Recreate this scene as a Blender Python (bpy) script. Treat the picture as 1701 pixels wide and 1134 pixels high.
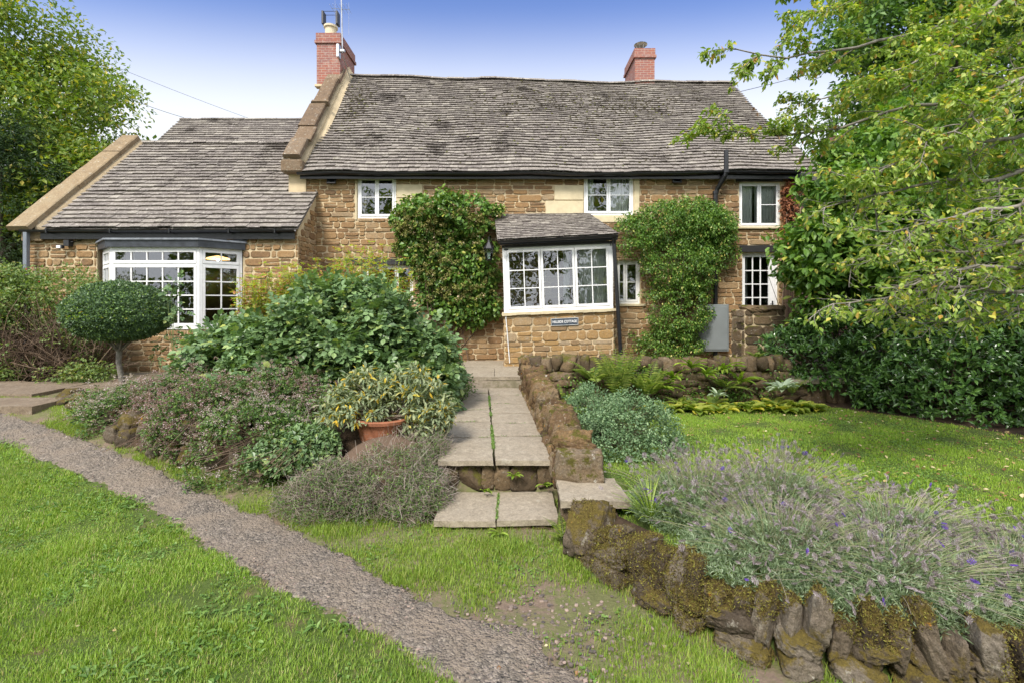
import bpy, math, random
import numpy as np
from math import sin, cos, pi, radians

for o in list(bpy.data.objects):
    bpy.data.objects.remove(o)
SC = bpy.context.scene
COL = SC.collection
random.seed(7)
RNG = np.random.default_rng(11)

# ---------------------------------------------------------------- camera
CZ = 2.2
FPX = 803.0
HY = 500.0
cam_data = bpy.data.cameras.new('camera')
cam_data.sensor_width = 36.0
cam_data.lens = 36.0 * FPX / 1701.0
cam_data.shift_y = -(567.0 - HY) / 1701.0
cam_data.clip_end = 2000
cam = bpy.data.objects.new('camera', cam_data)
cam.location = (0, 0, CZ)
cam.rotation_euler = (radians(90), 0, 0)
COL.objects.link(cam)
SC.camera = cam

# ---------------------------------------------------------------- sky, sun, exposure
SUN_EL, SUN_AZ = radians(48), radians(205)      # behind the photographer, a little to the left
world = bpy.data.worlds.new('World')
SC.world = world
world.use_nodes = True
wn = world.node_tree
wn.nodes.clear()
w_out = wn.nodes.new('ShaderNodeOutputWorld')
w_bg = wn.nodes.new('ShaderNodeBackground')
w_sky = wn.nodes.new('ShaderNodeTexSky')
w_sky.sky_type = 'NISHITA'
w_sky.sun_disc = False
w_sky.sun_elevation = SUN_EL
w_sky.sun_rotation = SUN_AZ
w_sky.air_density = 1.0
w_sky.dust_density = 0.6
w_sky.ozone_density = 2.0
# thin bright cloud veil: white near the horizon, opening to blue overhead in front, cloudy behind
w_tc = wn.nodes.new('ShaderNodeTexCoord')
w_sep = wn.nodes.new('ShaderNodeSeparateXYZ')
wn.links.new(w_tc.outputs['Generated'], w_sep.inputs[0])
w_map = wn.nodes.new('ShaderNodeMapRange')
w_map.inputs['From Min'].default_value = 0.32
w_map.inputs['From Max'].default_value = 0.64
w_map.inputs['To Min'].default_value = 1.0
w_map.inputs['To Max'].default_value = 0.0
w_map.interpolation_type = 'SMOOTHSTEP'
w_noise = wn.nodes.new('ShaderNodeTexNoise')
w_noise.inputs['Scale'].default_value = 1.6
w_noise.inputs['Detail'].default_value = 5
wn.links.new(w_tc.outputs['Generated'], w_noise.inputs['Vector'])
w_sub = wn.nodes.new('ShaderNodeMath'); w_sub.operation = 'MULTIPLY_ADD'
w_sub.inputs[1].default_value = 0.03; w_sub.inputs[2].default_value = -0.015
wn.links.new(w_noise.outputs[0], w_sub.inputs[0])
w_add = wn.nodes.new('ShaderNodeMath'); w_add.operation = 'ADD'
w_x2 = wn.nodes.new('ShaderNodeMath'); w_x2.operation = 'MULTIPLY'; wn.links.new(w_sep.outputs['X'], w_x2.inputs[0]); wn.links.new(w_sep.outputs['X'], w_x2.inputs[1])
w_y2 = wn.nodes.new('ShaderNodeMath'); w_y2.operation = 'MULTIPLY'; wn.links.new(w_sep.outputs['Y'], w_y2.inputs[0]); wn.links.new(w_sep.outputs['Y'], w_y2.inputs[1])
w_h = wn.nodes.new('ShaderNodeMath'); w_h.operation = 'MULTIPLY_ADD'; wn.links.new(w_x2.outputs[0], w_h.inputs[0]); w_h.inputs[1].default_value = 0.25; wn.links.new(w_y2.outputs[0], w_h.inputs[2])
w_sq = wn.nodes.new('ShaderNodeMath'); w_sq.operation = 'SQRT'; wn.links.new(w_h.outputs[0], w_sq.inputs[0])
w_mx = wn.nodes.new('ShaderNodeMath'); w_mx.operation = 'MAXIMUM'; wn.links.new(w_sq.outputs[0], w_mx.inputs[0]); w_mx.inputs[1].default_value = 0.05
w_el = wn.nodes.new('ShaderNodeMath'); w_el.operation = 'DIVIDE'; wn.links.new(w_sep.outputs['Z'], w_el.inputs[0]); wn.links.new(w_mx.outputs[0], w_el.inputs[1])
wn.links.new(w_el.outputs[0], w_add.inputs[0]); wn.links.new(w_sub.outputs[0], w_add.inputs[1])
wn.links.new(w_add.outputs[0], w_map.inputs['Value'])
# cloud bank over the half of the sky behind the camera and above (soft light)
w_back = wn.nodes.new('ShaderNodeMapRange'); w_back.interpolation_type = 'SMOOTHSTEP'
w_back.inputs['From Min'].default_value = 0.30; w_back.inputs['From Max'].default_value = -0.25
w_back.inputs['To Min'].default_value = 0.0; w_back.inputs['To Max'].default_value = 0.85
wn.links.new(w_sep.outputs['Y'], w_back.inputs['Value'])
w_max = wn.nodes.new('ShaderNodeMath'); w_max.operation = 'MAXIMUM'
wn.links.new(w_map.outputs[0], w_max.inputs[0]); wn.links.new(w_back.outputs[0], w_max.inputs[1])
w_mix = wn.nodes.new('ShaderNodeMix'); w_mix.data_type = 'RGBA'
wn.links.new(w_max.outputs[0], w_mix.inputs[0])
w_gain = wn.nodes.new('ShaderNodeMix'); w_gain.data_type = 'RGBA'; w_gain.blend_type = 'MULTIPLY'
w_gain.inputs[0].default_value = 1.0
wn.links.new(w_sky.outputs[0], w_gain.inputs[6])
w_gain.inputs[7].default_value = (0.66, 0.68, 0.88, 1)
wn.links.new(w_gain.outputs[2], w_mix.inputs[6])
w_cl = wn.nodes.new('ShaderNodeMix'); w_cl.data_type = 'RGBA'; wn.links.new(w_back.outputs[0], w_cl.inputs[0])
w_cl.inputs[6].default_value = (3.9, 4.05, 4.3, 1); w_cl.inputs[7].default_value = (8.4, 8.6, 9.0, 1)
wn.links.new(w_cl.outputs[2], w_mix.inputs[7])
wn.links.new(w_mix.outputs[2], w_bg.inputs[0])
w_bg.inputs[1].default_value = 0.10
wn.links.new(w_bg.outputs[0], w_out.inputs[0])

sun_d = bpy.data.lights.new('sun', 'SUN')
sun_d.energy = 1.8
sun_d.angle = radians(14)
sun_d.color = (1.0, 0.94, 0.86)
sun = bpy.data.objects.new('sun', sun_d)
# light travels from the sun towards the scene
sun.rotation_euler = (radians(90) - SUN_EL, 0, radians(180) - SUN_AZ)
sun.location = (-5, -10, 20)
COL.objects.link(sun)
SC.view_settings.view_transform = 'Standard'
SC.view_settings.look = 'None'
SC.view_settings.gamma = 1.0
SC.view_settings.use_curve_mapping = False
SC.view_settings.exposure = 1.45
SC.cycles.max_bounces = 7
SC.cycles.transparent_max_bounces = 12
SC.cycles.use_denoising = True

# ---------------------------------------------------------------- helpers
def PX(px, d): return (px - 850.5) / FPX * d
def PZ(py, d): return CZ + (HY - py) / FPX * d
def P(px, py, d): return np.array([PX(px, d), d, PZ(py, d)])

class MB:
    """collects geometry with numpy, then makes one mesh object"""
    def __init__(s):
        s.V = []; s.F = {}; s.n = 0
    def add(s, V, F, mi=0):
        V = np.asarray(V, dtype=np.float64).reshape(-1, 3)
        if isinstance(F, np.ndarray):
            s.F.setdefault((F.shape[1], mi), []).append(F + s.n)
        else:
            for f in F:
                s.F.setdefault((len(f), mi), []).append(np.array([f], dtype=np.int64) + s.n)
        s.V.append(V); s.n += len(V)
    def inst(s, Vt, F, M, T, mi=0):
        """copies of template Vt under matrices M (N,3,3) at T (N,3)"""
        N = len(T)
        if N == 0: return
        V = np.einsum('nij,vj->nvi', M, Vt) + T[:, None, :]
        nv = len(Vt)
        for f in F:
            f = np.asarray(f)
            idx = (np.arange(N)[:, None] * nv + f[None, :])
            s.F.setdefault((len(f), mi), []).append(idx + s.n)
        s.V.append(V.reshape(-1, 3)); s.n += N * nv
    def build(s, name, mats, parent=None, smooth=False):
        me = bpy.data.meshes.new(name)
        if not isinstance(mats, (list, tuple)): mats = [mats]
        for m in mats: me.materials.append(m)
        V = np.concatenate(s.V) if s.V else np.zeros((0, 3))
        me.vertices.add(len(V)); me.vertices.foreach_set('co', V.astype(np.float32).ravel())
        li = []; ls = []; mi = []; pos = 0
        for (k, m), arrs in s.F.items():
            A = np.concatenate(arrs)
            li.append(A.ravel()); ls.append(pos + np.arange(len(A)) * k); mi.append(np.full(len(A), m)); pos += A.size
        li = np.concatenate(li); ls = np.concatenate(ls); mi = np.concatenate(mi)
        me.loops.add(len(li)); me.loops.foreach_set('vertex_index', li.astype(np.int32))
        me.polygons.add(len(ls)); me.polygons.foreach_set('loop_start', ls.astype(np.int32))
        me.polygons.foreach_set('material_index', mi.astype(np.int32))
        me.update(calc_edges=True)
        me.polygons.foreach_set('use_smooth', np.full(len(ls), bool(smooth)))
        o = bpy.data.objects.new(name, me)
        COL.objects.link(o)
        if parent is not None:
            o.parent = parent
            o.location = tuple(-c for c in parent.location) if parent.get('_w') else (0, 0, 0)
        return o

def thing(name, label, cat, loc=(0, 0, 0), group=None):
    """an Empty at the thing's base; its parts are built in world coordinates"""
    o = bpy.data.objects.new(name, None); COL.objects.link(o)
    o.location = tuple(float(c) for c in loc); o['label'] = label; o['category'] = cat; o['_w'] = 1
    o.empty_display_size = 0.2
    if group: o['group'] = group
    return o
def tag(o, label, cat, group=None, kind=None):
    if label: o['label'] = label
    if cat: o['category'] = cat
    if group: o['group'] = group
    if kind: o['kind'] = kind
    return o

def box(mb, x0, x1, y0, y1, z0, z1, mi=0, b=0.0):
    if b <= 0:
        V = [(x, y, z) for x in (x0, x1) for y in (y0, y1) for z in (z0, z1)]
        F = [(0, 1, 3, 2), (4, 6, 7, 5), (0, 4, 5, 1), (2, 3, 7, 6), (0, 2, 6, 4), (1, 5, 7, 3)]
        mb.add(V, F, mi); return
    # bevelled box: 24 verts
    V = []; idx = {}
    for i, x in enumerate((x0, x1)):
        for j, y in enumerate((y0, y1)):
            for k, z in enumerate((z0, z1)):
                sx = b if i == 0 else -b; sy = b if j == 0 else -b; sz = b if k == 0 else -b
                idx[i, j, k, 0] = len(V); V.append((x, y + sy, z + sz))
                idx[i, j, k, 1] = len(V); V.append((x + sx, y, z + sz))
                idx[i, j, k, 2] = len(V); V.append((x + sx, y + sy, z))
    F = []
    q = [(0, 0), (0, 1), (1, 1), (1, 0)]
    for s_ in (0, 1):
        F.append([idx[s_, a, c, 0] for a, c in (q if s_ else q[::-1])])
        F.append([idx[a, s_, c, 1] for a, c in (q[::-1] if s_ else q)])
        F.append([idx[a, c, s_, 2] for a, c in (q if s_ else q[::-1])])
    for a in (0, 1):
        for c in (0, 1):
            F.append([idx[0, a, c, 1], idx[1, a, c, 1], idx[1, a, c, 2], idx[0, a, c, 2]])
            F.append([idx[a, 0, c, 0], idx[a, 1, c, 0], idx[a, 1, c, 2], idx[a, 0, c, 2]])
            F.append([idx[a, c, 0, 0], idx[a, c, 1, 0], idx[a, c, 1, 1], idx[a, c, 0, 1]])
            for k in (0, 1):
                pass
    for i in (0, 1):
        for j in (0, 1):
            for k in (0, 1):
                F.append([idx[i, j, k, 0], idx[i, j, k, 1], idx[i, j, k, 2]])
    mb.add(V, F, mi)

def obox(mb, O, U, W, N, u0, u1, w0, w1, n0, n1, mi=0):
    """box in a local frame"""
    O = np.asarray(O, float)
    V = [O + U * u + W * w + N * n for u in (u0, u1) for w in (w0, w1) for n in (n0, n1)]
    F = [(0, 1, 3, 2), (4, 6, 7, 5), (0, 4, 5, 1), (2, 3, 7, 6), (0, 2, 6, 4), (1, 5, 7, 3)]
    mb.add(V, F, mi)

def tube(mb, pts, radii, sides=6, mi=0, caps=True):
    pts = np.asarray(pts, float); n = len(pts)
    radii = np.broadcast_to(np.asarray(radii, float), (n,))
    T = np.gradient(pts, axis=0); T /= np.linalg.norm(T, axis=1)[:, None] + 1e-12
    ref = np.array([0, 0, 1.0]) if abs(T[:, 2]).mean() < 0.8 else np.array([1.0, 0, 0])
    A = np.cross(T, ref); A /= np.linalg.norm(A, axis=1)[:, None] + 1e-12
    B = np.cross(T, A)
    a = np.arange(sides) * 2 * pi / sides
    V = pts[:, None, :] + radii[:, None, None] * (A[:, None, :] * np.cos(a)[None, :, None] + B[:, None, :] * np.sin(a)[None, :, None])
    i = np.arange(n - 1)[:, None]; j = np.arange(sides)[None, :]; j2 = (j + 1) % sides
    F = np.stack([i * sides + j, i * sides + j2, (i + 1) * sides + j2, (i + 1) * sides + j], -1).reshape(-1, 4)
    mb.add(V.reshape(-1, 3), F, mi)
    if caps and sides > 2:
        mb.add(V[0], [tuple(range(sides))], mi); mb.add(V[-1], [tuple(range(sides))[::-1]], mi)

def lathe(mb, c, prof, sides=24, mi=0):
    """prof: list of (r, z) relative to c"""
    a = np.arange(sides) * 2 * pi / sides
    V = np.array([[(c[0] + r * cos(t), c[1] + r * sin(t), c[2] + z) for t in a] for r, z in prof])
    n = len(prof)
    i = np.arange(n - 1)[:, None]; j = np.arange(sides)[None, :]; j2 = (j + 1) % sides
    F = np.stack([i * sides + j, i * sides + j2, (i + 1) * sides + j2, (i + 1) * sides + j], -1).reshape(-1, 4)
    mb.add(V.reshape(-1, 3), F, mi)

_ph = RNG.uniform(0, 2 * pi, (6, 8, 4)); _dr = RNG.normal(size=(6, 8, 3))
_dr /= np.linalg.norm(_dr, axis=2)[:, :, None]
def snoise(Pn, freq=1.0, octaves=3, seed=0):
    """cheap smooth noise, about -1..1, for (N,3) points"""
    Pn = np.asarray(Pn, float); out = np.zeros(len(Pn)); amp = 1.0; tot = 0
    for o in range(octaves):
        v = np.zeros(len(Pn)); k = (o + seed) % 6
        for i in range(8):
            q = Pn @ _dr[k, i] * freq * (1.0 + 0.37 * i / 8)
            v += np.sin(q * 2 + _ph[k, i, 0] + seed * 1.7 + 1.3 * np.sin(Pn @ _dr[k, (i + 3) % 8] * freq * 1.3 + _ph[k, i, 1]))
        out += amp * v / 3.0; tot += amp; amp *= 0.5; freq *= 2.05
    return out / tot

# ---------------------------------------------------------------- materials
def mat(name):
    m = bpy.data.materials.new(name); m.use_nodes = True
    nt = m.node_tree; nt.nodes.clear()
    out = nt.nodes.new('ShaderNodeOutputMaterial')
    return m, nt, out
class G:
    """tiny node-graph writer"""
    def __init__(s, nt): s.nt = nt
    def n(s, t, ins=None, **kw):
        nd = s.nt.nodes.new('ShaderNode' + t)
        for k, v in kw.items(): setattr(nd, k, v)
        if ins:
            for k, v in ins.items():
                sock = nd.inputs[k]
                if isinstance(v, bpy.types.NodeSocket): s.nt.links.new(v, sock)
                else: sock.default_value = v
        return nd
    def ramp(s, fac, stops, interp='LINEAR'):
        nd = s.nt.nodes.new('ShaderNodeValToRGB'); nd.color_ramp.interpolation = interp
        s.nt.links.new(fac, nd.inputs[0]); e = nd.color_ramp.elements
        while len(e) < len(stops): e.new(0.5)
        for el, (p, c) in zip(e, stops):
            el.position = p; el.color = (c[0], c[1], c[2], 1) if hasattr(c, '__len__') else (c, c, c, 1)
        return nd.outputs[0]
    def mix(s, fac, a, b, blend='MIX'):
        nd = s.n('Mix', data_type='RGBA', blend_type=blend)
        for i, v in ((0, fac), (6, a), (7, b)):
            if isinstance(v, bpy.types.NodeSocket): s.nt.links.new(v, nd.inputs[i])
            else:
                nd.inputs[i].default_value = v if i == 0 or len(v) == 4 else (*v, 1)
        return nd.outputs[2]
    def math(s, op, a, b=None, c=None):
        nd = s.n('Math', operation=op)
        for i, v in enumerate((a, b, c)):
            if v is None: continue
            if isinstance(v, bpy.types.NodeSocket): s.nt.links.new(v, nd.inputs[i])
            else: nd.inputs[i].default_value = v
        return nd.outputs[0]
    def noise(s, scale, detail=4, rough=0.55, vec=None, dist=0.0):
        if vec is None:
            vec = s.n('TexCoord').outputs['Object']
        nd = s.n('TexNoise', {'Scale': scale, 'Detail': detail, 'Roughness': rough, 'Distortion': dist, 'Vector': vec})
        return nd.outputs[0]
    def bump(s, h, strength=0.3, dist=0.02, normal=None):
        ins = {'Height': h, 'Strength': strength, 'Distance': dist}
        if normal is not None: ins['Normal'] = normal
        return s.n('Bump', ins).outputs[0]

def simple(name, col, rough=0.5, metal=0.0, var=0.12, nscale=6.0, bump=0.0, bscale=60, spec=0.5):
    m, nt, out = mat(name); g = G(nt)
    nz = g.noise(nscale, 5)
    c = g.mix(g.ramp(nz, [(0.3, 0), (0.7, 1)]), tuple(v * (1 - var) for v in col), tuple(min(1, v * (1 + var)) for v in col))
    ins = {'Base Color': c, 'Roughness': rough, 'Metallic': metal, 'Specular IOR Level': spec}
    if bump: ins['Normal'] = g.bump(g.noise(bscale, 4), bump, 0.01)
    p = g.n('BsdfPrincipled', ins)
    nt.links.new(p.outputs[0], out.inputs[0]); return m

def leaf_mat(name, stops, rough=0.5, trans=0.3, vscale=1.2, vamt=0.35, spec=0.4, tcol=None, interp='LINEAR'):
    """stops: colour ramp over a random value per leaf; slow variation in hue across the plant"""
    m, nt, out = mat(name); g = G(nt)
    rnd = g.n('NewGeometry').outputs['Random Per Island']
    c = g.ramp(rnd, stops, interp)
    nz = g.ramp(g.noise(vscale, 3), [(0.32, 1 - vamt), (0.68, 1 + vamt)])
    nd = g.n('HueSaturation', {'Color': c, 'Value': 1.0, 'Saturation': 1.0})
    v = g.math('MULTIPLY', g.noise(vscale, 3), 2 * vamt)
    v = g.math('ADD', v, 1 - vamt)
    nt.links.new(v, nd.inputs['Value'])
    c = nd.outputs[0]
    p = g.n('BsdfPrincipled', {'Base Color': c, 'Roughness': rough, 'Specular IOR Level': spec})
    t = g.n('BsdfTranslucent', {'Color': g.mix(1.0, c, tcol or (1.5, 1.6, 0.5), 'MULTIPLY')})
    mx = g.n('MixShader', {0: trans, 1: p.outputs[0], 2: t.outputs[0]})
    nt.links.new(mx.outputs[0], out.inputs[0]); return m

def stone_mat(name, stops, nscale=7, mottle=0.5, moss=0.0, bump=0.5, bscale=25, lichen=0.0, rough=0.9, grime=0.0, moss_col=(0.10, 0.095, 0.015), spots=False):
    m, nt, out = mat(name); g = G(nt)
    geo = g.n('NewGeometry'); rnd = geo.outputs['Random Per Island']
    pos = g.n('TexCoord').outputs['Object']
    n1 = g.noise(nscale, 6, 0.65, pos); n2 = g.noise(nscale * 5, 5, 0.7, pos)
    f = g.math('ADD', g.math('MULTIPLY', rnd, 1 - mottle), g.math('MULTIPLY', n1, mottle))
    c = g.ramp(f, stops)
    c = g.mix(g.ramp(n2, [(0.35, 0.0), (0.7, 0.55)]), c, tuple(0.55 * x for x in stops[0][1]), 'MIX')
    if lichen:
        l = g.ramp(g.noise(nscale * 2.3, 4, 0.7, pos), [(0.60, 0), (0.68, lichen)])
        c = g.mix(l, c, (0.52, 0.49, 0.40))
    if moss:
        up = g.n('SeparateXYZ', {0: geo.outputs['Normal']}).outputs['Z']
        mm = g.math('ADD', g.noise(nscale * 0.7, 5, 0.7, pos), g.math('MULTIPLY', up, 0.10))
        l = g.ramp(mm, [(0.58 - 0.18 * moss, 0), (0.66 - 0.18 * moss, 1)])
        mc = g.mix(g.noise(40, 3, 0.6, pos), tuple(0.4 * x for x in moss_col), tuple(1.7 * x for x in moss_col))
        c = g.mix(l, c, mc)
    if spots:
        vo = g.n('TexVoronoi', {'Vector': pos, 'Scale': 9.0})
        k = g.math('MULTIPLY', g.ramp(g.math('ADD', vo.outputs['Distance'], g.math('MULTIPLY', n2, .35)), [(0.30, 1), (0.34, 0)]), g.ramp(n1, [(0.52, 0), (0.58, .9)]))
        c = g.mix(k, c, g.ramp(g.n('SeparateColor', {0: vo.outputs['Color']}).outputs[0], [(0, (0.55, 0.52, 0.45)), (.6, (0.5, 0.47, 0.40)), (.7, (0.55, 0.26, 0.04))]))
    n4 = g.noise(nscale * 16, 4, 0.75, pos)
    c = g.mix(g.ramp(n4, [(0.3, .55), (0.6, 0)]), c, tuple(0.35 * x for x in stops[1][1]))
    nb = g.bump(n4, bump * .6, 0.006, g.bump(n2, bump, 0.016, g.bump(n1, bump * 0.7, 0.04)))
    p = g.n('BsdfPrincipled', {'Base Color': c, 'Roughness': rough, 'Specular IOR Level': 0.25, 'Normal': nb})
    nt.links.new(p.outputs[0], out.inputs[0]); return m

M = {}
M['ironstone'] = stone_mat('ironstone', [(0.15, (0.17, 0.11, 0.065)), (0.34, (0.29, 0.175, 0.085)), (0.52, (0.39, 0.235, 0.105)), (0.68, (0.42, 0.285, 0.15)), (0.85, (0.38, 0.30, 0.20))], nscale=6, mottle=0.45, bump=0.6, lichen=0.25)
M['porch_stone'] = stone_mat('porch_stone', [(0.15, (0.24, 0.17, 0.10)), (0.4, (0.38, 0.24, 0.11)), (0.6, (0.44, 0.27, 0.10)), (0.8, (0.40, 0.31, 0.20)), (0.95, (0.30, 0.26, 0.21))], nscale=6, mottle=0.4, bump=0.6, lichen=0.35)
M['mortar'] = simple('lime_mortar', (0.52, 0.42, 0.27), 0.95, var=0.2, nscale=3, bump=0.8, bscale=45, spec=0.1)
M['dressed'] = simple('dressed_limestone', (0.55, 0.47, 0.31), 0.85, var=0.12, nscale=5, bump=0.25, bscale=30, spec=0.2)
M['cope'] = stone_mat('coping_stone', [(0.2, (0.19, 0.14, 0.09)), (0.45, (0.34, 0.25, 0.145)), (0.65, (0.40, 0.32, 0.20)), (0.9, (0.27, 0.24, 0.20))], nscale=5, mottle=0.65, bump=0.7, lichen=0.5, spots=True)
M['cope_old'] = stone_mat('weathered_coping', [(0.2, (0.12, 0.085, 0.06)), (0.45, (0.24, 0.165, 0.10)), (0.65, (0.27, 0.215, 0.155)), (0.9, (0.24, 0.22, 0.20))], nscale=6, mottle=0.55, bump=1.0, lichen=0.7, spots=True)
M['drystone'] = stone_mat('dry_stone', [(0.2, (0.055, 0.042, 0.028)), (0.45, (0.15, 0.105, 0.062)), (0.65, (0.24, 0.165, 0.09)), (0.88, (0.24, 0.20, 0.155))], nscale=7, mottle=0.5, bump=0.9, moss=0.02, lichen=0.35)
M['wallstone'] = stone_mat('warm_rubble', [(0.2, (0.07, 0.045, 0.028)), (0.42, (0.20, 0.125, 0.065)), (0.6, (0.31, 0.20, 0.095)), (0.85, (0.30, 0.245, 0.175))], nscale=9, mottle=0.42, bump=1.0, moss=0.05, lichen=0.55, spots=True)
M['mossy'] = stone_mat('mossy_stone', [(0.18, (0.04, 0.03, 0.022)), (0.38, (0.10, 0.076, 0.052)), (0.6, (0.19, 0.15, 0.105)), (0.8, (0.28, 0.24, 0.19))], nscale=6, mottle=0.45, bump=1.0, moss=0.30, lichen=0.4, bscale=30, moss_col=(0.12, 0.09, 0.02), spots=True)
M['slab'] = stone_mat('paving_stone', [(0.2, (0.24, 0.20, 0.145)), (0.5, (0.39, 0.33, 0.245)), (0.8, (0.49, 0.43, 0.335))], nscale=3.5, mottle=0.55, bump=0.5, lichen=0.35)
M['flag'] = stone_mat('brown_flagstone', [(0.2, (0.15, 0.11, 0.075)), (0.5, (0.26, 0.20, 0.14)), (0.8, (0.33, 0.27, 0.20))], nscale=4, mottle=0.75, bump=0.5, lichen=0.25)
M['white'] = simple('white_paint', (0.76, 0.76, 0.75), 0.4, var=0.07, nscale=11)
M['offwhite'] = simple('worn_white_paint', (0.66, 0.66, 0.62), 0.5, var=0.1, nscale=8)
M['black'] = simple('black_gutter', (0.012, 0.012, 0.014), 0.32, var=0.2)
M['grey_pipe'] = simple('grey_pipe', (0.16, 0.18, 0.21), 0.5)
M['lead'] = simple('lead_sheet', (0.22, 0.235, 0.26), 0.45, metal=0.4, var=0.35, nscale=8, bump=0.3, bscale=14)
M['leaddark'] = simple('dark_lead', (0.045, 0.05, 0.06), 0.4, metal=0.2, var=0.4, nscale=6)
M['metal'] = simple('galvanised', (0.42, 0.42, 0.42), 0.35, metal=0.9, var=0.2)
M['iron'] = simple('dark_iron', (0.03, 0.03, 0.032), 0.45, metal=0.3)
M['buff'] = simple('buff_clay', (0.55, 0.47, 0.33), 0.8)
M['plaster'] = simple('interior_plaster', (0.28, 0.24, 0.19), 0.9)
M['curtain'] = simple('net_curtain', (0.72, 0.72, 0.70), 0.9, var=0.05)
M['curtain_d'] = simple('beige_curtain', (0.40, 0.37, 0.33), 0.9)
M['terracotta'] = simple('terracotta', (0.30, 0.12, 0.065), 0.8, var=0.3, nscale=7, bump=0.3, bscale=50, spec=0.2)
M['cabinet'] = simple('grey_grp', (0.19, 0.21, 0.21), 0.6, var=0.1, nscale=3)
M['wood_dark'] = simple('black_timber', (0.02, 0.018, 0.018), 0.6, bump=0.4, bscale=20)
M['soil'] = simple('soil', (0.055, 0.038, 0.025), 0.95, var=0.5, nscale=12, bump=1.0, bscale=30, spec=0.1)

def tile_mat():
    m, nt, out = mat('stone_roof_tiles'); g = G(nt)
    rnd = g.n('NewGeometry').outputs['Random Per Island']
    pos = g.n('TexCoord').outputs['Object']
    c = g.ramp(rnd, [(0.0, (0.125, 0.107, 0.096)), (0.3, (0.165, 0.142, 0.127)), (0.7, (0.205, 0.18, 0.157)), (0.93, (0.25, 0.222, 0.19)), (1.0, (0.32, 0.29, 0.245))])
    big = g.noise(0.55, 3, 0.6, pos)
    c = g.mix(g.ramp(big, [(0.35, 0), (0.65, 0.25)]), c, (0.26, 0.235, 0.20))
    n1 = g.noise(15, 7, 0.85, pos)
    c = g.mix(g.ramp(n1, [(0.53, 0), (0.60, 0.8)]), c, (0.47, 0.44, 0.375))
    n2 = g.noise(21, 5, 0.8, g.n('Mapping', {'Vector': pos, 'Location': (3, 7, 1)}).outputs[0])
    c = g.mix(g.ramp(n2, [(0.56, 0), (0.66, 0.75)]), c, (0.045, 0.038, 0.035))
    n3 = g.math('ADD', g.math('MULTIPLY', g.noise(0.8, 3, 0.6, pos), 0.7), g.math('MULTIPLY', g.noise(22, 4, 0.7, pos), 0.35))
    c = g.mix(g.ramp(n3, [(0.60, 0), (0.65, 0.85)]), c, (0.035, 0.027, 0.02))
    nb = g.bump(n1, 0.5, 0.012)
    p = g.n('BsdfPrincipled', {'Base Color': c, 'Roughness': 0.85, 'Specular IOR Level': 0.3, 'Normal': nb})
    nt.links.new(p.outputs[0], out.inputs[0]); return m
M['tile'] = tile_mat()

def brick_mat():
    m, nt, out = mat('red_brick'); g = G(nt)
    pos = g.n('TexCoord').outputs['Object']
    s = g.n('SeparateXYZ', {0: pos})
    v = g.n('CombineXYZ', {0: g.math('ADD', s.outputs[0], s.outputs[1]), 1: s.outputs[2], 2: 0.0}).outputs[0]
    b = g.n('TexBrick', {'Vector': v, 'Color1': (0.30, 0.11, 0.075, 1), 'Color2': (0.24, 0.105, 0.09, 1), 'Mortar': (0.36, 0.30, 0.25, 1), 'Scale': 1.0,
        'Mortar Size': 0.006, 'Mortar Smooth': 0.2, 'Bias': 0.0, 'Brick Width': 0.225, 'Row Height': 0.075})
    b.offset = 0.5
    c = g.mix(g.ramp(g.noise(10, 4, 0.7, pos), [(0.5, 0), (0.7, 0.6)]), b.outputs[0], (0.16, 0.10, 0.10))
    c = g.mix(g.ramp(g.noise(4, 3, 0.7, pos), [(0.55, 0), (0.7, 0.3)]), c, (0.45, 0.38, 0.33))
    nb = g.bump(b.outputs[1], -0.5, 0.01)
    p = g.n('BsdfPrincipled', {'Base Color': c, 'Roughness': 0.85, 'Specular IOR Level': 0.2, 'Normal': nb})
    nt.links.new(p.outputs[0], out.inputs[0]); return m
M['brick'] = brick_mat()

def glass_mat():
    m, nt, out = mat('window_glass'); g = G(nt)
    nz = g.bump(g.noise(2.2, 2), 0.05, 0.05)
    fr = g.n('Fresnel', {'IOR': 1.5, 'Normal': nz}).outputs[0]
    f = g.math('ADD', g.math('MULTIPLY', fr, 1.7), 0.07)
    gl = g.n('BsdfGlossy', {'Color': (0.95, 0.97, 1.0, 1), 'Roughness': 0.01, 'Normal': nz})
    tr = g.n('BsdfTransparent', {'Color': (0.86, 0.9, 0.88, 1)})
    mx = g.n('MixShader', {0: f, 1: tr.outputs[0], 2: gl.outputs[0]})
    nt.links.new(mx.outputs[0], out.inputs[0]); return m
M['glass'] = glass_mat()
def emit_mat(name, col, s):
    m, nt, out = mat(name); g = G(nt)
    e = g.n('Emission', {'Color': (*col, 1), 'Strength': s})
    nt.links.new(e.outputs[0], out.inputs[0]); return m
M['lampglow'] = emit_mat('lamp_glow', (1.0, 0.55, 0.2), 1.6)
M['bulb'] = emit_mat('bulb_glow', (1.0, 0.85, 0.6), 12)
# ================================================================ THE COTTAGE
UX, UY, UZ = np.array([1., 0, 0]), np.array([0, 1., 0]), np.array([0, 0, 1.])

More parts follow.
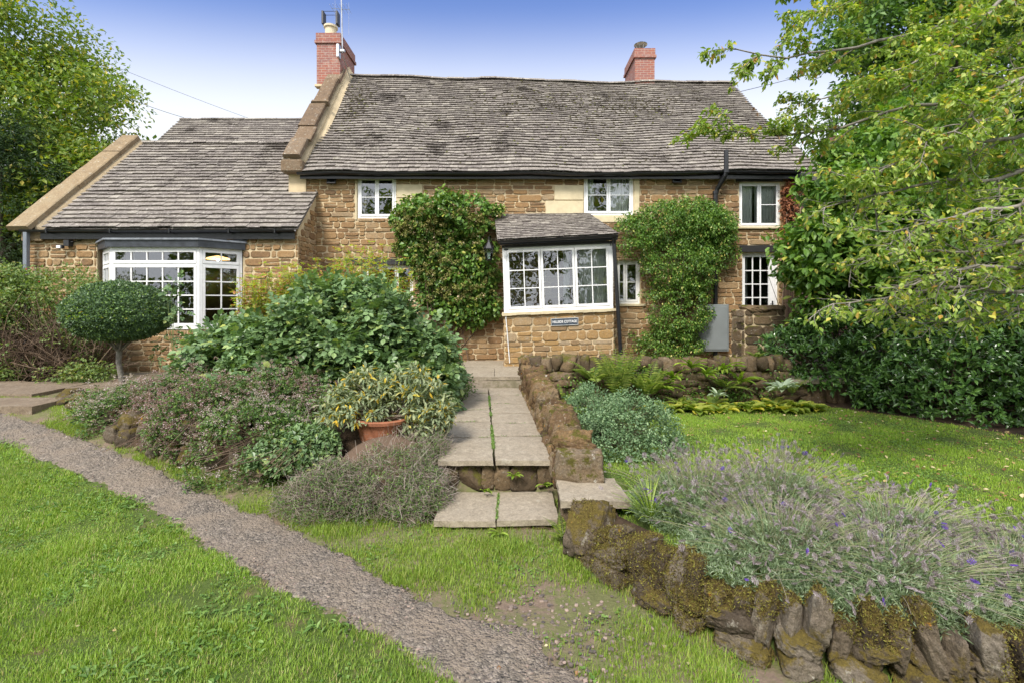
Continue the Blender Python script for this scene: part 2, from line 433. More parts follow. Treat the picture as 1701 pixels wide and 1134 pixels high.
def wall_stones(mb, O, U, Nv, w, z0, z1, holes=(), rows=(0.09, 0.2), wid=(0.14, 0.5), prot=0.022, mi=0, clip=None, seed=1, gap=0.014, tilt=0.0):
    """coursed rubble standing just proud of a mortar face; holes are (u0,u1,z0,z1)"""
    rr = random.Random(seed)
    z = z0; O = np.asarray(O, float)
    while z < z1 - 0.03:
        h = rr.uniform(*rows)
        if z + h > z1 - 0.05: h = z1 - z
        u = -rr.uniform(0, 0.1)
        while u < w:
            l = rr.uniform(*wid) * (0.75 + 0.6 * rr.random())
            # sometimes the course splits into two thin stones
            parts = [(z, z + h)]
            if h > 0.14 and rr.random() < 0.28:
                zz = z + h * rr.uniform(0.4, 0.6); parts = [(z, zz), (zz, z + h)]
            for (a, b) in parts:
                l2 = l
                segs = [(max(u, 0.0), min(u + l2, w), a, b)]
                for (hu0, hu1, hz0, hz1) in holes:
                    new = []
                    for (p0, p1, q0, q1) in segs:
                        if p1 <= hu0 or p0 >= hu1 or q1 <= hz0 + 0.005 or q0 >= hz1 - 0.005:
                            new.append((p0, p1, q0, q1)); continue
                        if q0 < hz0 and hz0 - q0 > 0.05: new.append((p0, p1, q0, hz0)); continue
                        if q1 > hz1 and q1 - hz1 > 0.05: new.append((p0, p1, hz1, q1)); continue
                        if p0 < hu0: new.append((p0, hu0, q0, q1))
                        if p1 > hu1: new.append((hu1, p1, q0, q1))
                    segs = new
                for (p0, p1, q0, q1) in segs:
                    if p1 - p0 < 0.05 or q1 - q0 < 0.035: continue
                    if clip and not clip((p0 + p1) / 2, q1, p0, p1): continue
                    g_ = gap * rr.uniform(0.7, 1.5)
                    p0_, p1_, q0_, q1_ = p0 + g_ / 2, p1 - g_ / 2, q0 + g_ / 2, q1 - g_ / 2
                    ch = min(p1_ - p0_, q1_ - q0_) * 0.24
                    j = lambda s=0.009: rr.uniform(-s, s)
                    ring = [(p0_ + ch, q0_ + j()), ((p0_ + p1_) / 2 + j(.03), q0_ + j()), (p1_ - ch, q0_ + j()), (p1_ + j(), q0_ + ch), (p1_ + j(), q1_ - ch),
                            (p1_ - ch, q1_ + j()), ((p0_ + p1_) / 2 + j(.03), q1_ + j()), (p0_ + ch, q1_ + j()), (p0_ + j(), q1_ - ch), (p0_ + j(), q0_ + ch)]
                    R = np.array(ring); c = R.mean(0)
                    pr = prot * rr.uniform(0.5, 1.4); tx = rr.uniform(-.06, .06); tz = rr.uniform(-.10, .06)
                    Vs = []
                    for s_, d in ((1.0, -0.004), (0.965, pr * 0.65), (0.80, pr)):
                        Q = c + (R - c) * s_
                        if s_ < 0.9: Q = c + (R - c) * np.array([1 - 0.02 / max(p1 - p0, .05) * 1.2, 0.80])
                        dd = d + ((Q[:, 0] - c[0]) * tx + (Q[:, 1] - c[1]) * tz if d > 0 else 0)
                        Zs = Q[:, 1] + tilt * Q[:, 0]
                        Vs.append(O + Q[:, :1] * U + Zs[:, None] * UZ + np.atleast_1d(dd).reshape(-1, 1) * Nv if d > 0 else O + Q[:, :1] * U + Zs[:, None] * UZ + d * Nv)
                    V = np.concatenate(Vs); k = len(ring)
                    i = np.arange(2)[:, None]; jj = np.arange(k)[None, :]; j2 = (jj + 1) % k
                    F = np.stack([i * k + jj, i * k + j2, (i + 1) * k + j2, (i + 1) * k + jj], -1).reshape(-1, 4)
                    mb.add(V, F, mi)
                    mb.F.setdefault((k, mi), []).append(np.array([list(range(2 * k, 3 * k))]) + mb.n - len(V))
            u += l
        z += h

def face_with_holes(mb, O, U, Nv, w, z0, z1, holes, depth, mi=0, zt=None):
    """flat mortar face with openings and their reveals; zt(u)=top for sloping tops"""
    O = np.asarray(O, float)
    us = sorted({0.0, w, *[h[0] for h in holes], *[h[1] for h in holes]})
    zs = sorted({z0, z1, *[h[2] for h in holes], *[h[3] for h in holes]})
    for a, b in zip(us[:-1], us[1:]):
        for c, d in zip(zs[:-1], zs[1:]):
            m_ = ((a + b) / 2, (c + d) / 2)
            if any(h[0] < m_[0] < h[1] and h[2] < m_[1] < h[3] for h in holes): continue
            mb.add([O + U * a + UZ * c, O + U * b + UZ * c, O + U * b + UZ * d, O + U * a + UZ * d], [(0, 1, 2, 3)], mi)
    for (a, b, c, d) in holes:
        q = [(a, c), (b, c), (b, d), (a, d)]
        for i in range(4):
            (p0, r0), (p1, r1) = q[i], q[(i + 1) % 4]
            mb.add([O + U * p0 + UZ * r0, O + U * p1 + UZ * r1, O + U * p1 + UZ * r1 - Nv * depth, O + U * p0 + UZ * r0 - Nv * depth], [(0, 1, 2, 3)], mi)

def roof_tiles(mb, A, B, C, Dp, rows, tw, thick=0.024, sag=None, seed=1, gaugepow=1.0, mi=0, slot=.034):
    """A,B eave left/right; Dp,C ridge left/right. courses of separate stone tiles"""
    rr = random.Random(seed); A, B, C, Dp = [np.asarray(v, float) for v in (A, B, C, Dp)]
    nrm = np.cross(B - A, Dp - A); nrm /= np.linalg.norm(nrm)
    if nrm[2] < 0: nrm = -nrm
    def S(u, t):
        p = (A * (1 - u) + B * u) * (1 - t) + (Dp * (1 - u) + C * u) * t
        if sag: p = p + nrm * sag(u, t) if not isinstance(sag(u, t), tuple) else p
        return p
    ts = [(i / rows) ** gaugepow for i in range(rows + 1)]
    W0 = np.linalg.norm(B - A)
    for i in range(rows):
        t0, t1 = ts[i], min(1.0, ts[min(rows, i + 1)] + 0.35 * (ts[i + 1] - ts[i]))
        Wd = np.linalg.norm(S(1, t0) - S(0, t0)); u = -rr.uniform(0, tw) / Wd
        drift = rr.uniform(-0.006, 0.006)
        while u < 1:
            l = tw * rr.uniform(0.7, 1.35) / Wd
            u0, u1 = max(u, 0) + 0.0022 / Wd, min(u + l, 1.0) - 0.0022 / Wd
            if u1 - u0 > 0.03 / Wd:
                dj = rr.uniform(-0.014, 0.014); th = thick * rr.uniform(0.75, 1.3)
                lift = rr.uniform(0, 0.008)
                p00, p10, p01, p11 = S(u0, t0), S(u1, t0), S(u0, t1), S(u1, t1)
                ax = (p01 - p00); ax /= np.linalg.norm(ax)
                off0 = ax * (dj + drift); off1 = ax * (dj + drift + rr.uniform(-.006, .006))
                lo0, lo1 = p00 + off0, p10 + off1
                g_ = lift + slot; V = [lo0 + nrm * g_, lo1 + nrm * (g_ + rr.uniform(-.003, .004)), p11, p01,
                     lo0 + nrm * (g_ + th), lo1 + nrm * (g_ + th + rr.uniform(-.004, .004)), p11 + nrm * th * 0.5, p01 + nrm * th * 0.5]
                mb.add(V, [(4, 5, 6, 7), (0, 1, 5, 4), (1, 2, 6, 5), (3, 0, 4, 7)], mi)
            u += l
    # boarding under the tiles
    n = 24
    for t0, t1 in zip(np.linspace(0, 1, 9)[:-1], np.linspace(0, 1, 9)[1:]):
        for k in range(n):
            u0, u1 = k / n, (k + 1) / n
            mb.add([S(u0, t0) - nrm * .012, S(u1, t0) - nrm * .012, S(u1, t1) - nrm * .012, S(u0, t1) - nrm * .012], [(0, 1, 2, 3)], mi)
    return S, nrm

def ridge_tiles(mb, a, b, n, r=0.13, mi=0, wob=0.01, sagf=None):
    a, b = np.asarray(a, float), np.asarray(b, float)
    for i in range(n):
        t0, t1 = i / n + 0.001, (i + 1) / n - 0.001
        p0, p1 = a + (b - a) * t0, a + (b - a) * t1
        w0 = random.uniform(-wob, wob)
        rr_ = r * random.uniform(0.92, 1.08); k = 6
        V = []
        for p in (p0, p1):
            for j in range(k + 1):
                an = pi * (0.0 + j / k)
                V.append(p + np.array([0, -cos(an) * rr_ * 1.1, sin(an) * rr_ * 0.62 + w0 - 0.03]))
        F = [(j, j + 1, k + 2 + j, k + 1 + j) for j in range(k)] + [tuple(range(k + 1)), tuple(range(k + 1, 2 * k + 2))]
        mb.add(V, F, mi)

DM = 12.3        # front of the main range
DW = 11.25       # front of the low wing
DP = 11.15       # front of the porch
GZ = 0.70        # ground level at the house
cot = thing('cottage', 'long ironstone cottage with a stone tiled roof, white windows and a small glazed porch', 'cottage', (0, 13, GZ))

# ---- openings of the main front (x0,x1,z0,z1)
def op(px0, px1, py0, py1, d=DM): return (PX(px0, d), PX(px1, d), PZ(py1, d), PZ(py0, d))
W1 = op(594, 658, 293, 363); W2 = op(970, 1052, 291, 358); W3 = op(1228, 1297, 303, 377)
W4 = op(604, 686, 441, 500); W5 = op(1024, 1064, 433, 505); DR = (PX(1233, DM), PX(1293, DM), 0.78, PZ(420, DM))
XL, XR = -5.28, PX(1330, DM)
EZ = 5.42
main_holes = [(a - XL, b - XL, c, d) for a, b, c, d in (W1, W2, W3, W4, W5, DR)]
O = np.array([XL, DM, 0.0])
mort = MB()
face_with_holes(mort, O, UX, -UY, XR - XL, GZ - 0.2, EZ + 0.05, main_holes, 0.34)
# blocks of pale dressed stone and timber lintels take the place of rubble
blocks = [(PX(659, DM), PX(706, DM), PZ(352, DM), PZ(330, DM)), (PX(659, DM), PX(702, DM), PZ(329, DM), PZ(307, DM)),
          (PX(906, DM), PX(969, DM), PZ(356, DM), PZ(334, DM)), (PX(921, DM), PX(969, DM), PZ(333, DM), PZ(308, DM)),
          (PX(1053, DM), PX(1062, DM), PZ(357, DM), PZ(293, DM)), (PX(590, DM), PX(593.5, DM), PZ(366, DM), PZ(300, DM)),
          (PX(975, DM), PX(1048, DM), PZ(370, DM), PZ(359.5, DM))]
lint = [(PX(575, DM), PX(690, DM), PZ(440.5, DM), PZ(430, DM)), (PX(1228, DM), PX(1300, DM), PZ(419.5, DM), PZ(408, DM)), (PX(1222, DM), PX(1300, DM), PZ(302.5, DM), PZ(296, DM))]
allh = main_holes + [(a - XL, b - XL, c, d) for a, b, c, d in blocks + lint]
st = MB()
wall_stones(st, O, UX, -UY, XR - XL, GZ - 0.1, EZ, allh, seed=3)
# side walls, backs, gables (plain rubble render with stones on the parts one can see)
RB = 19.6        # back eave of main range
RYL, RYR = 15.55, 16.3
RZ = 9.42
for x, ry in ((XL - 0.35, RYL), (XR, RYR)):
    mort.add([(x, DM, GZ - .2), (x, RB, GZ - .2), (x, RB, EZ), (x, ry, RZ - 0.1), (x, DM, EZ)], [(0, 1, 2, 3, 4)])
mort.add([(XL - .35, RB, GZ - .2), (XR, RB, GZ - .2), (XR, RB, EZ), (XL - .35, RB, EZ)], [(0, 1, 2, 3)])
mort.add([(XL - .35, DM + .002, GZ - .2), (XL, DM + .002, GZ - .2), (XL, DM + .002, EZ), (XL - .35, DM + .002, EZ)], [(0, 1, 2, 3)])
clipR = lambda u, z, p0, p1: z < (EZ + (RZ - EZ) * (p1 / (RYR - DM)) - .05 if p1 < RYR - DM else EZ + (RZ - EZ) * max(0, (RB - DM - p1)) / (RB - RYR) - .05) or z < EZ
wall_stones(st, (XR, DM, 0), UY, UX, RB - DM, GZ, RZ, (), clip=clipR, seed=5)

# ---- wing
WX0, WX1 = -11.35, -4.98
WEZ = 3.86; WRZ = 6.86; WRY = 14.3; WB = 17.3
BX0, BX1 = PX(160, DW), PX(405, DW)
bay_hole = (BX0 + 0.02, BX1 - 0.02, 1.58, PZ(405, DW))
wh = [(bay_hole[0] - WX0, bay_hole[1] - WX0, bay_hole[2], bay_hole[3])]
face_with_holes(mort, (WX0, DW, 0), UX, -UY, WX1 - WX0, GZ - .2, WEZ, wh, 0.3)
wall_stones(st, (WX0, DW, 0), UX, -UY, WX1 - WX0, GZ, WEZ, wh, seed=9, gap=0.024)
mort.add([(WX1, DW, GZ - .2), (WX1, DM, GZ - .2), (WX1, DM, WEZ + 1.0), (WX1, DW, WEZ)], [(0, 1, 2, 3)])
wall_stones(st, (WX1, DW, 0), UY, UX, DM - DW, GZ, WEZ + .9, (), seed=12, clip=lambda u, z, p0, p1: z < WEZ + p0 * 0.95 - 0.02, wid=(0.12, 0.34))
mort.add([(WX0, DW, GZ - .2), (WX0, WB, GZ - .2), (WX0, WB, WEZ), (WX0, WRY, WRZ), (WX0, DW, WEZ)], [(0, 1, 2, 3, 4)])
clipW = lambda u, z, p0, p1: z < WEZ + (WRZ - WEZ) * min(p0 / (WRY - DW), (WB - DW - p1) / (WB - WRY)) - .02 or z < WEZ
wall_stones(st, (WX0, DW, 0), UY, -UX, WB - DW, GZ, WRZ, (), clip=clipW, seed=15)
mort.add([(WX0, WB, GZ - .2), (XL, WB, GZ - .2), (XL, WB, WEZ), (WX0, WB, WEZ)], [(0, 1, 2, 3)])
wall = mort.build('wall', [M['mortar']], cot)
wst = st.build('stonework', [M['ironstone']], wall, smooth=False)
wst.location = (0, 0, 0)
wst['label'] = 'coursed orange ironstone rubble'
for a, b, c, d in blocks:
    bl = MB(); box(bl, a + .004, b - .004, DM - 0.026, DM + .1, c + .004, d - .004, b=0.006)
    ob = bl.build('dressed_block', [M['dressed']], wall); ob.location = (0, 0, 0)
for a, b, c, d in lint:
    li = MB(); box(li, a, b, DM - 0.045, DM + .25, c + .002, d - .002, b=0.006)
    ob = li.build('lintel', [M['wood_dark']], wall); ob.location = (0, 0, 0)

# ---- roofs
def sag_main(u, t):
    return (0.015 * sin(u * 17) + 0.02 * sin(u * 6.2 + 1.0) - 0.035 * math.exp(-((u - .62) / .12) ** 2) - 0.02 * math.exp(-((u - .2) / .1) ** 2)) * (0.8 + t * 0.2) + 0.018 * sin(u * 31 + t * 9) - 0.05 * sin(pi * t)
rm = MB()
SM, NM_ = roof_tiles(rm, (XL + .06, DM - .22, EZ - .02), (7.72, DM - .22, EZ + .02), (7.40, RYR, RZ + .08), (XL + .02, RYL, RZ - .02), 40, 0.20, thick=.024, sag=sag_main, seed=4, gaugepow=0.93)
rm.add([(XL, RYL, RZ - .02), (7.4, RYR, RZ + .08), (7.6, RB + .2, EZ - .1), (XL, RB + .2, EZ - .1)], [(0, 1, 2, 3)])
pts = [SM(u, 1.0) for u in np.linspace(0, 1, 25)]
for i in range(24):
    ridge_tiles(rm, pts[i], pts[i + 1], 1, r=0.16, wob=0.008)
roof = rm.build('roof', [M['tile']], cot)
roof['label'] = 'large sagging grey stone tiled roof'
# moss cushions on the roof
mo = MB()
for i in range(1500):
    cl = random.choice([(0.63, 0.62, .07, .16), (0.50, 0.75, .1, .12), (0.30, .5, .22, .22), (0.05, .62, .02, .17), (0.75, .7, .08, .1), (.6, .35, .2, .2)])
    u = random.gauss(cl[0], cl[2]); t = random.gauss(cl[1], cl[3])
    if not (0.01 < u < .99 and 0.03 < t < .97): continue
    t = round(t * 40) / 40.0 + random.uniform(-.004, .003)
    c = SM(u, t) + NM_ * 0.055; r = random.uniform(.010, .032)
    V = []; k = 5
    for j in range(k):
        a = j * 2 * pi / k + random.random(); V.append(c + UX * cos(a) * r * 1.5 + np.array([0, .65, .76]) * sin(a) * r)
    V.append(c + NM_ * r * .8)
    mo.add(V, [(j, (j + 1) % k, k) for j in range(k)])
M['roofmoss'] = leaf_mat('roof_moss', [(0, (0.03, 0.022, 0.012)), (.8, (0.05, 0.04, 0.015)), (1, (0.11, 0.12, 0.02))], rough=.9, trans=0)
ob = mo.build('moss', [M['roofmoss']], roof); ob.location = (0, 0, 0)

wr = MB()
sag_w = lambda u, t: 0.02 * sin(u * 9) - 0.03 * sin(pi * t)
# lower band in front of the main wall reaches further right than the part behind it
tb = (DM - (DW - .12)) / (WRY - (DW - .12))
E0, E1 = np.array([WX0 + .55, DW - .12, WEZ]), np.array([WX1 + .05, DW - .12, WEZ])
R0 = np.array([WX0 + .50, WRY, WRZ]); R1 = np.array([WX1 + .05, WRY, WRZ])
mid0, mid1 = E0 + (R0 - E0) * tb, E1 + (R1 - E1) * tb
roof_tiles(wr, E0, E1, mid1, mid0, 9, 0.24, seed=21, thick=.026)
e2 = mid1.copy(); e2[0] = XL - .26; r2 = R1.copy(); r2[0] = XL - .26
SW, NW_ = roof_tiles(wr, mid0, e2, r2, R0, 17, 0.23, sag=None, seed=22, thick=.025, gaugepow=.96)
wr.add([R0, r2, (XL - .2, WB + .2, WEZ - .1), (WX0 + .5, WB + .2, WEZ - .1)], [(0, 1, 2, 3)])
ridge_tiles(wr, R0, r2, 14, r=0.15)
ob = wr.build('roof', [M['tile']], cot); ob['label'] = 'lower wing roof of grey stone tiles'

# ---- copings
def coping(mb, x0, x1, p0, p1, n, th=0.16, seed=1, mi=0, jit=.02):
    """sloping coping stones between (y,z) p0 and p1"""
    rr = random.Random(seed); p0, p1 = np.array(p0), np.array(p1); d = p1 - p0; L = np.linalg.norm(d); d /= L; nn = np.array([-d[1], d[0]])
    cuts = [0] + sorted(rr.uniform(0.8, 1.2) * (i / n) * L for i in range(1, n)) + [L]
    for a, b in zip(cuts[:-1], cuts[1:]):
        xa, xb = x0 + rr.uniform(-jit, jit), x1 + rr.uniform(-jit, jit); h = th + rr.uniform(-jit, jit)
        m_ = 6; V = []
        for s_ in np.linspace(a + .006, b - .006, m_):
            for (x, q) in ((xa, 0), (xb, 0), (xb, h - .02), (xb - .03, h), (xa + .03, h), (xa, h - .02)):
                pz = p0 + d * s_ + nn * (q + (rr.uniform(-.006, .006) if q > 0 else 0))
                V.append((x + rr.uniform(-.004, .004), pz[0], pz[1]))
        F = [(i * 6 + j, i * 6 + (j + 1) % 6, (i + 1) * 6 + (j + 1) % 6, (i + 1) * 6 + j) for i in range(m_ - 1) for j in range(6)]
        F += [tuple(range(6)), tuple(range((m_ - 1) * 6, m_ * 6))]
        mb.add(V, F, mi)
cw = MB()
coping(cw, WX0 - .14, WX0 + .36, (DW - .22, WEZ - .06), (WRY, WRZ + .12), 3, th=.12, seed=2, jit=.008)
coping(cw, WX0 - .14, WX0 + .36, (WB + .2, WEZ - .06), (WRY, WRZ + .12), 3, th=.12, seed=3, jit=.008)
ob = cw.build('coping', [M['cope']], cot); ob['label'] = 'smooth stone coping of the left gable'
# stone upstand between coping and wing roof + kneeler
kn = MB()
box(kn, WX0 + .02, WX0 + .5, DW - .1, DW + .3, WEZ - .28, WEZ - .03, b=.01)
kn.add([(WX0 + .34, DW - .1, WEZ - .02), (WX0 + .56, DW - .1, WEZ - .02), (WX0 + .56, WRY, WRZ), (WX0 + .34, WRY, WRZ),
        (WX0 + .34, DW - .1, WEZ + .07), (WX0 + .42, DW - .1, WEZ + .05), (WX0 + .42, WRY, WRZ + .07), (WX0 + .34, WRY, WRZ + .13)], [(0, 1, 5, 4), (1, 2, 6, 5), (4, 5, 6, 7)])
ob = kn.build('parapet', [M['cope']], cot); kn = MB()
# main gable parapet: rising wall with rough copings
PXa, PXb = XL - .38, XL + .06
sl = (RZ - EZ) / (RYL - DM)
kn.add([(PXb, DM - .1, EZ - .1), (PXb + .14, DM - .15, EZ - .0), (PXb + .14, RYL, RZ + .06), (PXb, RYL, RZ + .1), (PXb, DM - .1, EZ + .12), (PXb, RYL, RZ + .26)], [(0, 1, 2, 3), (0, 1, 4), (1, 2, 5, 4)])
kn.add([(PXa, DM - .05, EZ - .5), (PXb, DM - .05, EZ - .5), (PXb, DM - .05, EZ + .35), (PXa, DM - .05, EZ + .35), (PXa, RYL, EZ - .5), (PXa, RYL, RZ + .3), (PXb, RYL, RZ + .3), (PXb, RYL, EZ - .5)],
       [(0, 1, 2, 3), (0, 4, 5, 3), (1, 7, 6, 2), (3, 2, 6, 5)])
ob = kn.build('parapet', [M['mortar']], cot)
cm = MB()
coping(cm, PXa - .02, PXb + .0, (DM - .25, EZ + .32), (RYL - .35, RZ + .02), 6, th=.13, seed=7, jit=.05)
box(cm, PXa - .1, PXb, DM - .3, DM + .2, EZ - .02, EZ + .3, b=.04)
ob = cm.build('coping', [M['cope_old']], cot); ob['label'] = 'rough weathered coping above the wing roof'

# ---- chimneys
def chimney(x0, x1, y0, y1, z0, z1, label, extra=0.05):
    mb = MB()
    box(mb, x0, x1, y0, y1, z0, z1 - .32)
    box(mb, x0 - extra, x1 + extra, y0 - extra, y1 + extra, z1 - .318, z1 - .23)
    box(mb, x0 - .02, x1 + .02, y0 - .02, y1 + .02, z1 - .228, z1)
    o = mb.build('chimney', [M['brick']], cot); o['label'] = label
    m2 = MB()
    box(m2, x0 + .05, x1 - .05, y0 + .05, y1 - .05, z1 + .002, z1 + .03)
    f = m2.build('flaunching', [M['mortar']], o); f.location = (0, 0, 0)
    return o
c1 = chimney(-6.0, -5.28, 14.85, 16.2, RZ - .65, 10.42, 'tall red brick chimney with a buff pot')
c2 = chimney(4.07, 4.72, 16.0, 17.4, RZ - .5, 10.55, 'squat red brick chimney with a metal cowl')
pot = MB(); lathe(pot, (-5.66, 15.1, 10.44), [(0, 0), (.17, 0), (.17, .24), (.21, .26), (.21, .32), (.13, .34), (.12, .1)], 20)
ob = pot.build('chimney_pot', [M['buff']], c1, smooth=False); ob.location = (0, 0, 0)
hc = MB()
for s_ in (-1, 1):
    box(hc, -5.66 + s_ * .22 - .03, -5.66 + s_ * .22 + .03, 14.98, 15.22, 10.80, 11.2, b=.006)
tube(hc, [(-5.88, 15.1, 10.82), (-5.66, 15.1, 10.78), (-5.44, 15.1, 10.82)], .03, 8)
tube(hc, [(-5.88, 15.0, 11.18), (-5.44, 15.0, 11.18)], .008, 5); tube(hc, [(-5.88, 15.2, 11.18), (-5.44, 15.2, 11.18)], .008, 5)
ob = hc.build('chimney_cowl', [M['iron']], c1); ob.location = (0, 0, 0)
fl = MB(); box(fl, -6.05, -5.2, 14.8, 15.0, RZ - .66, RZ - .58, b=.01)
ob = fl.build('flashing', [M['mortar']], cot); fl = MB()
box(fl, 4.0, 4.8, 15.93, 16.1, RZ - .45, RZ - .1, b=.02)
ob = fl.build('flashing', [M['mortar']], cot)
cc = MB()
lathe(cc, (4.35, 16.35, 10.58), [(.1, 0), (.1, .1), (.085, .1), (.085, 0)], 16)
for k in range(6):
    a = k * pi / 3; tube(cc, [(4.35 + .09 * cos(a), 16.35 + .09 * sin(a), 10.66), (4.35 + .17 * cos(a), 16.35 + .17 * sin(a), 10.84)], .008, 4)
lathe(cc, (4.35, 16.35, 10.84), [(.22, 0), (.225, .01), (.12, .07), (.0, .09)], 20)
ob = cc.build('chimney_cowl', [M['metal']], c2); ob.location = (0, 0, 0)

# ---- gutters, fascias and pipes
gu = MB()
def gutter(mb, pts, r=.06):
    pts = np.array(pts, float)
    ang = np.linspace(pi, 2 * pi, 7)
    n = len(pts); V = []
    for p in pts:
        for R_ in (r, r - .006):
            for a in (ang if R_ == r else ang[::-1]): V.append(p + np.array([0, cos(a) * R_, sin(a) * R_]))
    k = 14
    F = [(i * k + j, i * k + (j + 1) % k, (i + 1) * k + (j + 1) % k, (i + 1) * k + j) for i in range(n - 1) for j in range(k)]
    F += [tuple(range(k)), tuple(range((n - 1) * k, n * k))]
    mb.add(V, F)
gpts = []
for u in np.linspace(0, 1, 14):
    s = SM(u, 0); gpts.append((XL - .05 + u * (PX(1328, DM - .3) - XL + .05), DM - .30, s[2] - .03))
gutter(gu, gpts, .062)
box(gu, XL - .02, XR, DM - .22, DM - .19, EZ - .17, EZ - .03)
gutter(gu, [(WX0 + .12, DW - .2, WEZ - .04), (-8, DW - .2, WEZ - .05), (WX1 + .02, DW - .2, WEZ - .03)], .058)
box(gu, WX0 + .5, WX1 - .02, DW - .13, DW - .1, WEZ - .24, WEZ - .03)
for x in (-10.6, -9.15, -7.8, -6.45, -5.4): box(gu, x - .015, x + .015, DW - .265, DW - .13, WEZ - .115, WEZ - .02)
ob = gu.build('gutter', [M['black']], cot)
def pipe(name, pts, r, m, label=None, coll=()):
    mb = MB(); tube(mb, pts, r, 12)
    for z, x, y in coll: tube(mb, [(x, y, z - .04), (x, y, z + .04)], r * 1.25, 12)
    o = mb.build(name, [m], cot, smooth=False)
    if label: o['label'] = label
    return o
xv = PX(1206, DM - .35); xw = PX(1188, DM - .1)
pipe('vent_pipe', [(xv, DM - .36, PZ(250, DM - .36)), (xv, DM - .36, PZ(286, DM - .36)), (xv - .02, DM - .34, PZ(293, DM - .3)), (xw + .03, DM - .14, PZ(316, DM - .1)), (xw, DM - .12, PZ(324, DM - .1)), (xw, DM - .12, 0.8)], .055, M['black'],
     'black soil vent pipe rising past the eave', ((PZ(285, DM - .36), xv, DM - .36), (PZ(322, DM), xw, DM - .12), (2.6, xw, DM - .12)))
xd = PX(1317, DM - .1)
pipe('downpipe', [(xd + .06, DM - .28, EZ - .08), (xd + .03, DM - .18, EZ - .3), (xd, DM - .08, EZ - .45), (xd, DM - .08, .75)], .04, M['black'], 'black downpipe at the right end', ((4.3, xd, DM - .08),))
box_pipe = MB(); xq = PX(50, DW - .1)
box(box_pipe, xq - .045, xq + .045, DW - .23, DW - .14, 0.7, WEZ - .08, b=.008)
ob = box_pipe.build('downpipe', [M['grey_pipe']], cot); ob['label'] = 'square grey downpipe at the left corner'

# ---- windows
def pane_rect(mb, O, U, Nv, u0, u1, z0, z1, n): 
    O = np.asarray(O, float)
    mb.add([O + U * u0 + UZ * z0 + Nv * n, O + U * u1 + UZ * z0 + Nv * n, O + U * u1 + UZ * z1 + Nv * n, O + U * u0 + UZ * z1 + Nv * n], [(0, 1, 2, 3)])
def casement(fr, gl, O, U, Nv, u0, u1, z0, z1, cols, rows, st_=.045, bar=.018, n0=-.0, th=.045):
    W = UZ
    obox(fr, O, U, W, Nv, u0, u1, z0, z0 + st_ * 1.2, n0 - th, n0); obox(fr, O, U, W, Nv, u0, u1, z1 - st_, z1, n0 - th, n0)
    obox(fr, O, U, W, Nv, u0, u0 + st_, z0 + st_ * 1.2, z1 - st_, n0 - th, n0 - .001); obox(fr, O, U, W, Nv, u1 - st_, u1, z0 + st_ * 1.2, z1 - st_, n0 - th, n0 - .001)
    a, b, c, d = u0 + st_, u1 - st_, z0 + st_ * 1.2, z1 - st_
    for i in range(1, cols):
        x = a + (b - a) * i / cols; obox(fr, O, U, W, Nv, x - bar / 2, x + bar / 2, c, d, n0 - th * .8, n0 - .008)
    for i in range(1, rows):
        z = c + (d - c) * i / rows; obox(fr, O, U, W, Nv, a, b, z - bar / 2, z + bar / 2, n0 - th * .8, n0 - .011)
    pane_rect(gl, O, U, Nv, a, b, c, d, n0 - th * .55)
def curtain(mb, O, U, Nv, u0, u1, z0, z1, n, waves=6, amp=.025):
    k = max(12, int(waves * 8)); O = np.asarray(O, float); V = []
    for i in range(k + 1):
        u = u0 + (u1 - u0) * i / k
        for z, q in ((z0, 1.0), (z1, .7)):
            V.append(O + U * u + UZ * z + Nv * (n + amp * q * sin(i / k * waves * 2 * pi + .3 * sin(i)) + .008 * sin(i * 1.7)))
    mb.add(V, [(2 * i, 2 * i + 2, 2 * i + 3, 2 * i + 1) for i in range(k)])
def window(W, lights, cols=1, rows=2, rec=.09, label=None, frame=.05, curt=(), sill=None, cm=None, fm=None):
    x0, x1, z0, z1 = W; fr = MB(); gl = MB(); O = (x0, DM + rec, 0); w = x1 - x0; Nv = -UY
    obox(fr, O, UX, UZ, Nv, 0, w, z0, z0 + frame, -.07, .012); obox(fr, O, UX, UZ, Nv, 0, w, z1 - frame, z1, -.07, .012)
    obox(fr, O, UX, UZ, Nv, 0, frame, z0 + frame, z1 - frame, -.07, .011); obox(fr, O, UX, UZ, Nv, w - frame, w, z0 + frame, z1 - frame, -.07, .011)
    n = len(lights); a = frame; tot = w - 2 * frame
    for i, (fraction, c_, r_) in enumerate(lights):
        b = a + tot * fraction
        casement(fr, gl, O, UX, Nv, a + .004, b - .004, z0 + frame + .004, z1 - frame - .004, c_, r_, n0=.024)
        a = b
    o = fr.build('window', [fm or M['white']], cot)
    if label: o['label'] = label
    q = gl.build('pane', [M['glass']], o); q.location = (0, 0, 0)
    for (a, b) in curt:
        c_ = MB(); curtain(c_, O, UX, Nv, a * w, b * w, z0 + .02, z1 - .02, -.12, waves=max(2, (b - a) * w * 14))
        q = c_.build('curtain', [cm or M['curtain']], o); q.location = (0, 0, 0)
    if sill:
        s_ = MB(); box(s_, x0 - .06, x1 + .12, DM - .07, DM + rec, z0 - .06, z0 + .002, b=.008)
        q = s_.build('sill', [M['dressed']], o); q.location = (0, 0, 0)
    return o
window(W1, [(.5, 1, 2), (.5, 1, 2)], rec=.03, label='upper window beside the floodlight, nearest the wing', curt=((0.0, .18), (.84, 1.0)), cm=M['curtain_d'])
window(W2, [(.5, 1, 2), (.5, 1, 2)], rec=.03, label='upper window above the porch, white curtains', curt=((.02, .22), (.55, .97)))
window(W3, [(.5, 1, 1), (.5, 1, 2)], rec=.06, label='upper right window with a stone sill and net curtains', curt=((.03, .38), (.45, .97)), sill=True, frame=.04)
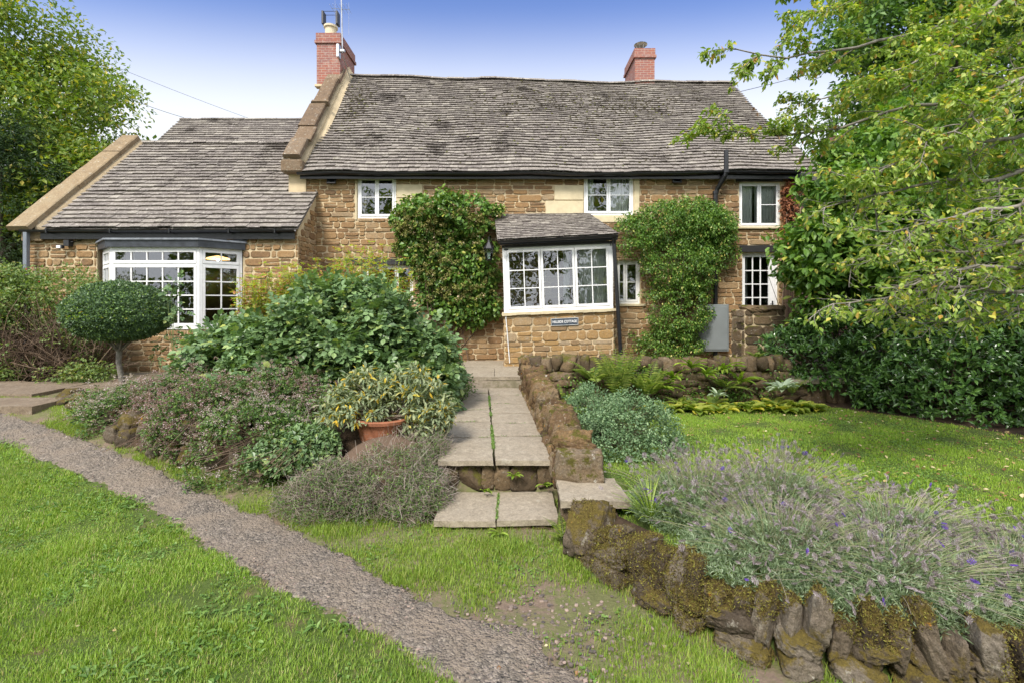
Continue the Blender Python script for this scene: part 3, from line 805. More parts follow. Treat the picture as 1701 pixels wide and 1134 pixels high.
window(W4, [(.33, 1, 1), (.34, 1, 1), (.33, 1, 1)], rec=.1, label='low window behind the rose shoots')
window(W5, [(.38, 1, 2), (.62, 1, 2)], rec=.1, label='low window between porch and climber', sill=True)
# door
dm = MB(); dg = MB(); x0, x1, z0, z1 = DR; O = (x0, DM + .08, 0); w = x1 - x0
for a, b, c, d in ((0, .05, z0, z1), (w - .05, w, z0, z1), (0.05, w - .05, z1 - .05, z1)): obox(dm, O, UX, UZ, -UY, a, b, c, d, -.08, .02)
obox(dm, O, UX, UZ, -UY, .055, w - .055, z0 + .02, z0 + .75, -.05, 0)
casement(dm, dg, O, UX, -UY, .055, w - .16, z0 + .75, z1 - .055, 3, 5, st_=.05, bar=.026, n0=.0)
obox(dm, O, UX, UZ, -UY, w - .16, w - .055, z0 + .02, z1 - .055, -.05, -.001)
door = dm.build('door', [M['white']], cot); door['label'] = 'white glazed door under a black lintel'
q = dg.build('pane', [M['glass']], door); q.location = (0, 0, 0)
h_ = MB(); box(h_, x1 - .125, x1 - .095, DM + .055, DM + .085, 2.0, 2.2, b=.004); tube(h_, [(x1 - .11, DM + .06, 2.12), (x1 - .11, DM + .02, 2.12), (x1 - .2, DM + .02, 2.12)], .009, 6)
q = h_.build('handle', [M['iron']], door); q.location = (0, 0, 0)
c_ = MB(); curtain(c_, O, UX, -UY, .08, .24, z0 + .8, z1 - .1, -.15, 3); q = c_.build('curtain', [M['curtain']], door); q.location = (0, 0, 0)

# ---- bay window of the wing
FB = 10.62
bx = [(-9.52, DW), (PX(183, FB), FB), (PX(331, FB), FB), (-6.28, DW)]
bz0, bz1 = 1.58, PZ(411, FB)
bay = MB(); bg = MB(); bw = MB(); bs = MB(); lead = MB(); leadf = MB()
specs = [2, 5, 2]
for k in range(3):
    (ax, ay), (bx_, by) = bx[k], bx[k + 1]
    A = np.array([ax, ay, 0]); B = np.array([bx_, by, 0]); U = B - A; L = np.linalg.norm(U); U /= L; Nv = np.array([U[1], -U[0], 0])
    tr = bz1 - .37
    obox(bay, A, U, UZ, Nv, 0, L, bz0, bz0 + .06, -.08, .03); obox(bay, A, U, UZ, Nv, 0, L, bz1 - .05, bz1, -.08, .0)
    obox(bay, A, U, UZ, Nv, .0, L, tr - .02, tr + .02, -.08, -.004)
    obox(bay, A, U, UZ, Nv, 0, .06, bz0 + .06, bz1 - .05, -.08, .002); obox(bay, A, U, UZ, Nv, L - .06, L, bz0 + .06, bz1 - .05, -.08, .002)
    casement(bay, bg, A, U, Nv, .065, L - .065, tr + .022, bz1 - .055, specs[k], 1, st_=.05, bar=.026, n0=.012)
    casement(bay, bg, A, U, Nv, .065, L - .065, bz0 + .07, tr - .022, specs[k], 4, st_=.05, bar=.026, n0=.012)
    # stone base and lead roof
    bw.add([A + UZ * (GZ - .2), B + UZ * (GZ - .2), B + UZ * bz0, A + UZ * bz0], [(0, 1, 2, 3)])
    wall_stones(bs, A, U, Nv, L, GZ - .05, bz0 - .01, (), seed=40 + k, gap=.022, wid=(.14, .36))
    obox(leadf, A, U, UZ, Nv, -.04, L + .04, bz1, bz1 + .15, -.06, .09 if k == 1 else .088)
    obox(lead, A, U, UZ, Nv, -.06, L + .06, bz1 + .152, bz1 + .19, -.1, .13 if k == 1 else .128)
lead.add([(bx[0][0] - .2, DW, bz1 + .30), (bx[3][0] + .2, DW, bz1 + .30), (bx[3][0] + .1, DW - .05, bz1 + .18), (bx[2][0] + .05, FB - .1, bz1 + .192), (bx[1][0] - .05, FB - .1, bz1 + .192), (bx[0][0] - .1, DW - .05, bz1 + .18)], [(0, 1, 2, 3, 4, 5)])
ow = bay.build('window', [M['white']], cot); ow['label'] = 'white bay window with small panes'
q = bg.build('pane', [M['glass']], ow); q.location = (0, 0, 0)
cu = MB(); curtain(cu, (bx[1][0], FB, 0), UX, -UY, .03, .38, bz0, bz1, -.2, 4); curtain(cu, (bx[0][0] + .1, DW, 0), UX, -UY, .0, .5, bz0, bz1, -.05, 5)
q = cu.build('curtain', [M['curtain_d']], ow); q.location = (0, 0, 0)
q = lead.build('lead_roof', [M['lead']], ow); q.location = (0, 0, 0)
q = leadf.build('fascia', [M['leaddark']], ow); q.location = (0, 0, 0)
o_ = bw.build('bay_wall', [M['mortar']], cot); q = bs.build('stonework', [M['ironstone']], o_); q.location = (0, 0, 0)

# ---- porch (a little out of level, as old ones are)
TI = 0.042
px0, px1 = PX(838, DP), PX(1019, DP)
pw = px1 - px0
def PO(u, z): return np.array([px0 + u + (2.0 - z) * 0.0 , DP, z + TI * u])
Up = np.array([1, 0, TI]); Up /= np.linalg.norm(Up); Zp = np.array([-TI * .8, 0, 1.0]); Zp /= np.linalg.norm(Zp)
pO = np.array([px0 - .02, DP, 0]); sz = PZ(521, DP); tz = PZ(413, DP)
pm = MB(); ps = MB()
pm.add([(px0, DP, .5), (px1, DP, .5), (px1, DP, sz + TI * pw), (px0, DP, sz), (px0, DM, .5), (px0, DM, sz), (px1, DM, .5), (px1, DM, sz + TI * pw)], [(0, 1, 2, 3), (4, 0, 3, 5), (1, 6, 7, 2)])
wall_stones(ps, (px0, DP, 0), UX, -UY, pw, .62, sz - .03, (), seed=51, wid=(.16, .42), rows=(.1, .24), tilt=TI * .75)
wall_stones(ps, (px0, DP, 0), UY, -UX, DM - DP, .62, sz - .03, (), seed=52)
wall_stones(ps, (px1, DP, 0), UY, UX, DM - DP, .62, sz + .1, (), seed=53)
pwall = pm.build('porch_wall', [M['mortar']], cot); q = ps.build('stonework', [M['porch_stone']], pwall); q.location = (0, 0, 0)
s_ = MB()
n = 24
for i in range(n):
    u0, u1 = -.05 + (pw + .1) * i / n, -.05 + (pw + .1) * (i + 1) / n
    z_ = sz - .05 + random.uniform(-.008, .008)
    obox(s_, (px0, DP, 0), np.array([1, 0, TI]), UZ, -UY, u0, u1 - .001, z_, sz + .01, -.1, .07 + random.uniform(-.01, .01))
obox(s_, (px0, DP, 0), UY, UZ, -UX, 0, DM - DP, sz - .05, sz + .01, -.1, .06)
q = s_.build('sill', [M['dressed']], pwall); q.location = (0, 0, 0)
pf = MB(); pg = MB()
# front frame in the tilted frame
Of = np.array([px0, DP + .03, sz + .012])
def oboxp(mb, u0, u1, w0, w1, n0, n1): obox(mb, Of, Up, Zp, -UY, u0, u1, w0, w1, n0, n1)
H = tz - sz - .01
oboxp(pf, 0, pw, 0, .07, -.09, .02); oboxp(pf, 0, pw, H - .05, H + .02, -.09, .01)
cwid = (pw - .16) / 3
oboxp(pf, 0, .09, .07, H - .05, -.09, .012); oboxp(pf, pw - .07, pw, .07, H - .05, -.09, .012)
def casement_p(u0, u1, w0, w1, cols, rows):
    st_, bar, n0, th = .05, .022, .03, .045
    oboxp(pf, u0, u1, w0, w0 + .06, n0 - th, n0); oboxp(pf, u0, u1, w1 - st_, w1, n0 - th, n0)
    oboxp(pf, u0, u0 + st_, w0 + .06, w1 - st_, n0 - th, n0 - .001); oboxp(pf, u1 - st_, u1, w0 + .06, w1 - st_, n0 - th, n0 - .001)
    a, b, c, d = u0 + st_, u1 - st_, w0 + .06, w1 - st_
    for i in range(1, cols): x = a + (b - a) * i / cols; oboxp(pf, x - bar / 2, x + bar / 2, c, d, n0 - th * .8, n0 - .008)
    for i in range(1, rows): z = c + (d - c) * i / rows; oboxp(pf, a, b, z - bar / 2, z + bar / 2, n0 - th * .8, n0 - .011)
    V = [Of + Up * u + Zp * w_ - UY * (n0 - th * .5) for u, w_ in ((a, c), (b, c), (b, d), (a, d))]
    pg.add(V, [(0, 1, 2, 3)])
for i in range(3): casement_p(.09 + i * cwid + .005, .09 + (i + 1) * cwid - .005, .075, H - .055, 2, 3)
# side window (left) and boarded right side
Os = np.array([px0 + .01, DM, 0]); Us = -UY; Ls = DM - DP - .02
obox(pf, Os, Us, UZ, -UX, 0, Ls, sz + .012, sz + .08, -.08, .02); obox(pf, Os, Us, UZ, -UX, 0, Ls, tz - .06, tz, -.08, .02)
obox(pf, Os, Us, UZ, -UX, 0, .08, sz + .08, tz - .06, -.08, .018)
casement(pf, pg, Os, Us, -UX, .085, Ls - .02, sz + .085, tz - .065, 2, 3, n0=.025)
Or = np.array([px1, DP, 0])
obox(pf, Or, UY, UZ, UX, .02, DM - DP, sz + .14, sz + .22, -.08, -.005); obox(pf, Or, UY, UZ, UX, .02, DM - DP, tz + .02, tz + .12, -.08, -.005)
casement(pf, pg, Or, UY, UX, .03, DM - DP - .02, sz + .22, tz + .02, 2, 3, n0=.0)
pwin = pf.build('window', [M['white']], cot); pwin['label'] = 'three porch casements, each of six panes'
q = pg.build('pane', [M['glass']], pwin); q.location = (0, 0, 0)
cu = MB(); curtain(cu, (px0, DP, 0), UX, -UY, pw * .70, pw * .97, sz + .1, tz + .1, -.3, 7); curtain(cu, (px0, DP, 0), UX, -UY, pw * .56, pw * .62, sz + .1, tz + .1, -.5, 2)
q = cu.build('curtain', [M['curtain']], pwin); q.location = (0, 0, 0)
# porch ceiling and roof
pr = MB()
eL = np.array([px0 - .16, DP - .2, PZ(399, DP - .2)]); eR = np.array([PX(1027, DP - .2), DP - .2, PZ(389, DP - .2)])
rL = np.array([PX(821, DM), DM, PZ(356, DM)]); rR = np.array([PX(976, DM), DM, PZ(354.5, DM)])
roof_tiles(pr, eL, eR, rR, rL, 15, 0.16, thick=.014, seed=31, slot=.016)
pr.add([eR + UZ * .02, rR + UZ * .02, np.array([eR[0] - .1, DM, eR[2] - .05])], [(0, 1, 2)])
roof_tiles(pr, eR + np.array([0, .001, 0]), np.array([eR[0] - .02, DM, eR[2] + .02]), rR + np.array([.01, 0, 0.0]), rR, 13, .2, thick=.014, seed=33, slot=.016)
ob = pr.build('porch_roof', [M['tile']], cot)
pt = MB()
obox(pt, (px0, DP, 0), np.array([1, 0, TI]), UZ, -UY, -.06, pw + .05, tz + .012, tz + .07, -.06, .03)
q = pt.build('fascia', [M['wood_dark']], ob); q.location = (0, 0, 0)
pg2 = MB(); gutter(pg2, [(eL[0] + .02, eL[1] - .06, eL[2] - .03), (eR[0] - .02, eR[1] - .06, eR[2] - .03)], .055)
obox(pg2, (px0, DP, 0), np.array([1, 0, TI]), UZ, -UY, -.1, pw + .08, tz + .072, tz + .16, .06, .09)
q = pg2.build('gutter', [M['black']], ob); q.location = (0, 0, 0)
xg = eR[0] - .06
pipe('downpipe', [(xg - .04, DP - .25, eR[2] - .05), (xg - .03, DP - .16, eR[2] - .22), (xg + .13, DP - .14, PZ(590, DP - .14))], .045, M['black'], 'leaning black downpipe at the porch corner')
wp = MB(); tube(wp, [(px0 + .03, DP - .04, sz - .06), (px0 + .07, DP - .04, 1.4), (px0 + .12, DP - .04, .78)], .012, 6)
ob = wp.build('cable', [M['white']], cot)
# ---- rooms behind the glass
rm_ = MB()
def room(x0, x1, y0, y1, z0, z1):
    V = [(x, y, z) for x in (x0, x1) for y in (y0, y1) for z in (z0, z1)]
    rm_.add(V, [(0, 1, 3, 2), (4, 6, 7, 5), (2, 3, 7, 6), (0, 2, 6, 4), (1, 5, 7, 3)])
room(XL + .02, 0.5, DM + .35, 16.2, 3.2, 5.35); room(.55, 3.6, DM + .35, 16.2, 3.2, 5.35); room(3.65, XR - .02, DM + .35, 16.2, 3.2, 5.35)
room(XL + .02, -.5, DM + .35, 16.2, .72, 3.1); room(-.45, 3.4, DM + .35, 16.2, .72, 3.1); room(3.45, XR - .02, DM + .35, 16.2, .72, 3.1)
room(WX0 + .1, XL - .4, DW + .31, 16.0, .72, 3.7)
ob = rm_.build('interior', [M['plaster']], cot)
fl_ = MB(); box(fl_, px0 + .02, px1 - .02, DP + .02, DM - .01, .6, .7); ob = fl_.build('porch_floor', [M['slab']], cot); fl_ = MB(); box(fl_, px0 + .12, px1 - .12, DP + .12, DM - .01, tz + .05, tz + .08)
ob = fl_.build('porch_ceiling', [M['plaster']], cot)

# ---- fittings on the house
pend = thing('pendant_lamp', 'lit orange glass pendant lamp hanging inside the bay window room', 'pendant lamp', (-6.9, 11.9, 3.0))
lx, ly, lz = PX(362, 11.9), 11.9, PZ(430, 11.9)
pl = MB(); lathe(pl, (lx, ly, lz), [(.26, -.02), (.24, 0.015), (.12, .05), (.03, .07), (.028, .068), (.11, .045), (.24, .0)], 24)
pl.build('shade', [M['lampglow']], pend); pl = MB(); lathe(pl, (lx, ly, lz - .03), [(0, -.035), (.035, 0), (0, .035)], 10); pl.build('bulb', [M['bulb']], pend)
pl = MB(); tube(pl, [(lx, ly, lz + .06), (lx, ly, 3.69)], .006, 5); pl.build('flex', [M['iron']], pend)

sg = thing('name_sign', 'small slate name plate reading HILLSIDE COTTAGE on the porch wall', 'name sign', (PX(937, DP), DP - .05, PZ(536, DP)))
M['slate'] = simple('slate', (0.05, 0.065, 0.085), 0.4, var=.5, nscale=20)
u0, u1 = PX(915, DP) - px0, PX(960, DP) - px0
z_ = PZ(543.5, DP) - TI * u0 + .03; z2 = PZ(530, DP) - TI * u0 + .01
a = MB(); obox(a, (px0, DP, 0), np.array([1, 0, TI]), UZ, -UY, u0, u1, z_, z2, .02, .05); a.build('plate', [M['slate']], sg)
a = MB()
for q in ((u0, u1, z_, z_ + .008), (u0, u1, z2 - .008, z2), (u0, u0 + .008, z_ + .008, z2 - .008), (u1 - .008, u1, z_ + .008, z2 - .008)):
    obox(a, (px0, DP, 0), np.array([1, 0, TI]), UZ, -UY, *q, .05, .053)
a.build('border', [M['offwhite']], sg)
tc = bpy.data.curves.new('lettering', 'FONT'); tc.body = 'HILLSIDE COTTAGE'; tc.size = .078; tc.extrude = .002; tc.align_x = 'CENTER'; tc.align_y = 'CENTER'; tc.offset = .0015
tc.materials.append(M['white'])
to = bpy.data.objects.new('lettering', tc); COL.objects.link(to); to.parent = sg
uc = (u0 + u1) / 2
to.location = tuple(np.array([px0 + uc, DP - .054, (z_ + z2) / 2 + TI * uc]) - np.array(sg.location)); to.rotation_euler = (radians(90), -TI, 0)
bpy.context.view_layer.update()
to.scale = ((u1 - u0 - .07) / max(to.dimensions.x, .01), 1, 1)
me_ = bpy.data.meshes.new_from_object(to); tl = bpy.data.objects.new('lettering', me_); COL.objects.link(tl); tl.parent = sg
tl.location = to.location; tl.rotation_euler = to.rotation_euler; tl.scale = to.scale
bpy.data.objects.remove(to); tl.name = 'lettering'

lan = thing('wall_lantern', 'black wall lantern with a pointed cap, fixed beside the porch roof', 'lantern', (PX(812, 11.7), 11.7, PZ(418, 11.7)))
LX, LY, LZ = PX(812, 11.45), 11.45, PZ(420, 11.45)
a = MB(); lathe(a, (LX, LY, LZ + .1), [(.13, -.01), (.125, .01), (.03, .15), (.02, .2), (0, .21)], 6); a.build('cap', [M['iron']], lan)
a = MB(); lathe(a, (LX, LY, LZ - .16), [(0, 0), (.07, 0), (.115, .25), (.11, .25), (.065, .01)], 6); a.build('glass', [M['glass']], lan)
a = MB()
for k in range(6):
    t = k * pi / 3; tube(a, [(LX + .07 * cos(t), LY + .07 * sin(t), LZ - .16), (LX + .115 * cos(t), LY + .115 * sin(t), LZ + .09)], .006, 4)
lathe(a, (LX, LY, LZ - .19), [(0, 0), (.06, 0), (.075, .03), (0, .03)], 6)
tube(a, [(LX, LY, LZ + .3), (LX, LY, LZ + .36), (LX + .02, LY + .3, LZ + .38), (LX + .05, DM - .03, LZ + .25)], .012, 6); a.build('bracket', [M['iron']], lan)
def flood(px, py, label, d=DM - .15):
    t = thing('floodlight', label, 'floodlight', tuple(P(px, py, d)))
    c = P(px, py, d); a = MB()
    U = UX; W = np.array([0, .35, .94]); Nn = np.array([0, -.94, .35])
    obox(a, c, U, W, Nn, -.11, .11, -.075, .075, -.05, .0); a.build('housing', [M['iron']], t)
    b = MB(); obox(b, c, U, W, Nn, -.09, .09, -.055, .055, .001, .006); b.build('lens', [M['glass']], t)
    e = MB(); tube(e, [c + UY * .03, c + UY * .14 + UZ * .02], .02, 6); e.build('bracket', [M['iron']], t)
flood(550, 300, 'small black floodlight under the eave, left of the first upper window')
flood(1125, 299, 'small black floodlight under the eave, between the middle and right upper windows')
se = thing('security_light', 'small black sensor light under the wing gutter, above the rose hips', 'security light', tuple(P(105, 405, DW - .1)))
c = P(108, 404, DW - .12); a = MB(); obox(a, c, UX, UZ, -UY, -.02, .1, -.07, .07, -.1, .02); tube(a, [c + UX * .04, c + UX * .3 + UZ * .08 + UY * .1], .01, 5); a.build('body', [M['iron']], se)
a = MB(); obox(a, c, UX, UZ, -UY, -.16, -.03, -.13, -.05, -.02, .05); a.build('lamp_head', [M['iron']], se)
a = MB(); obox(a, c, UX, UZ, -UY, -.15, -.06, -.12, -.06, .051, .058); a.build('lens', [M['white']], se)

ae = thing('television_aerial', 'tall thin television aerial strapped to the left chimney', 'aerial', (-5.2, 15.0, 9.9))
a = MB(); tube(a, [(-5.17, 14.75, 9.75), (-5.20, 14.75, 11.2), (-5.24, 14.75, 12.6)], .022, 8); a.build('mast', [M['metal']], ae)
a = MB(); tube(a, [(-5.5, 14.75, 11.12), (-4.95, 14.75, 11.08)], .007, 5)
for k in range(6): x = -5.48 + k * .1; tube(a, [(x, 14.5, 11.1), (x, 15.0, 11.1)], .004, 4)
for z in (11.1,): pass
tube(a, [(-5.4, 14.75, 10.6), (-5.4, 14.75, 11.4)], .004, 4); tube(a, [(-4.98, 14.75, 10.3), (-4.98, 14.75, 11.3)], .004, 4); a.build('antenna', [M['metal']], ae)
a = MB(); box(a, -5.36, -5.1, 14.7, 14.8, 9.78, 9.86, b=.01); box(a, -5.33, -5.25, 14.65, 14.84, 9.6, 10.0, b=.01); tube(a, [(-5.17, 14.8, 9.7), (-5.05, 15.3, 9.0)], .012, 5); a.build('clamp', [M['metal']], ae)

cab = thing('meter_cabinet', 'tall grey meter cabinet against the wall beside the climber', 'cabinet', (PX(1185, 12.1), 12.1, .8))
a = MB(); box(a, PX(1160, 12.05), PX(1211, 12.05), 12.05, 12.29, .95, PZ(506, 12.05), b=.01); a.build('body', [M['cabinet']], cab)
a = MB(); box(a, PX(1163, 12.05), PX(1208, 12.05), 12.03, 12.049, 1.0, PZ(509, 12.05), b=.004); a.build('door_panel', [M['cabinet']], cab)

# ---- building behind the wing, neighbour behind the tree
rb = thing('rear_building', 'taller stone tiled building rising behind the low wing roof', 'building', (-9, 19, GZ))
a = MB(); roof_tiles(a, (-13.0, 15.9, 6.2), (-5.4, 15.9, 6.2), (-5.4, 19.0, 9.33), (-13.0, 19.0, 9.33), 26, .3, seed=61, thick=.02)
a.add([(-13, 19, 9.33), (-5.4, 19, 9.33), (-5.4, 22.2, 6.1), (-13, 22.2, 6.1)], [(0, 1, 2, 3)]); ridge_tiles(a, (-13, 19, 9.33), (-5.4, 19, 9.33), 18, r=.12); a.build('roof', [M['tile']], rb)
a = MB(); a.add([(-12.9, 17.31, .5), (-12.9, 22, .5), (-12.9, 22, 6.1), (-12.9, 19, 9.25), (-12.9, 17.31, 7.5)], [(0, 1, 2, 3, 4)])
a.add([(-12.9, 17.31, .5), (-5.7, 17.31, .5), (-5.7, 17.31, 7.5), (-12.9, 17.31, 7.5)], [(0, 1, 2, 3)]); a.add([(-12.9, 22, .5), (-5.5, 22, .5), (-5.5, 22, 6.1), (-12.9, 22, 6.1)], [(0, 1, 2, 3)])
a.build('wall', [M['mortar']], rb)
nb = thing('brick_house', 'red brick house glimpsed through the leaves at the right', 'house', (12.5, 21, .7))
a = MB(); box(a, 13.6, 19, 20, 25, .5, 7.2); box(a, 14.0, 15.0, 21, 22, 7.2, 9.4); a.build('wall', [M['brick']], nb)
a = MB(); a.add([(13.2, 19.7, 7.1), (19.4, 19.7, 7.1), (19.4, 22.5, 8.9), (13.2, 22.5, 8.9), (19.4, 25.3, 7.1), (13.2, 25.3, 7.1)], [(0, 1, 2, 3), (3, 2, 4, 5), (0, 3, 5), (1, 4, 2)]); a.build('roof', [M['tile']], nb)
# ================================================================ GROUND
def sstep(a, b, x):
    t = np.clip((np.asarray(x, float) - a) / (b - a), 0, 1); return t * t * (3 - 2 * t)
def zfront(x, y):
    x = np.asarray(x, float); y = np.asarray(y, float)
    z = 0.62 * sstep(4.3, 8.3, y) * (1 - sstep(-0.6, 0.6, x) * 0.0)
    return z + 0.02 * np.sin(x * 1.3 + y) * np.cos(y * 1.7)
def ray_ground(px, py, zf=zfront, d0=1.8, d1=16):
    D = np.linspace(d0, d1, 3000); X = (px - 850.5) / FPX * D; Z = CZ + (HY - py) / FPX * D
    k = np.argmax(Z - zf(X, D) <= 0)
    return X[k], D[k]
path_lo = np.array([ray_ground(*p) for p in [(-160, 690), (0, 735), (100, 778), (240, 842), (330, 902), (430, 965), (530, 1020), (640, 1075), (740, 1134), (900, 1260)]])
path_hi = np.array([ray_ground(*p) for p in [(-160, 655), (0, 682), (100, 715), (190, 745), (290, 790), (400, 838), (520, 890), (640, 960), (760, 1015), (880, 1050), (980, 1134), (1100, 1260)]])
bed_edge = np.array([ray_ground(*p) for p in [(95, 662), (130, 690), (190, 738), (280, 772), (370, 788), (480, 800), (560, 840), (640, 868), (722, 878)]])
wall_line = np.array([(0.58, 4.40), (0.72, 4.08), (0.98, 3.70), (1.30, 3.28), (1.62, 2.98), (2.1, 2.80), (2.8, 2.66), (4.2, 2.45), (9, 2.2)])
def yb(x):
    o = np.argsort(bed_edge[:, 0]); return np.interp(x, bed_edge[o, 0], bed_edge[o, 1], left=99, right=99)
def yw(x): return np.interp(x, wall_line[:, 0], wall_line[:, 1], left=99)
def xl_path(y): return -0.80 - (y - 5.2) * 0.07
def xr_path(y): return 0.42 - (y - 5.2) * 0.067
def terr(x, y):
    x = np.asarray(x, float); y = np.asarray(y, float)
    z = zfront(x, y)
    b = np.where(x < -2.9, sstep(0.0, 0.22, y - yb(x)), sstep(0.05, 0.95, y - yb(x))) * (1 - sstep(-1.05, -0.82, x) * (y < 5.3)) * (x < -0.75)
    z = z * (1 - b) + (0.60 + 0.03 * np.sin(x * 3 + y * 2)) * b
    w = sstep(0.05, 0.2, y - yw(x)) * (x > 0.42) * np.where((x < 1.15) & (y < 5.1), .6, 1.0)
    zl = 0.33 + 0.015 * np.sin(x * 1.1 + 1) * np.cos(y * .9)
    z = z * (1 - w) + zl * w
    r = sstep(8.9, 9.1, y) * (x > 0.0) * (x < 30)
    z = z * (1 - r) + 0.66 * r
    p = (x > xl_path(y) - .02) & (x < xr_path(y) + .25) & (y > 4.7) & (y < 9.6)
    z = np.where(p, np.where(y < 5.35, 0.0, 0.36), z)
    z = np.where((y > 9.6), np.minimum(z, 0.66) * 0 + 0.64, z)
    return z
xs = np.concatenate([np.linspace(-120, -14, 18), np.arange(-13.5, 11.5, 0.07), np.linspace(12, 120, 18)])
ys = np.concatenate([np.linspace(-60, 1.0, 14), np.arange(1.4, 11, 0.07), np.linspace(11.5, 240, 22)])
XX, YY = np.meshgrid(xs, ys, indexing='ij')
ZZ = terr(XX, YY)
fine = (XX > -13) & (XX < 11) & (YY > 1.4) & (YY < 11)
Pn = np.stack([XX.ravel(), YY.ravel(), np.zeros(XX.size)], 1)
ZZ = ZZ + (snoise(Pn, 3.0, 3) * 0.012 * fine.ravel()).reshape(ZZ.shape)
def in_path(x, y, grow=0.0):
    def yi(P_, x):
        o = np.argsort(P_[:, 0]); return np.interp(x, P_[o, 0], P_[o, 1])
    return (y > yi(path_lo, x) - grow) & (y < yi(path_hi, x) + grow)
nx, ny = len(xs), len(ys)
I, J = np.meshgrid(np.arange(nx - 1), np.arange(ny - 1), indexing='ij')
Q = np.stack([I * ny + J, (I + 1) * ny + J, (I + 1) * ny + J + 1, I * ny + J + 1], -1).reshape(-1, 4)
cx = XX.ravel()[Q].mean(1); cy = YY.ravel()[Q].mean(1)
hedge_y = lambda x: np.interp(x, [0, 4.6, 5.6, 6.3, 7.2, 12], [8.55, 8.6, 8.5, 7.75, 6.5, 5.5])
def reg_bed(x, y): return ((y > yb(x) + .02) & (x < -.75) & (y < 9.3) & (x > -7.6))
def reg_upper(x, y): return ((x > .42) & (y > yw(x) + .05) & (y < hedge_y(x)))
rb_ = reg_bed(cx, cy); ru = reg_upper(cx, cy); rp = (cy > 9.3) & (cy < 17) & (cx > -13) & (cx < 9) | ((cx > .1) & (cy > hedge_y(cx)) & (cy < 17) & (cx < 9))
Vg = np.stack([XX.ravel(), YY.ravel(), ZZ.ravel()], 1)
def ground_mat(name, soil, green, thr, bump=.8):
    m, nt, out = mat(name); g = G(nt)
    n1 = g.noise(2.2, 5, .65); n2 = g.noise(28, 5, .75); n3 = g.noise(9, 4, .7)
    c1 = g.mix(n2, tuple(.55 * v for v in soil), tuple(1.4 * v for v in soil))
    c2 = g.mix(n3, tuple(.6 * v for v in green), tuple(1.3 * v for v in green))
    c = g.mix(g.ramp(g.math('ADD', g.math('MULTIPLY', n1, .6), g.math('MULTIPLY', n3, .4)), [(thr - .05, 1), (thr + .05, 0)]), c1, c2)
    p = g.n('BsdfPrincipled', {'Base Color': c, 'Roughness': .95, 'Specular IOR Level': .1, 'Normal': g.bump(n2, bump, .02)})
    nt.links.new(p.outputs[0], out.inputs[0]); return m
M['lawn'] = ground_mat('turf_soil', (0.15, 0.11, 0.065), (0.085, 0.12, 0.03), 0.60)
M['verge'] = ground_mat('verge_soil', (0.21, 0.155, 0.115), (0.16, 0.165, 0.07), 0.52)
M['patio'] = ground_mat('patio_ground', (0.24, 0.20, 0.15), (0.16, 0.14, 0.09), 0.5)
def sub_ground(name, mask, m):
    q = Q[mask]; used = np.unique(q); remap = np.zeros(len(Vg), int); remap[used] = np.arange(len(used))
    mb = MB(); mb.add(Vg[used], remap[q]); o = mb.build(name, [m], None, smooth=True); tag(o, None, None, kind='structure'); return o
sub_ground('flower_bed', rb_, M['soil'])
sub_ground('upper_lawn', ru & ~rb_, M['lawn'])
rs = (cx > 5.2) & (cy > hedge_y(cx)) & (cy < 14)
sub_ground('patio', rp & ~ru & ~rb_ & ~rs, M['patio'])
sub_ground('shrub_bed', rs & ~ru & ~rb_, M['soil']); rp = rp | rs
o_ = np.argsort(path_lo[:, 0]); fl_l = (cy < np.interp(cx, path_lo[o_, 0], path_lo[o_, 1]) + .05) & (cx < 1.0) | (cy < 1.4)
rs = (cx > 5.2) & (cy > hedge_y(cx)) & (cy < 14)
sub_ground('lawn', fl_l & ~rp & ~ru & ~rb_, M['lawn'])
sub_ground('verge', ~fl_l & ~rp & ~ru & ~rb_, M['verge'])

# gravel path: a ribbon a little above the soil
def gravel_mat():
    m, nt, out = mat('trodden_gravel'); g = G(nt); pos = g.n('TexCoord').outputs['Object']
    vo = g.n('TexVoronoi', {'Vector': pos, 'Scale': 70.0, 'Randomness': 1.0}); vc = g.n('SeparateColor', {0: vo.outputs['Color']}).outputs[0]
    vo2 = g.n('TexVoronoi', {'Vector': pos, 'Scale': 33.0, 'Randomness': 1.0}); vc2 = g.n('SeparateColor', {0: vo2.outputs['Color']}).outputs[0]
    c = g.ramp(vc, [(0, (0.062, 0.054, 0.046)), (.4, (0.13, 0.112, 0.092)), (.7, (0.19, 0.16, 0.128)), (1, (0.33, 0.285, 0.23))])
    cb = g.ramp(vc2, [(0, (0.09, 0.08, 0.068)), (.6, (0.20, 0.168, 0.13)), (1, (0.36, 0.30, 0.25))])
    c = g.mix(.4, c, cb)
    dust = g.ramp(g.noise(3.0, 4, .6, pos), [(.40, 0), (.62, .75)])
    c = g.mix(dust, c, (0.23, 0.185, 0.14))
    h = g.math('ADD', g.math('MULTIPLY', vo.outputs['Distance'], -1.0), g.math('MULTIPLY', vo2.outputs['Distance'], -1.2))
    p = g.n('BsdfPrincipled', {'Base Color': c, 'Roughness': .9, 'Specular IOR Level': .2, 'Normal': g.bump(h, .9, .012)})
    nt.links.new(p.outputs[0], out.inputs[0]); return m
M['gravel'] = gravel_mat()
def resample(P_, n):
    d = np.concatenate([[0], np.cumsum(np.linalg.norm(np.diff(P_, axis=0), axis=1))]); t = np.linspace(0, d[-1], n)
    return np.stack([np.interp(t, d, P_[:, 0]), np.interp(t, d, P_[:, 1])], 1)
n = 420; m_ = 34
lo, hi = resample(path_lo, n), resample(path_hi, n)
t = np.linspace(0, 1, m_)[None, :, None]
PPt = lo[:, None, :] * (1 - t) + hi[:, None, :] * t
edge = snoise(np.stack([np.arange(n) * .06, np.zeros(n), np.zeros(n)], 1), 2.2, 4) * .06 + snoise(np.stack([np.arange(n) * .06, np.ones(n), np.zeros(n)], 1), 9.0, 3) * .035
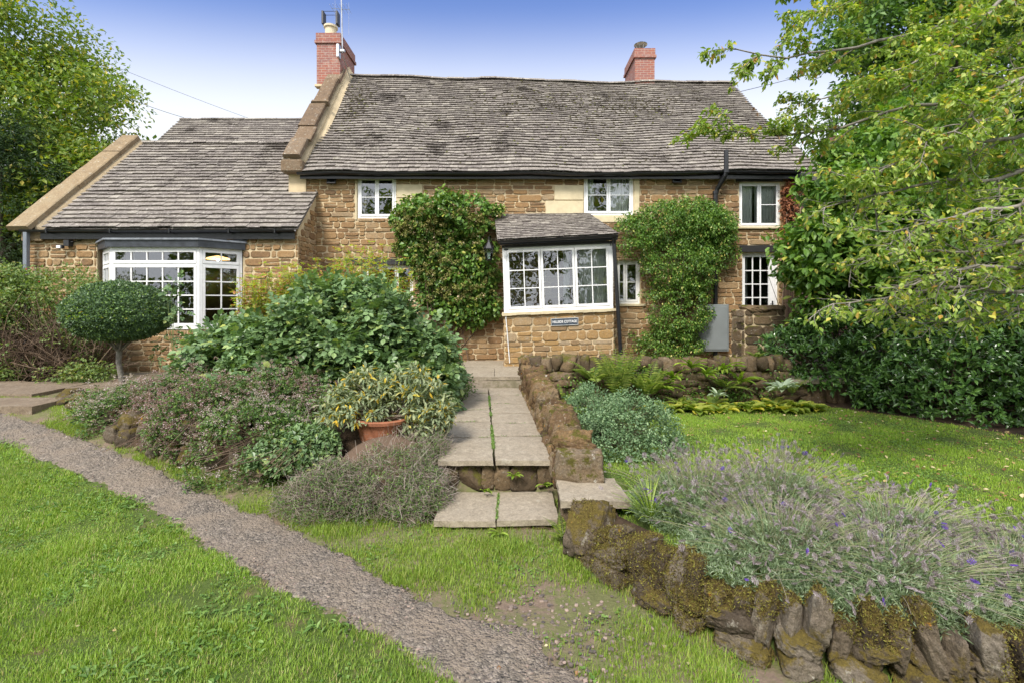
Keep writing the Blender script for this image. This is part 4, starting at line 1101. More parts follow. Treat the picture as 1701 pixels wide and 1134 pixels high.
dirp = (hi - lo) / np.linalg.norm(hi - lo, axis=1)[:, None]
PPt = PPt + dirp[:, None, :] * ((edge[:, None, None] - .02) * (2 * t - 1))
zz = zfront(PPt[..., 0], PPt[..., 1]); tt = np.linspace(0, 1, m_)
prof = 0.022 * np.sin(pi * tt) ** .5 - .012
V = np.concatenate([PPt, (zz + prof[None, :])[..., None]], -1).reshape(-1, 3)
V[:, 2] += snoise(V, 6, 4) * .008 + RNG.normal(0, .0025, len(V)) + .012 * (np.tile((tt > 0) & (tt < 1), n))
i, j = np.meshgrid(np.arange(n - 1), np.arange(m_ - 1), indexing='ij')
mb = MB(); mb.add(V, np.stack([i * m_ + j, (i + 1) * m_ + j, (i + 1) * m_ + j + 1, i * m_ + j + 1], -1).reshape(-1, 4))
tag(mb.build('gravel_path', [M['gravel']], None, smooth=True), None, None, kind='structure')

# ---- rocks
def cube_sphere(n):
    V = []; F = []; idx = {}
    def vid(p):
        k = tuple(np.round(p, 5))
        if k not in idx: idx[k] = len(V); V.append(p)
        return idx[k]
    g_ = np.tan(np.linspace(-pi / 4, pi / 4, n + 1))
    for ax in range(3):
        for s_ in (-1, 1):
            for a in range(n):
                for b in range(n):
                    q = []
                    for (da, db) in ((0, 0), (1, 0), (1, 1), (0, 1)):
                        p = np.zeros(3); p[ax] = s_; p[(ax + 1) % 3] = g_[a + da]; p[(ax + 2) % 3] = g_[b + db]; q.append(vid(p))
                    F.append(q if s_ > 0 else q[::-1])
    V = np.array(V); S_ = V / np.linalg.norm(V, axis=1)[:, None]
    return V, S_, np.array(F)
CS = {k: cube_sphere(k) for k in (3, 6, 12, 22)}
def rock(mb, c, size, rz=0.0, tilt=(0, 0), res=6, round_=.5, rough=.13, seed=0, mi=0):
    Vc, S_, F = CS[res]
    V = (Vc * (1 - round_) + S_ * round_ * 1.15)
    rr = random.Random(seed); off = np.array([rr.uniform(-50, 50) for _ in range(3)])
    nz = snoise(V * 1.1 + off, 1.0, 4, seed % 5); nz2 = snoise(V * 3.4 + off, 1.5, 3, (seed + 1) % 5)
    nz3 = snoise(V * 9 + off, 1.5, 3, (seed + 2) % 5)
    V = V * (1 + rough * nz + rough * .5 * nz2 + rough * (.22 if res > 6 else 0) * nz3)[:, None]
    # shear planes so that stones look split rather than blown
    for _ in range(3):
        d = np.array([rr.uniform(-1, 1) for _ in range(3)]); d /= np.linalg.norm(d) + 1e-9
        h = rr.uniform(.72, .95); q = V @ d; V = V - d[None, :] * np.maximum(0, q - h)[:, None] * .85
    V = V * np.asarray(size)[None, :] / 2
    a, b = tilt
    Rx = np.array([[1, 0, 0], [0, cos(a), -sin(a)], [0, sin(a), cos(a)]]); Ry = np.array([[cos(b), 0, sin(b)], [0, 1, 0], [-sin(b), 0, cos(b)]])
    Rz = np.array([[cos(rz), -sin(rz), 0], [sin(rz), cos(rz), 0], [0, 0, 1]])
    V = V @ (Rz @ Ry @ Rx).T + np.asarray(c)[None, :]
    mb.add(V, F, mi); return V

# mossy retaining wall in the foreground
mw = thing('mossy_retaining_wall', 'low mossy retaining wall of upright stones below the lavender', 'stone wall', (1.6, 2.95, 0))
wp_ = resample(wall_line, 400); dist = np.concatenate([[0], np.cumsum(np.linalg.norm(np.diff(wp_, axis=0), axis=1))])
def along(s): return np.array([np.interp(s, dist, wp_[:, 0]), np.interp(s, dist, wp_[:, 1])])
rr = random.Random(5); allrock = []
base = MB(); top = MB()
s_ = 0.1
while s_ < 7.5:
    near = s_ < 4.2; l = rr.uniform(.2, .42)
    p = along(s_ + l / 2); p2 = along(s_ + l / 2 + .05); ang = math.atan2(p2[1] - p[1], p2[0] - p[0]); nrm = np.array([sin(ang), -cos(ang)])
    for lev, (zc, hh) in enumerate(((.03, .22), (.17, .2))):
        off = .02 - .05 * lev
        q = p + nrm * off + np.array([rr.uniform(-.02, .02), rr.uniform(-.02, .02)])
        allrock.append(rock(base, (q[0] + rr.uniform(-.1, .1) * cos(ang) * lev, q[1], zc), (l * .84, rr.uniform(.22, .3), hh * .86), ang + rr.uniform(-.15, .15), (rr.uniform(-.1, .1), rr.uniform(-.1, .1)), 22 if near else 6, .5, .14, seed=int(s_ * 100) + lev * 7))
    s_ += l
s_ = 0.02; k = 0
while s_ < 7.5:
    near = s_ < 4.2
    l = .36 if k == 0 else rr.uniform(.11, .19); p = along(s_ + l / 2); p2 = along(s_ + l / 2 + .05); ang = math.atan2(p2[1] - p[1], p2[0] - p[0]); nrm = np.array([sin(ang), -cos(ang)])
    h = .36 if k == 0 else rr.uniform(.22, .40)
    zc = .17 + h / 2 - .09
    q = p - nrm * .03
    allrock.append(rock(top, (q[0], q[1], zc if k else .22), (l * .76, rr.uniform(.2, .3) if k else .40, h if k else .44), ang + rr.uniform(-.2, .2), (rr.uniform(-.22, .05), rr.uniform(-.25, .25)), 22 if s_ < 3.6 else 12, .42, .14, seed=500 + int(s_ * 100)))
    s_ += l * .97; k += 1
base.build('lower_course', [M['mossy']], mw, smooth=True)
top.build('coping_stones', [M['mossy']], mw, smooth=True)
soilb = MB(); w2 = resample(wall_line, 60)
V = []
for q in w2: V += [(q[0] + .05, q[1] + .05, -.1), (q[0] + .07, q[1] + .08, .27), (q[0] + .14, q[1] + .3, .31)]
soilb.add(V, [(3 * a + b, 3 * a + 3 + b, 3 * a + 4 + b, 3 * a + 1 + b) for a in range(59) for b in (0, 1)])
soilb.build('earth_core', [M['soil']], mw)
# moss fronds on the stones
AR = np.concatenate([v for v in allrock])
AR = AR[(AR[:, 2] > .0) & (AR[:, 1] < 4.9) & (AR[:, 0] < 5.0)]
mk = snoise(AR, 2.4, 3, 2) + .3 * (AR[:, 2] - .25) > -.10
AR = AR[mk]
idx = RNG.integers(0, len(AR), 150000); pts = AR[idx] + RNG.normal(0, .008, (150000, 3))
def frames(d, up):
    d = d / (np.linalg.norm(d, axis=1)[:, None] + 1e-9)
    z = up - d * (d * up).sum(1)[:, None]; z /= np.linalg.norm(z, axis=1)[:, None] + 1e-9
    y = np.cross(z, d); return np.stack([d, y, z], -1)      # columns = local axes
T2 = (np.array([(0, 0, 0), (.45, .5, .10), (1, 0, -.05), (.45, -.5, .10)]), [(0, 1, 2), (0, 2, 3)])
T8 = (np.array([(0, 0, 0), (.25, .36, .05), (.6, .48, .05), (1, 0, -.12), (.6, -.48, .05), (.25, -.36, .05), (.28, 0, -.03), (.62, 0, -.03)]),
      [(0, 1, 6), (1, 2, 7, 6), (2, 3, 7), (0, 6, 5), (5, 6, 7, 4), (4, 7, 3)])
def unit(n):
    v = RNG.normal(size=(n, 3)); return v / np.linalg.norm(v, axis=1)[:, None]
def put(mb, pts, d, up, L, w, T=T2, mi=0):
    n = len(pts)
    if n == 0: return
    L = np.broadcast_to(L, (n,)); Fm = frames(d, up) * L[:, None, None]
    Fm = Fm * np.array([1, 1, 1.0]); Fm[:, :, 1] *= w if np.isscalar(w) else w[:, None]
    mb.inst(T[0], T[1], Fm, pts, mi)
M['moss'] = leaf_mat('moss', [(0, (0.05, 0.033, 0.014)), (.45, (0.13, 0.09, 0.028)), (.8, (0.20, 0.18, 0.035)), (1, (0.31, 0.30, 0.06))], rough=.9, trans=.15, vscale=5, vamt=.5)
mo = MB(); put(mo, pts, unit(150000) + UZ * .7 - UY * .35, unit(150000), RNG.uniform(.010, .024, 150000), .35)
mo.build('moss', [M['moss']], mw)
mw['label'] = 'low mossy retaining wall of upright stones below the lavender'

# path-side wall
pwl = thing('path_wall', 'knee high wall of rough brown stones running along the paved path', 'stone wall', (.55, 7, .3))
a = MB(); b = MB(); s_ = 5.12
while s_ < 10.2:
    l = rr.uniform(.11, .20); x = xr_path(s_) + .24; z0 = .42 if s_ < 9.6 else .6
    topz = np.interp(s_, [5.1, 6.5, 9.6, 10.2], [.70, .80, .96, 1.0])
    rock(b, (x, s_ + l / 2, z0 - .06), (.46, l * 1.2, .36), rr.uniform(-.1, .1), (0, 0), 6, .3, .1, seed=int(s_ * 77))
    h = topz - z0 + rr.uniform(-.04, .05)
    rock(a, (x + rr.uniform(-.02, .02), s_ + l / 2, z0 + h / 2 - .0), (.36 + rr.uniform(-.05, .06), l * .92, h * 1.35), rr.uniform(-.3, .3), (rr.uniform(.1, .6), rr.uniform(-.25, .25)), 22 if s_ < 7 else 12, .30, .2, seed=int(s_ * 177))
    s_ += l
rock(a, (.70, 5.0, .44), (.46, .30, .46), 0, (0, 0), 22, .15, .10, seed=4)
a.build('coping_stones', [M['wallstone']], pwl, smooth=True); b.build('lower_course', [M['wallstone']], pwl, smooth=True)

# rear dry stone wall
rw = thing('garden_wall', 'dark dry stone wall with upright top stones behind the ferns and hostas', 'stone wall', (2.8, 9, .3))
a = MB(); b = MB(); x = .35
while x < 5.1:
    l = rr.uniform(.12, .24)
    rock(a, (x + l / 2, 9.0, 1.03 + rr.uniform(-.02, .03)), (l * 1.15, .3, .27 + rr.uniform(-.03, .06)), rr.uniform(-.2, .2), (rr.uniform(-.1, .1), rr.uniform(-.2, .2)), 6, .35, .14, seed=int(x * 91)); x += l
for zc in (.82, .68, .54, .4):
    x = .3
    while x < 5.1:
        l = rr.uniform(.18, .5); rock(b, (x + l / 2, 8.98 + rr.uniform(-.03, .02), zc), (l * 1.08, .3, .17), 0, (0, 0), 6, .3, .12, seed=int(x * 61 + zc * 100)); x += l
box(b, .3, 5.0, 8.95, 9.1, .3, .9)
a.build('coping_stones', [M['drystone']], rw, smooth=True); b.build('lower_course', [M['drystone']], rw, smooth=True)
# pier
pi_ = thing('stone_pier', 'square rubble stone pier in front of the glazed door', 'stone pier', (5.4, 10.4, .6))
a = MB(); X0, X1 = PX(1237, 10.3), PX(1304, 10.3); zt = PZ(515, 10.3)
a.add([(X0, 10.3, .5), (X1, 10.3, .5), (X1, 10.3, zt), (X0, 10.3, zt), (X0, 10.9, .5), (X1, 10.9, .5), (X1, 10.9, zt), (X0, 10.9, zt)], [(0, 1, 2, 3), (0, 4, 7, 3), (1, 5, 6, 2), (3, 2, 6, 7)])
pc = a.build('core', [M['mortar']], pi_)
a = MB(); wall_stones(a, (X0, 10.3, 0), UX, -UY, X1 - X0, .55, zt, (), rows=(.16, .3), wid=(.2, .5), seed=71); wall_stones(a, (X0, 10.3, 0), UY, -UX, .6, .55, zt, (), rows=(.16, .3), seed=72)
for i in range(3): rock(a, (X0 + .14 + i * .28, 10.45, zt + .03), (.3, .4, .14), 0, (0, 0), 6, .3, .1, seed=300 + i)
a.build('stonework', [M['drystone']], pi_)
# slab seat/step at the right of the rear wall
def slab(mb, c4, zt, th, seed=0, n=9, mi=0):
    """uneven paving slab between four xy corners (ccw from front-left)"""
    rr_ = random.Random(seed); off = rr_.uniform(-30, 30); c4 = [np.array(c, float) for c in c4]
    g_ = np.linspace(0, 1, n); V = []
    for lev in range(2):
        for i in g_:
            for j in g_:
                p = (c4[0] * (1 - i) + c4[1] * i) * (1 - j) + (c4[3] * (1 - i) + c4[2] * i) * j
                V.append((p[0], p[1], zt - lev * th))
    V = np.array(V); N2 = n * n
    nz = snoise(V + off, 5, 3); e = ((np.arange(2 * N2) % N2) // n); f = (np.arange(2 * N2) % n)
    onedge = (e == 0) | (e == n - 1) | (f == 0) | (f == n - 1)
    cc_ = np.mean(c4, 0)
    V[:, 2] += np.where(np.arange(2 * N2) < N2, nz * .004 - onedge * .006, 0)
    V[:, :2] += np.where(onedge, snoise(V * 1.0 + off, 14, 3) * .009, 0)[:, None] * np.sign(V[:, :2] - cc_)
    F = []
    for i in range(n - 1):
        for j in range(n - 1):
            F.append((i * n + j, (i + 1) * n + j, (i + 1) * n + j + 1, i * n + j + 1))
    for k_ in range(n - 1):
        F.append((k_ * n, (k_ + 1) * n, N2 + (k_ + 1) * n, N2 + k_ * n)); F.append((k_ * n + n - 1, (k_ + 1) * n + n - 1, N2 + (k_ + 1) * n + n - 1, N2 + k_ * n + n - 1))
        F.append((k_, k_ + 1, N2 + k_ + 1, N2 + k_)); F.append(((n - 1) * n + k_, (n - 1) * n + k_ + 1, N2 + (n - 1) * n + k_ + 1, N2 + (n - 1) * n + k_))
    mb.add(V, F, mi)
ss = thing('slab_bench', 'pale stone slab on rubble at the right end of the garden wall', 'stone step', (5.5, 9, .3))
a = MB(); slab(a, [(5.05, 8.75), (6.2, 8.75), (6.2, 9.3), (5.05, 9.3)], .78, .07, 3); a.build('slab', [M['slab']], ss)
a = MB()
for i in range(5): rock(a, (5.15 + i * .24, 9.0, .5), (.28, .3, .5), 0, (0, 0), 6, .3, .12, seed=700 + i)
a.build('rubble', [M['drystone']], ss, smooth=True)

# paved path with steps
stp = thing('garden_steps', 'worn paving slab steps and path climbing from the lawn to the porch', 'garden steps', (-.2, 5, 0))
def one_slab(c4, zt, th=.055, seed=0):
    a = MB(); slab(a, c4, zt, th, seed); a.build('slab', [M['slab']], stp)
one_slab([(-.75, 4.6), (-.16, 4.6), (-.15, 5.3), (-.72, 5.3)], .115, .06, 1); one_slab([(-.145, 4.6), (.45, 4.62), (.43, 5.3), (-.135, 5.3)], .12, .06, 2)
one_slab([(.45, 4.44), (1.10, 4.42), (1.05, 5.0), (.46, 5.04)], .375, .07, 3)
jy = [5.24, 6.2, 6.85, 7.45, 8.15, 8.9, 9.72]; jl = [5.24, 6.15, 6.95, 7.7, 8.4, 9.1, 9.72]
xm = lambda y: -.19 - (y - 5.24) * .064
for i in range(6):
    y0, y1 = jy[i] + .014, jy[i + 1] - .014; one_slab([(xm(y0) + .012, y0), (xr_path(y0) + .02, y0), (xr_path(y1) + .02, y1), (xm(y1) + .012, y1)], .48 + random.uniform(-.004, .004), .06, 10 + i)
    y0, y1 = jl[i] + .014, jl[i + 1] - .014; one_slab([(xl_path(y0), y0), (xm(y0) - .012, y0), (xm(y1) - .012, y1), (xl_path(y1), y1)], .478 + random.uniform(-.004, .004), .06, 20 + i)
one_slab([(-1.0, 9.65), (-.36, 9.65), (-.4, 11.0), (-1.1, 11.0)], .70, .07, 31); one_slab([(-.35, 9.65), (.16, 9.65), (.2, 11.0), (-.39, 11.0)], .703, .07, 32)
one_slab([(-1.9, 9.8), (-1.05, 9.8), (-1.15, 12.2), (-1.9, 12.2)], .69, .06, 33); one_slab([(-1.12, 11.02), (.2, 11.02), (.2, 12.25), (-1.14, 12.25)], .705, .06, 34)
for (x0, x1, y, z0, z1, sd) in ((-.74, .44, 4.68, -.05, .06, 1), (-.82, .44, 5.34, .11, .42, 2), (-1.0, .15, 9.8, .5, .63, 3), (.46, 1.0, 4.5, 0, .30, 4)):
    x = x0; a = MB()
    while x < x1 - .05:
        l = min(rr.uniform(.12, .34), x1 - x); rock(a, (x + l / 2, y + .07, (z0 + z1) / 2), (l * 1.05, .22, (z1 - z0) * 1.02), 0, (0, 0), 12, .4, .12, seed=int(x * 50) + sd * 100); x += l
    a.build('riser_stones', [M['drystone']], stp, smooth=True)
a = MB(); box(a, -.85, .44, 5.42, 9.7, .2, .41); box(a, -.7, .42, 4.74, 5.3, -.1, .05); box(a, -1.0, .15, 9.85, 12.2, .4, .62); box(a, .47, 1.04, 4.6, 4.98, -.1, .30); a.build('bedding', [M['soil']], stp)

# left edge: patio slabs and bank stones
ps_ = thing('patio_slabs', 'flat brown flagstones at the left edge of the patio', 'paving', (-8, 8, .6))
for i, (x0, x1, y0, y1) in enumerate(((-12.5, -10.8, 8.3, 9.4), (-10.75, -9.3, 8.2, 9.3), (-9.25, -7.9, 8.0, 9.2), (-8.4, -7.2, 7.3, 7.95), (-7.85, -6.3, 8.5, 9.5), (-6.25, -5.2, 8.6, 9.5))):
    a = MB(); slab(a, [(x0, y0), (x1, y0 - .05), (x1, y1), (x0, y1)], .675 + i * .002 - (.05 if i == 3 else 0), .14, 50 + i); a.build('slab', [M['flag']], ps_)
bk = thing('bank_wall', 'half buried mossy bank stones under the flowering herbs', 'stone bank', (-5.5, 6.5, .3))
a = MB(); q = resample(bed_edge[np.argsort(bed_edge[:, 0])], 26)
for i, (x, y) in enumerate(q):
    z = float(zfront(x, y)); h = (.62 - z + .08) if x < -3.2 else .30; y = y + (0 if x < -3.2 else .25)
    for k_ in range(2):
        rock(a, (x + rr.uniform(-.1, .1), y + .12 + .08 * k_, z + h * (.25 + .45 * k_)), (rr.uniform(.14, .3), .24, h * .5 + .05), rr.uniform(-.4, .4), (rr.uniform(-.2, .2), rr.uniform(-.2, .2)), 12, .5, .16, seed=900 + i * 3 + k_)
bst = a.build('stones', [M['mossy']], bk, smooth=True)
# ================================================================ PLANTS
def fol(mb, C, R, per, L, w, T=T2, squash=(1, 1, .8), shell=.5, droop=.15, out=.6, upw=.6, jit=.8, Lvar=.3, clip=None, mi=0):
    """leaves around clump centres"""
    C = np.atleast_2d(np.asarray(C, float)); R = np.broadcast_to(np.asarray(R, float), (len(C),))
    n = len(C) * per; ci = np.repeat(np.arange(len(C)), per); d = unit(n)
    rad = R[ci] * (shell + (1 - shell) * RNG.random(n) ** .6)
    p = C[ci] + d * rad[:, None] * np.asarray(squash)[None, :]
    if clip is not None:
        k = clip(p); p = p[k]; d = d[k]; n = len(p)
    dd = d * out + unit(n) * jit - UZ * droop
    up = d * .5 + UZ * upw + unit(n) * .35
    put(mb, p, dd, up, L * RNG.uniform(1 - Lvar, 1 + Lvar, n), w, T, mi)
    return p
def vstems(mb, A, B, C, r0, r1, seg=4, mi=0):
    """N thin three-sided curved stems, quadratic from A via B to C"""
    A, B, C = [np.atleast_2d(v) for v in (A, B, C)]; N = len(A)
    t = np.linspace(0, 1, seg + 1)[None, :, None]
    Pp = A[:, None] * (1 - t) ** 2 + 2 * B[:, None] * t * (1 - t) + C[:, None] * t * t
    T = np.gradient(Pp, axis=1); T /= np.linalg.norm(T, axis=2)[..., None] + 1e-9
    ref = np.where(np.abs(T[..., 2:3]) > .8, np.array([1., 0, 0]), np.array([0, 0, 1.])); X = np.cross(T, ref); X /= np.linalg.norm(X, axis=2)[..., None] + 1e-9; Y = np.cross(T, X)
    r = (np.asarray(r0).reshape(-1, 1, 1) * (1 - t) + np.asarray(r1).reshape(-1, 1, 1) * t)
    a = np.arange(3) * 2 * pi / 3
    V = Pp[:, :, None, :] + r[..., None] * (X[:, :, None, :] * np.cos(a)[None, None, :, None] + Y[:, :, None, :] * np.sin(a)[None, None, :, None])
    k = (seg + 1) * 3; i = np.arange(seg)[:, None]; j = np.arange(3)[None, :]; j2 = (j + 1) % 3
    F = np.stack([i * 3 + j, i * 3 + j2, (i + 1) * 3 + j2, (i + 1) * 3 + j], -1).reshape(-1, 4)
    F = (F[None] + (np.arange(N) * k)[:, None, None]).reshape(-1, 4)
    mb.add(V.reshape(-1, 3), F, mi); return Pp
def dome(c, r, h, n, cr, up=.0, seed=0, fill=.3, lump=.12):
    """clump centres over a dome of radii r=(rx,ry), height h standing on c"""
    d = unit(n); d[:, 2] = np.abs(d[:, 2]) * (1 - up) + up * RNG.random(n)
    k = 1 - fill * RNG.random(n) ** 2.5
    k = k * (1 + lump * snoise(d * 1.7 + seed, 1.3, 2))
    return np.asarray(c) + d * k[:, None] * np.array([r[0] - cr, r[1] - cr, h - cr])
def ell(c, r, n, fill=.35, seed=0, lump=.12, zmin=-1.0):
    d = unit(n * 2); d = d[d[:, 2] > zmin][:n]; n = len(d)
    k = (1 - fill * RNG.random(n) ** 1.5) * (1 + lump * snoise(d * 2 + seed, 1.2, 2))
    return np.asarray(c) + d * k[:, None] * np.asarray(r)
LM = leaf_mat
M['l_tree'] = LM('pale_tree_leaf', [(0, (0.09, 0.16, 0.025)), (.5, (0.17, 0.26, 0.04)), (.85, (0.27, 0.33, 0.05)), (1, (0.46, 0.38, 0.05))], trans=.35, vscale=.35, vamt=.3)
M['l_back'] = LM('background_leaf', [(0, (0.045, 0.10, 0.02)), (.6, (0.085, 0.175, 0.03)), (1, (0.17, 0.27, 0.045))], trans=.3, vscale=.5, vamt=.35)
M['l_yew'] = LM('yew_leaf', [(0, (0.018, 0.04, 0.012)), (.7, (0.035, 0.075, 0.018)), (1, (0.06, 0.11, 0.03))], trans=.15, vscale=.8)
M['l_mag'] = LM('broad_leaf', [(0, (0.06, 0.13, 0.022)), (.6, (0.12, 0.23, 0.036)), (.93, (0.20, 0.33, 0.05)), (1, (0.48, 0.42, 0.07))], trans=.3, rough=.42, vscale=.7, vamt=.3)
M['l_plum'] = LM('plum_leaf', [(0, (0.14, 0.235, 0.035)), (.45, (0.235, 0.345, 0.055)), (.8, (0.38, 0.46, 0.12)), (.94, (0.60, 0.55, 0.11)), (1, (0.44, 0.22, 0.05))], trans=.38, vscale=.9, vamt=.25)
M['l_choi'] = LM('glossy_leaf', [(0, (0.035, 0.085, 0.018)), (.6, (0.075, 0.16, 0.035)), (1, (0.14, 0.26, 0.055))], rough=.25, trans=.12, spec=.6, vscale=1.2)
M['l_box'] = LM('box_leaf', [(0, (0.05, 0.10, 0.045)), (.7, (0.125, 0.20, 0.09)), (.93, (0.19, 0.30, 0.08)), (1, (0.26, 0.38, 0.05))], rough=.35, trans=.12, vscale=2.5, vamt=.35)
M['l_rose'] = LM('shrub_leaf', [(0, (0.08, 0.14, 0.055)), (.5, (0.145, 0.235, 0.095)), (.9, (0.22, 0.33, 0.13)), (1, (0.36, 0.40, 0.10))], rough=.38, trans=.2, vscale=1.3)
M['l_shoot'] = LM('young_shoot_leaf', [(0, (0.24, 0.36, 0.05)), (.45, (0.38, 0.48, 0.08)), (.7, (0.50, 0.44, 0.10)), (.86, (0.50, 0.22, 0.10)), (1, (0.40, 0.11, 0.09))], trans=.4, vscale=2)
M['l_hyd'] = LM('climber_leaf', [(0, (0.055, 0.115, 0.02)), (.6, (0.11, 0.215, 0.035)), (.92, (0.19, 0.30, 0.05)), (1, (0.34, 0.34, 0.07))], rough=.4, trans=.2, vscale=1.6)
M['f_hyd'] = LM('spent_bloom', [(0, (0.12, 0.13, 0.03)), (.6, (0.20, 0.20, 0.05)), (.92, (0.27, 0.24, 0.08)), (1, (0.66, 0.50, 0.36))], rough=.8, trans=.1, vscale=4)
M['l_honey'] = LM('honeysuckle_leaf', [(0, (0.06, 0.13, 0.02)), (.6, (0.12, 0.235, 0.04)), (.92, (0.22, 0.34, 0.06)), (1, (0.58, 0.5, 0.15))], rough=.4, trans=.28, vscale=1.8)
M['l_creep'] = LM('autumn_creeper', [(0, (0.12, 0.04, 0.02)), (.6, (0.24, 0.09, 0.04)), (1, (0.38, 0.16, 0.07))], rough=.8, trans=.1)
M['l_sage'] = LM('sage_leaf', [(0, (0.16, 0.21, 0.12)), (.5, (0.26, 0.31, 0.18)), (.86, (0.38, 0.41, 0.23)), (.9, (0.55, 0.45, 0.06)), (1, (0.62, 0.40, 0.04))], rough=.8, trans=.25, vscale=3, vamt=.25)
M['l_herb'] = LM('herb_leaf', [(0, (0.05, 0.11, 0.03)), (.6, (0.11, 0.19, 0.045)), (1, (0.20, 0.30, 0.07))], rough=.6, trans=.25, vscale=3, vamt=.45)
M['f_herb'] = LM('herb_flower', [(0, (0.16, 0.08, 0.07)), (.5, (0.27, 0.17, 0.15)), (.85, (0.42, 0.32, 0.30)), (1, (0.62, 0.50, 0.55))], rough=.8, trans=.2, vscale=2.5)
M['f_white'] = LM('herb_pale_flower', [(0, (0.24, 0.17, 0.15)), (.5, (0.34, 0.28, 0.23)), (1, (0.60, 0.52, 0.52))], rough=.8, trans=.2, vscale=2.5)
M['l_grey'] = LM('grey_shrub_leaf', [(0, (0.07, 0.13, 0.06)), (.6, (0.16, 0.26, 0.12)), (1, (0.30, 0.41, 0.22))], rough=.55, trans=.2, vscale=2.5)
M['l_hip'] = LM('rambler_leaf', [(0, (0.10, 0.17, 0.045)), (.6, (0.19, 0.27, 0.075)), (.9, (0.22, 0.26, 0.08)), (1, (0.33, 0.27, 0.09))], rough=.5, trans=.3, vscale=1.8)
M['twig'] = LM('dry_twig', [(0, (0.14, 0.11, 0.08)), (.6, (0.27, 0.22, 0.175)), (1, (0.42, 0.37, 0.32))], rough=.9, trans=0)
M['twigr'] = LM('brown_twig', [(0, (0.05, 0.032, 0.022)), (.7, (0.13, 0.085, 0.055)), (1, (0.22, 0.16, 0.11))], rough=.9, trans=0)
M['bark'] = simple('bark', (0.11, 0.09, 0.07), .9, var=.5, nscale=9, bump=.9, bscale=30, spec=.15)
M['bark_g'] = simple('grey_bark', (0.22, 0.20, 0.17), .85, var=.4, nscale=12, bump=.7, bscale=40, spec=.2)
M['stem'] = simple('green_stem', (0.12, 0.16, 0.05), .6)
M['l_fern'] = LM('fern_frond', [(0, (0.12, 0.19, 0.03)), (.6, (0.22, 0.30, 0.05)), (1, (0.36, 0.40, 0.09))], trans=.35, vscale=3)
M['l_strap'] = LM('strap_leaf', [(0, (0.14, 0.24, 0.025)), (1, (0.34, 0.44, 0.07))], trans=.3, rough=.35, vscale=3)
M['l_hosta'] = LM('hosta_leaf', [(0, (0.13, 0.22, 0.04)), (.45, (0.20, 0.26, 0.04)), (.75, (0.40, 0.40, 0.06)), (1, (0.58, 0.48, 0.06))], trans=.3, vscale=3)
M['l_blue'] = LM('glaucous_leaf', [(0, (0.20, 0.28, 0.17)), (1, (0.40, 0.47, 0.32))], trans=.15, vscale=3)
M['l_lav'] = LM('lavender_leaf', [(0, (0.13, 0.20, 0.09)), (.6, (0.25, 0.34, 0.18)), (1, (0.43, 0.51, 0.36))], rough=.8, trans=.2, vscale=2, vamt=.3)
M['s_lav'] = LM('lavender_stem', [(0, (0.18, 0.22, 0.08)), (.45, (0.28, 0.33, 0.14)), (.7, (0.30, 0.26, 0.19)), (1, (0.40, 0.35, 0.27))], rough=.8, trans=.1)
M['f_lav'] = LM('spent_lavender', [(0, (0.18, 0.14, 0.14)), (.6, (0.29, 0.24, 0.255)), (1, (0.44, 0.40, 0.41))], rough=.9, trans=.1)
M['f_lavp'] = LM('fresh_lavender', [(0, (0.09, 0.04, 0.30)), (1, (0.22, 0.12, 0.55))], rough=.8, trans=.2)
M['grass'] = LM('grass_blade', [(0, (0.16, 0.26, 0.03)), (.5, (0.25, 0.39, 0.05)), (.86, (0.34, 0.46, 0.08)), (.95, (0.42, 0.38, 0.15)), (1, (0.5, 0.42, 0.22))], rough=.5, trans=.3, vscale=1.6, vamt=.42)
M['grass2'] = LM('verge_grass_blade', [(0, (0.15, 0.24, 0.03)), (.5, (0.24, 0.36, 0.045)), (.9, (0.33, 0.42, 0.07)), (1, (0.42, 0.35, 0.14))], rough=.5, trans=.35, vscale=1.2, vamt=.28)  # slightly darker green blades for verge, tufts and long grass
M['grass3'] = LM('open_lawn_blade', [(0, (0.18, 0.29, 0.03)), (.5, (0.28, 0.43, 0.05)), (.9, (0.38, 0.50, 0.08)), (1, (0.48, 0.42, 0.16))], rough=.5, trans=.35, vscale=.8, vamt=.22)
M['clover'] = LM('clover_leaf', [(0, (0.08, 0.16, 0.03)), (.6, (0.15, 0.26, 0.05)), (1, (0.24, 0.36, 0.10))], rough=.5, trans=.3, vscale=2)
M['litter'] = LM('fallen_leaf', [(0, (0.16, 0.07, 0.03)), (.5, (0.34, 0.20, 0.09)), (.8, (0.50, 0.38, 0.18)), (1, (0.66, 0.56, 0.36))], rough=.8, trans=.15, vscale=3)
M['hipred'] = simple('red_hip', (0.45, 0.03, 0.02), .3)

def bush(name, label, cat, c, build, group=None):
    t = thing(name, label, cat, c, group); build(t); return t

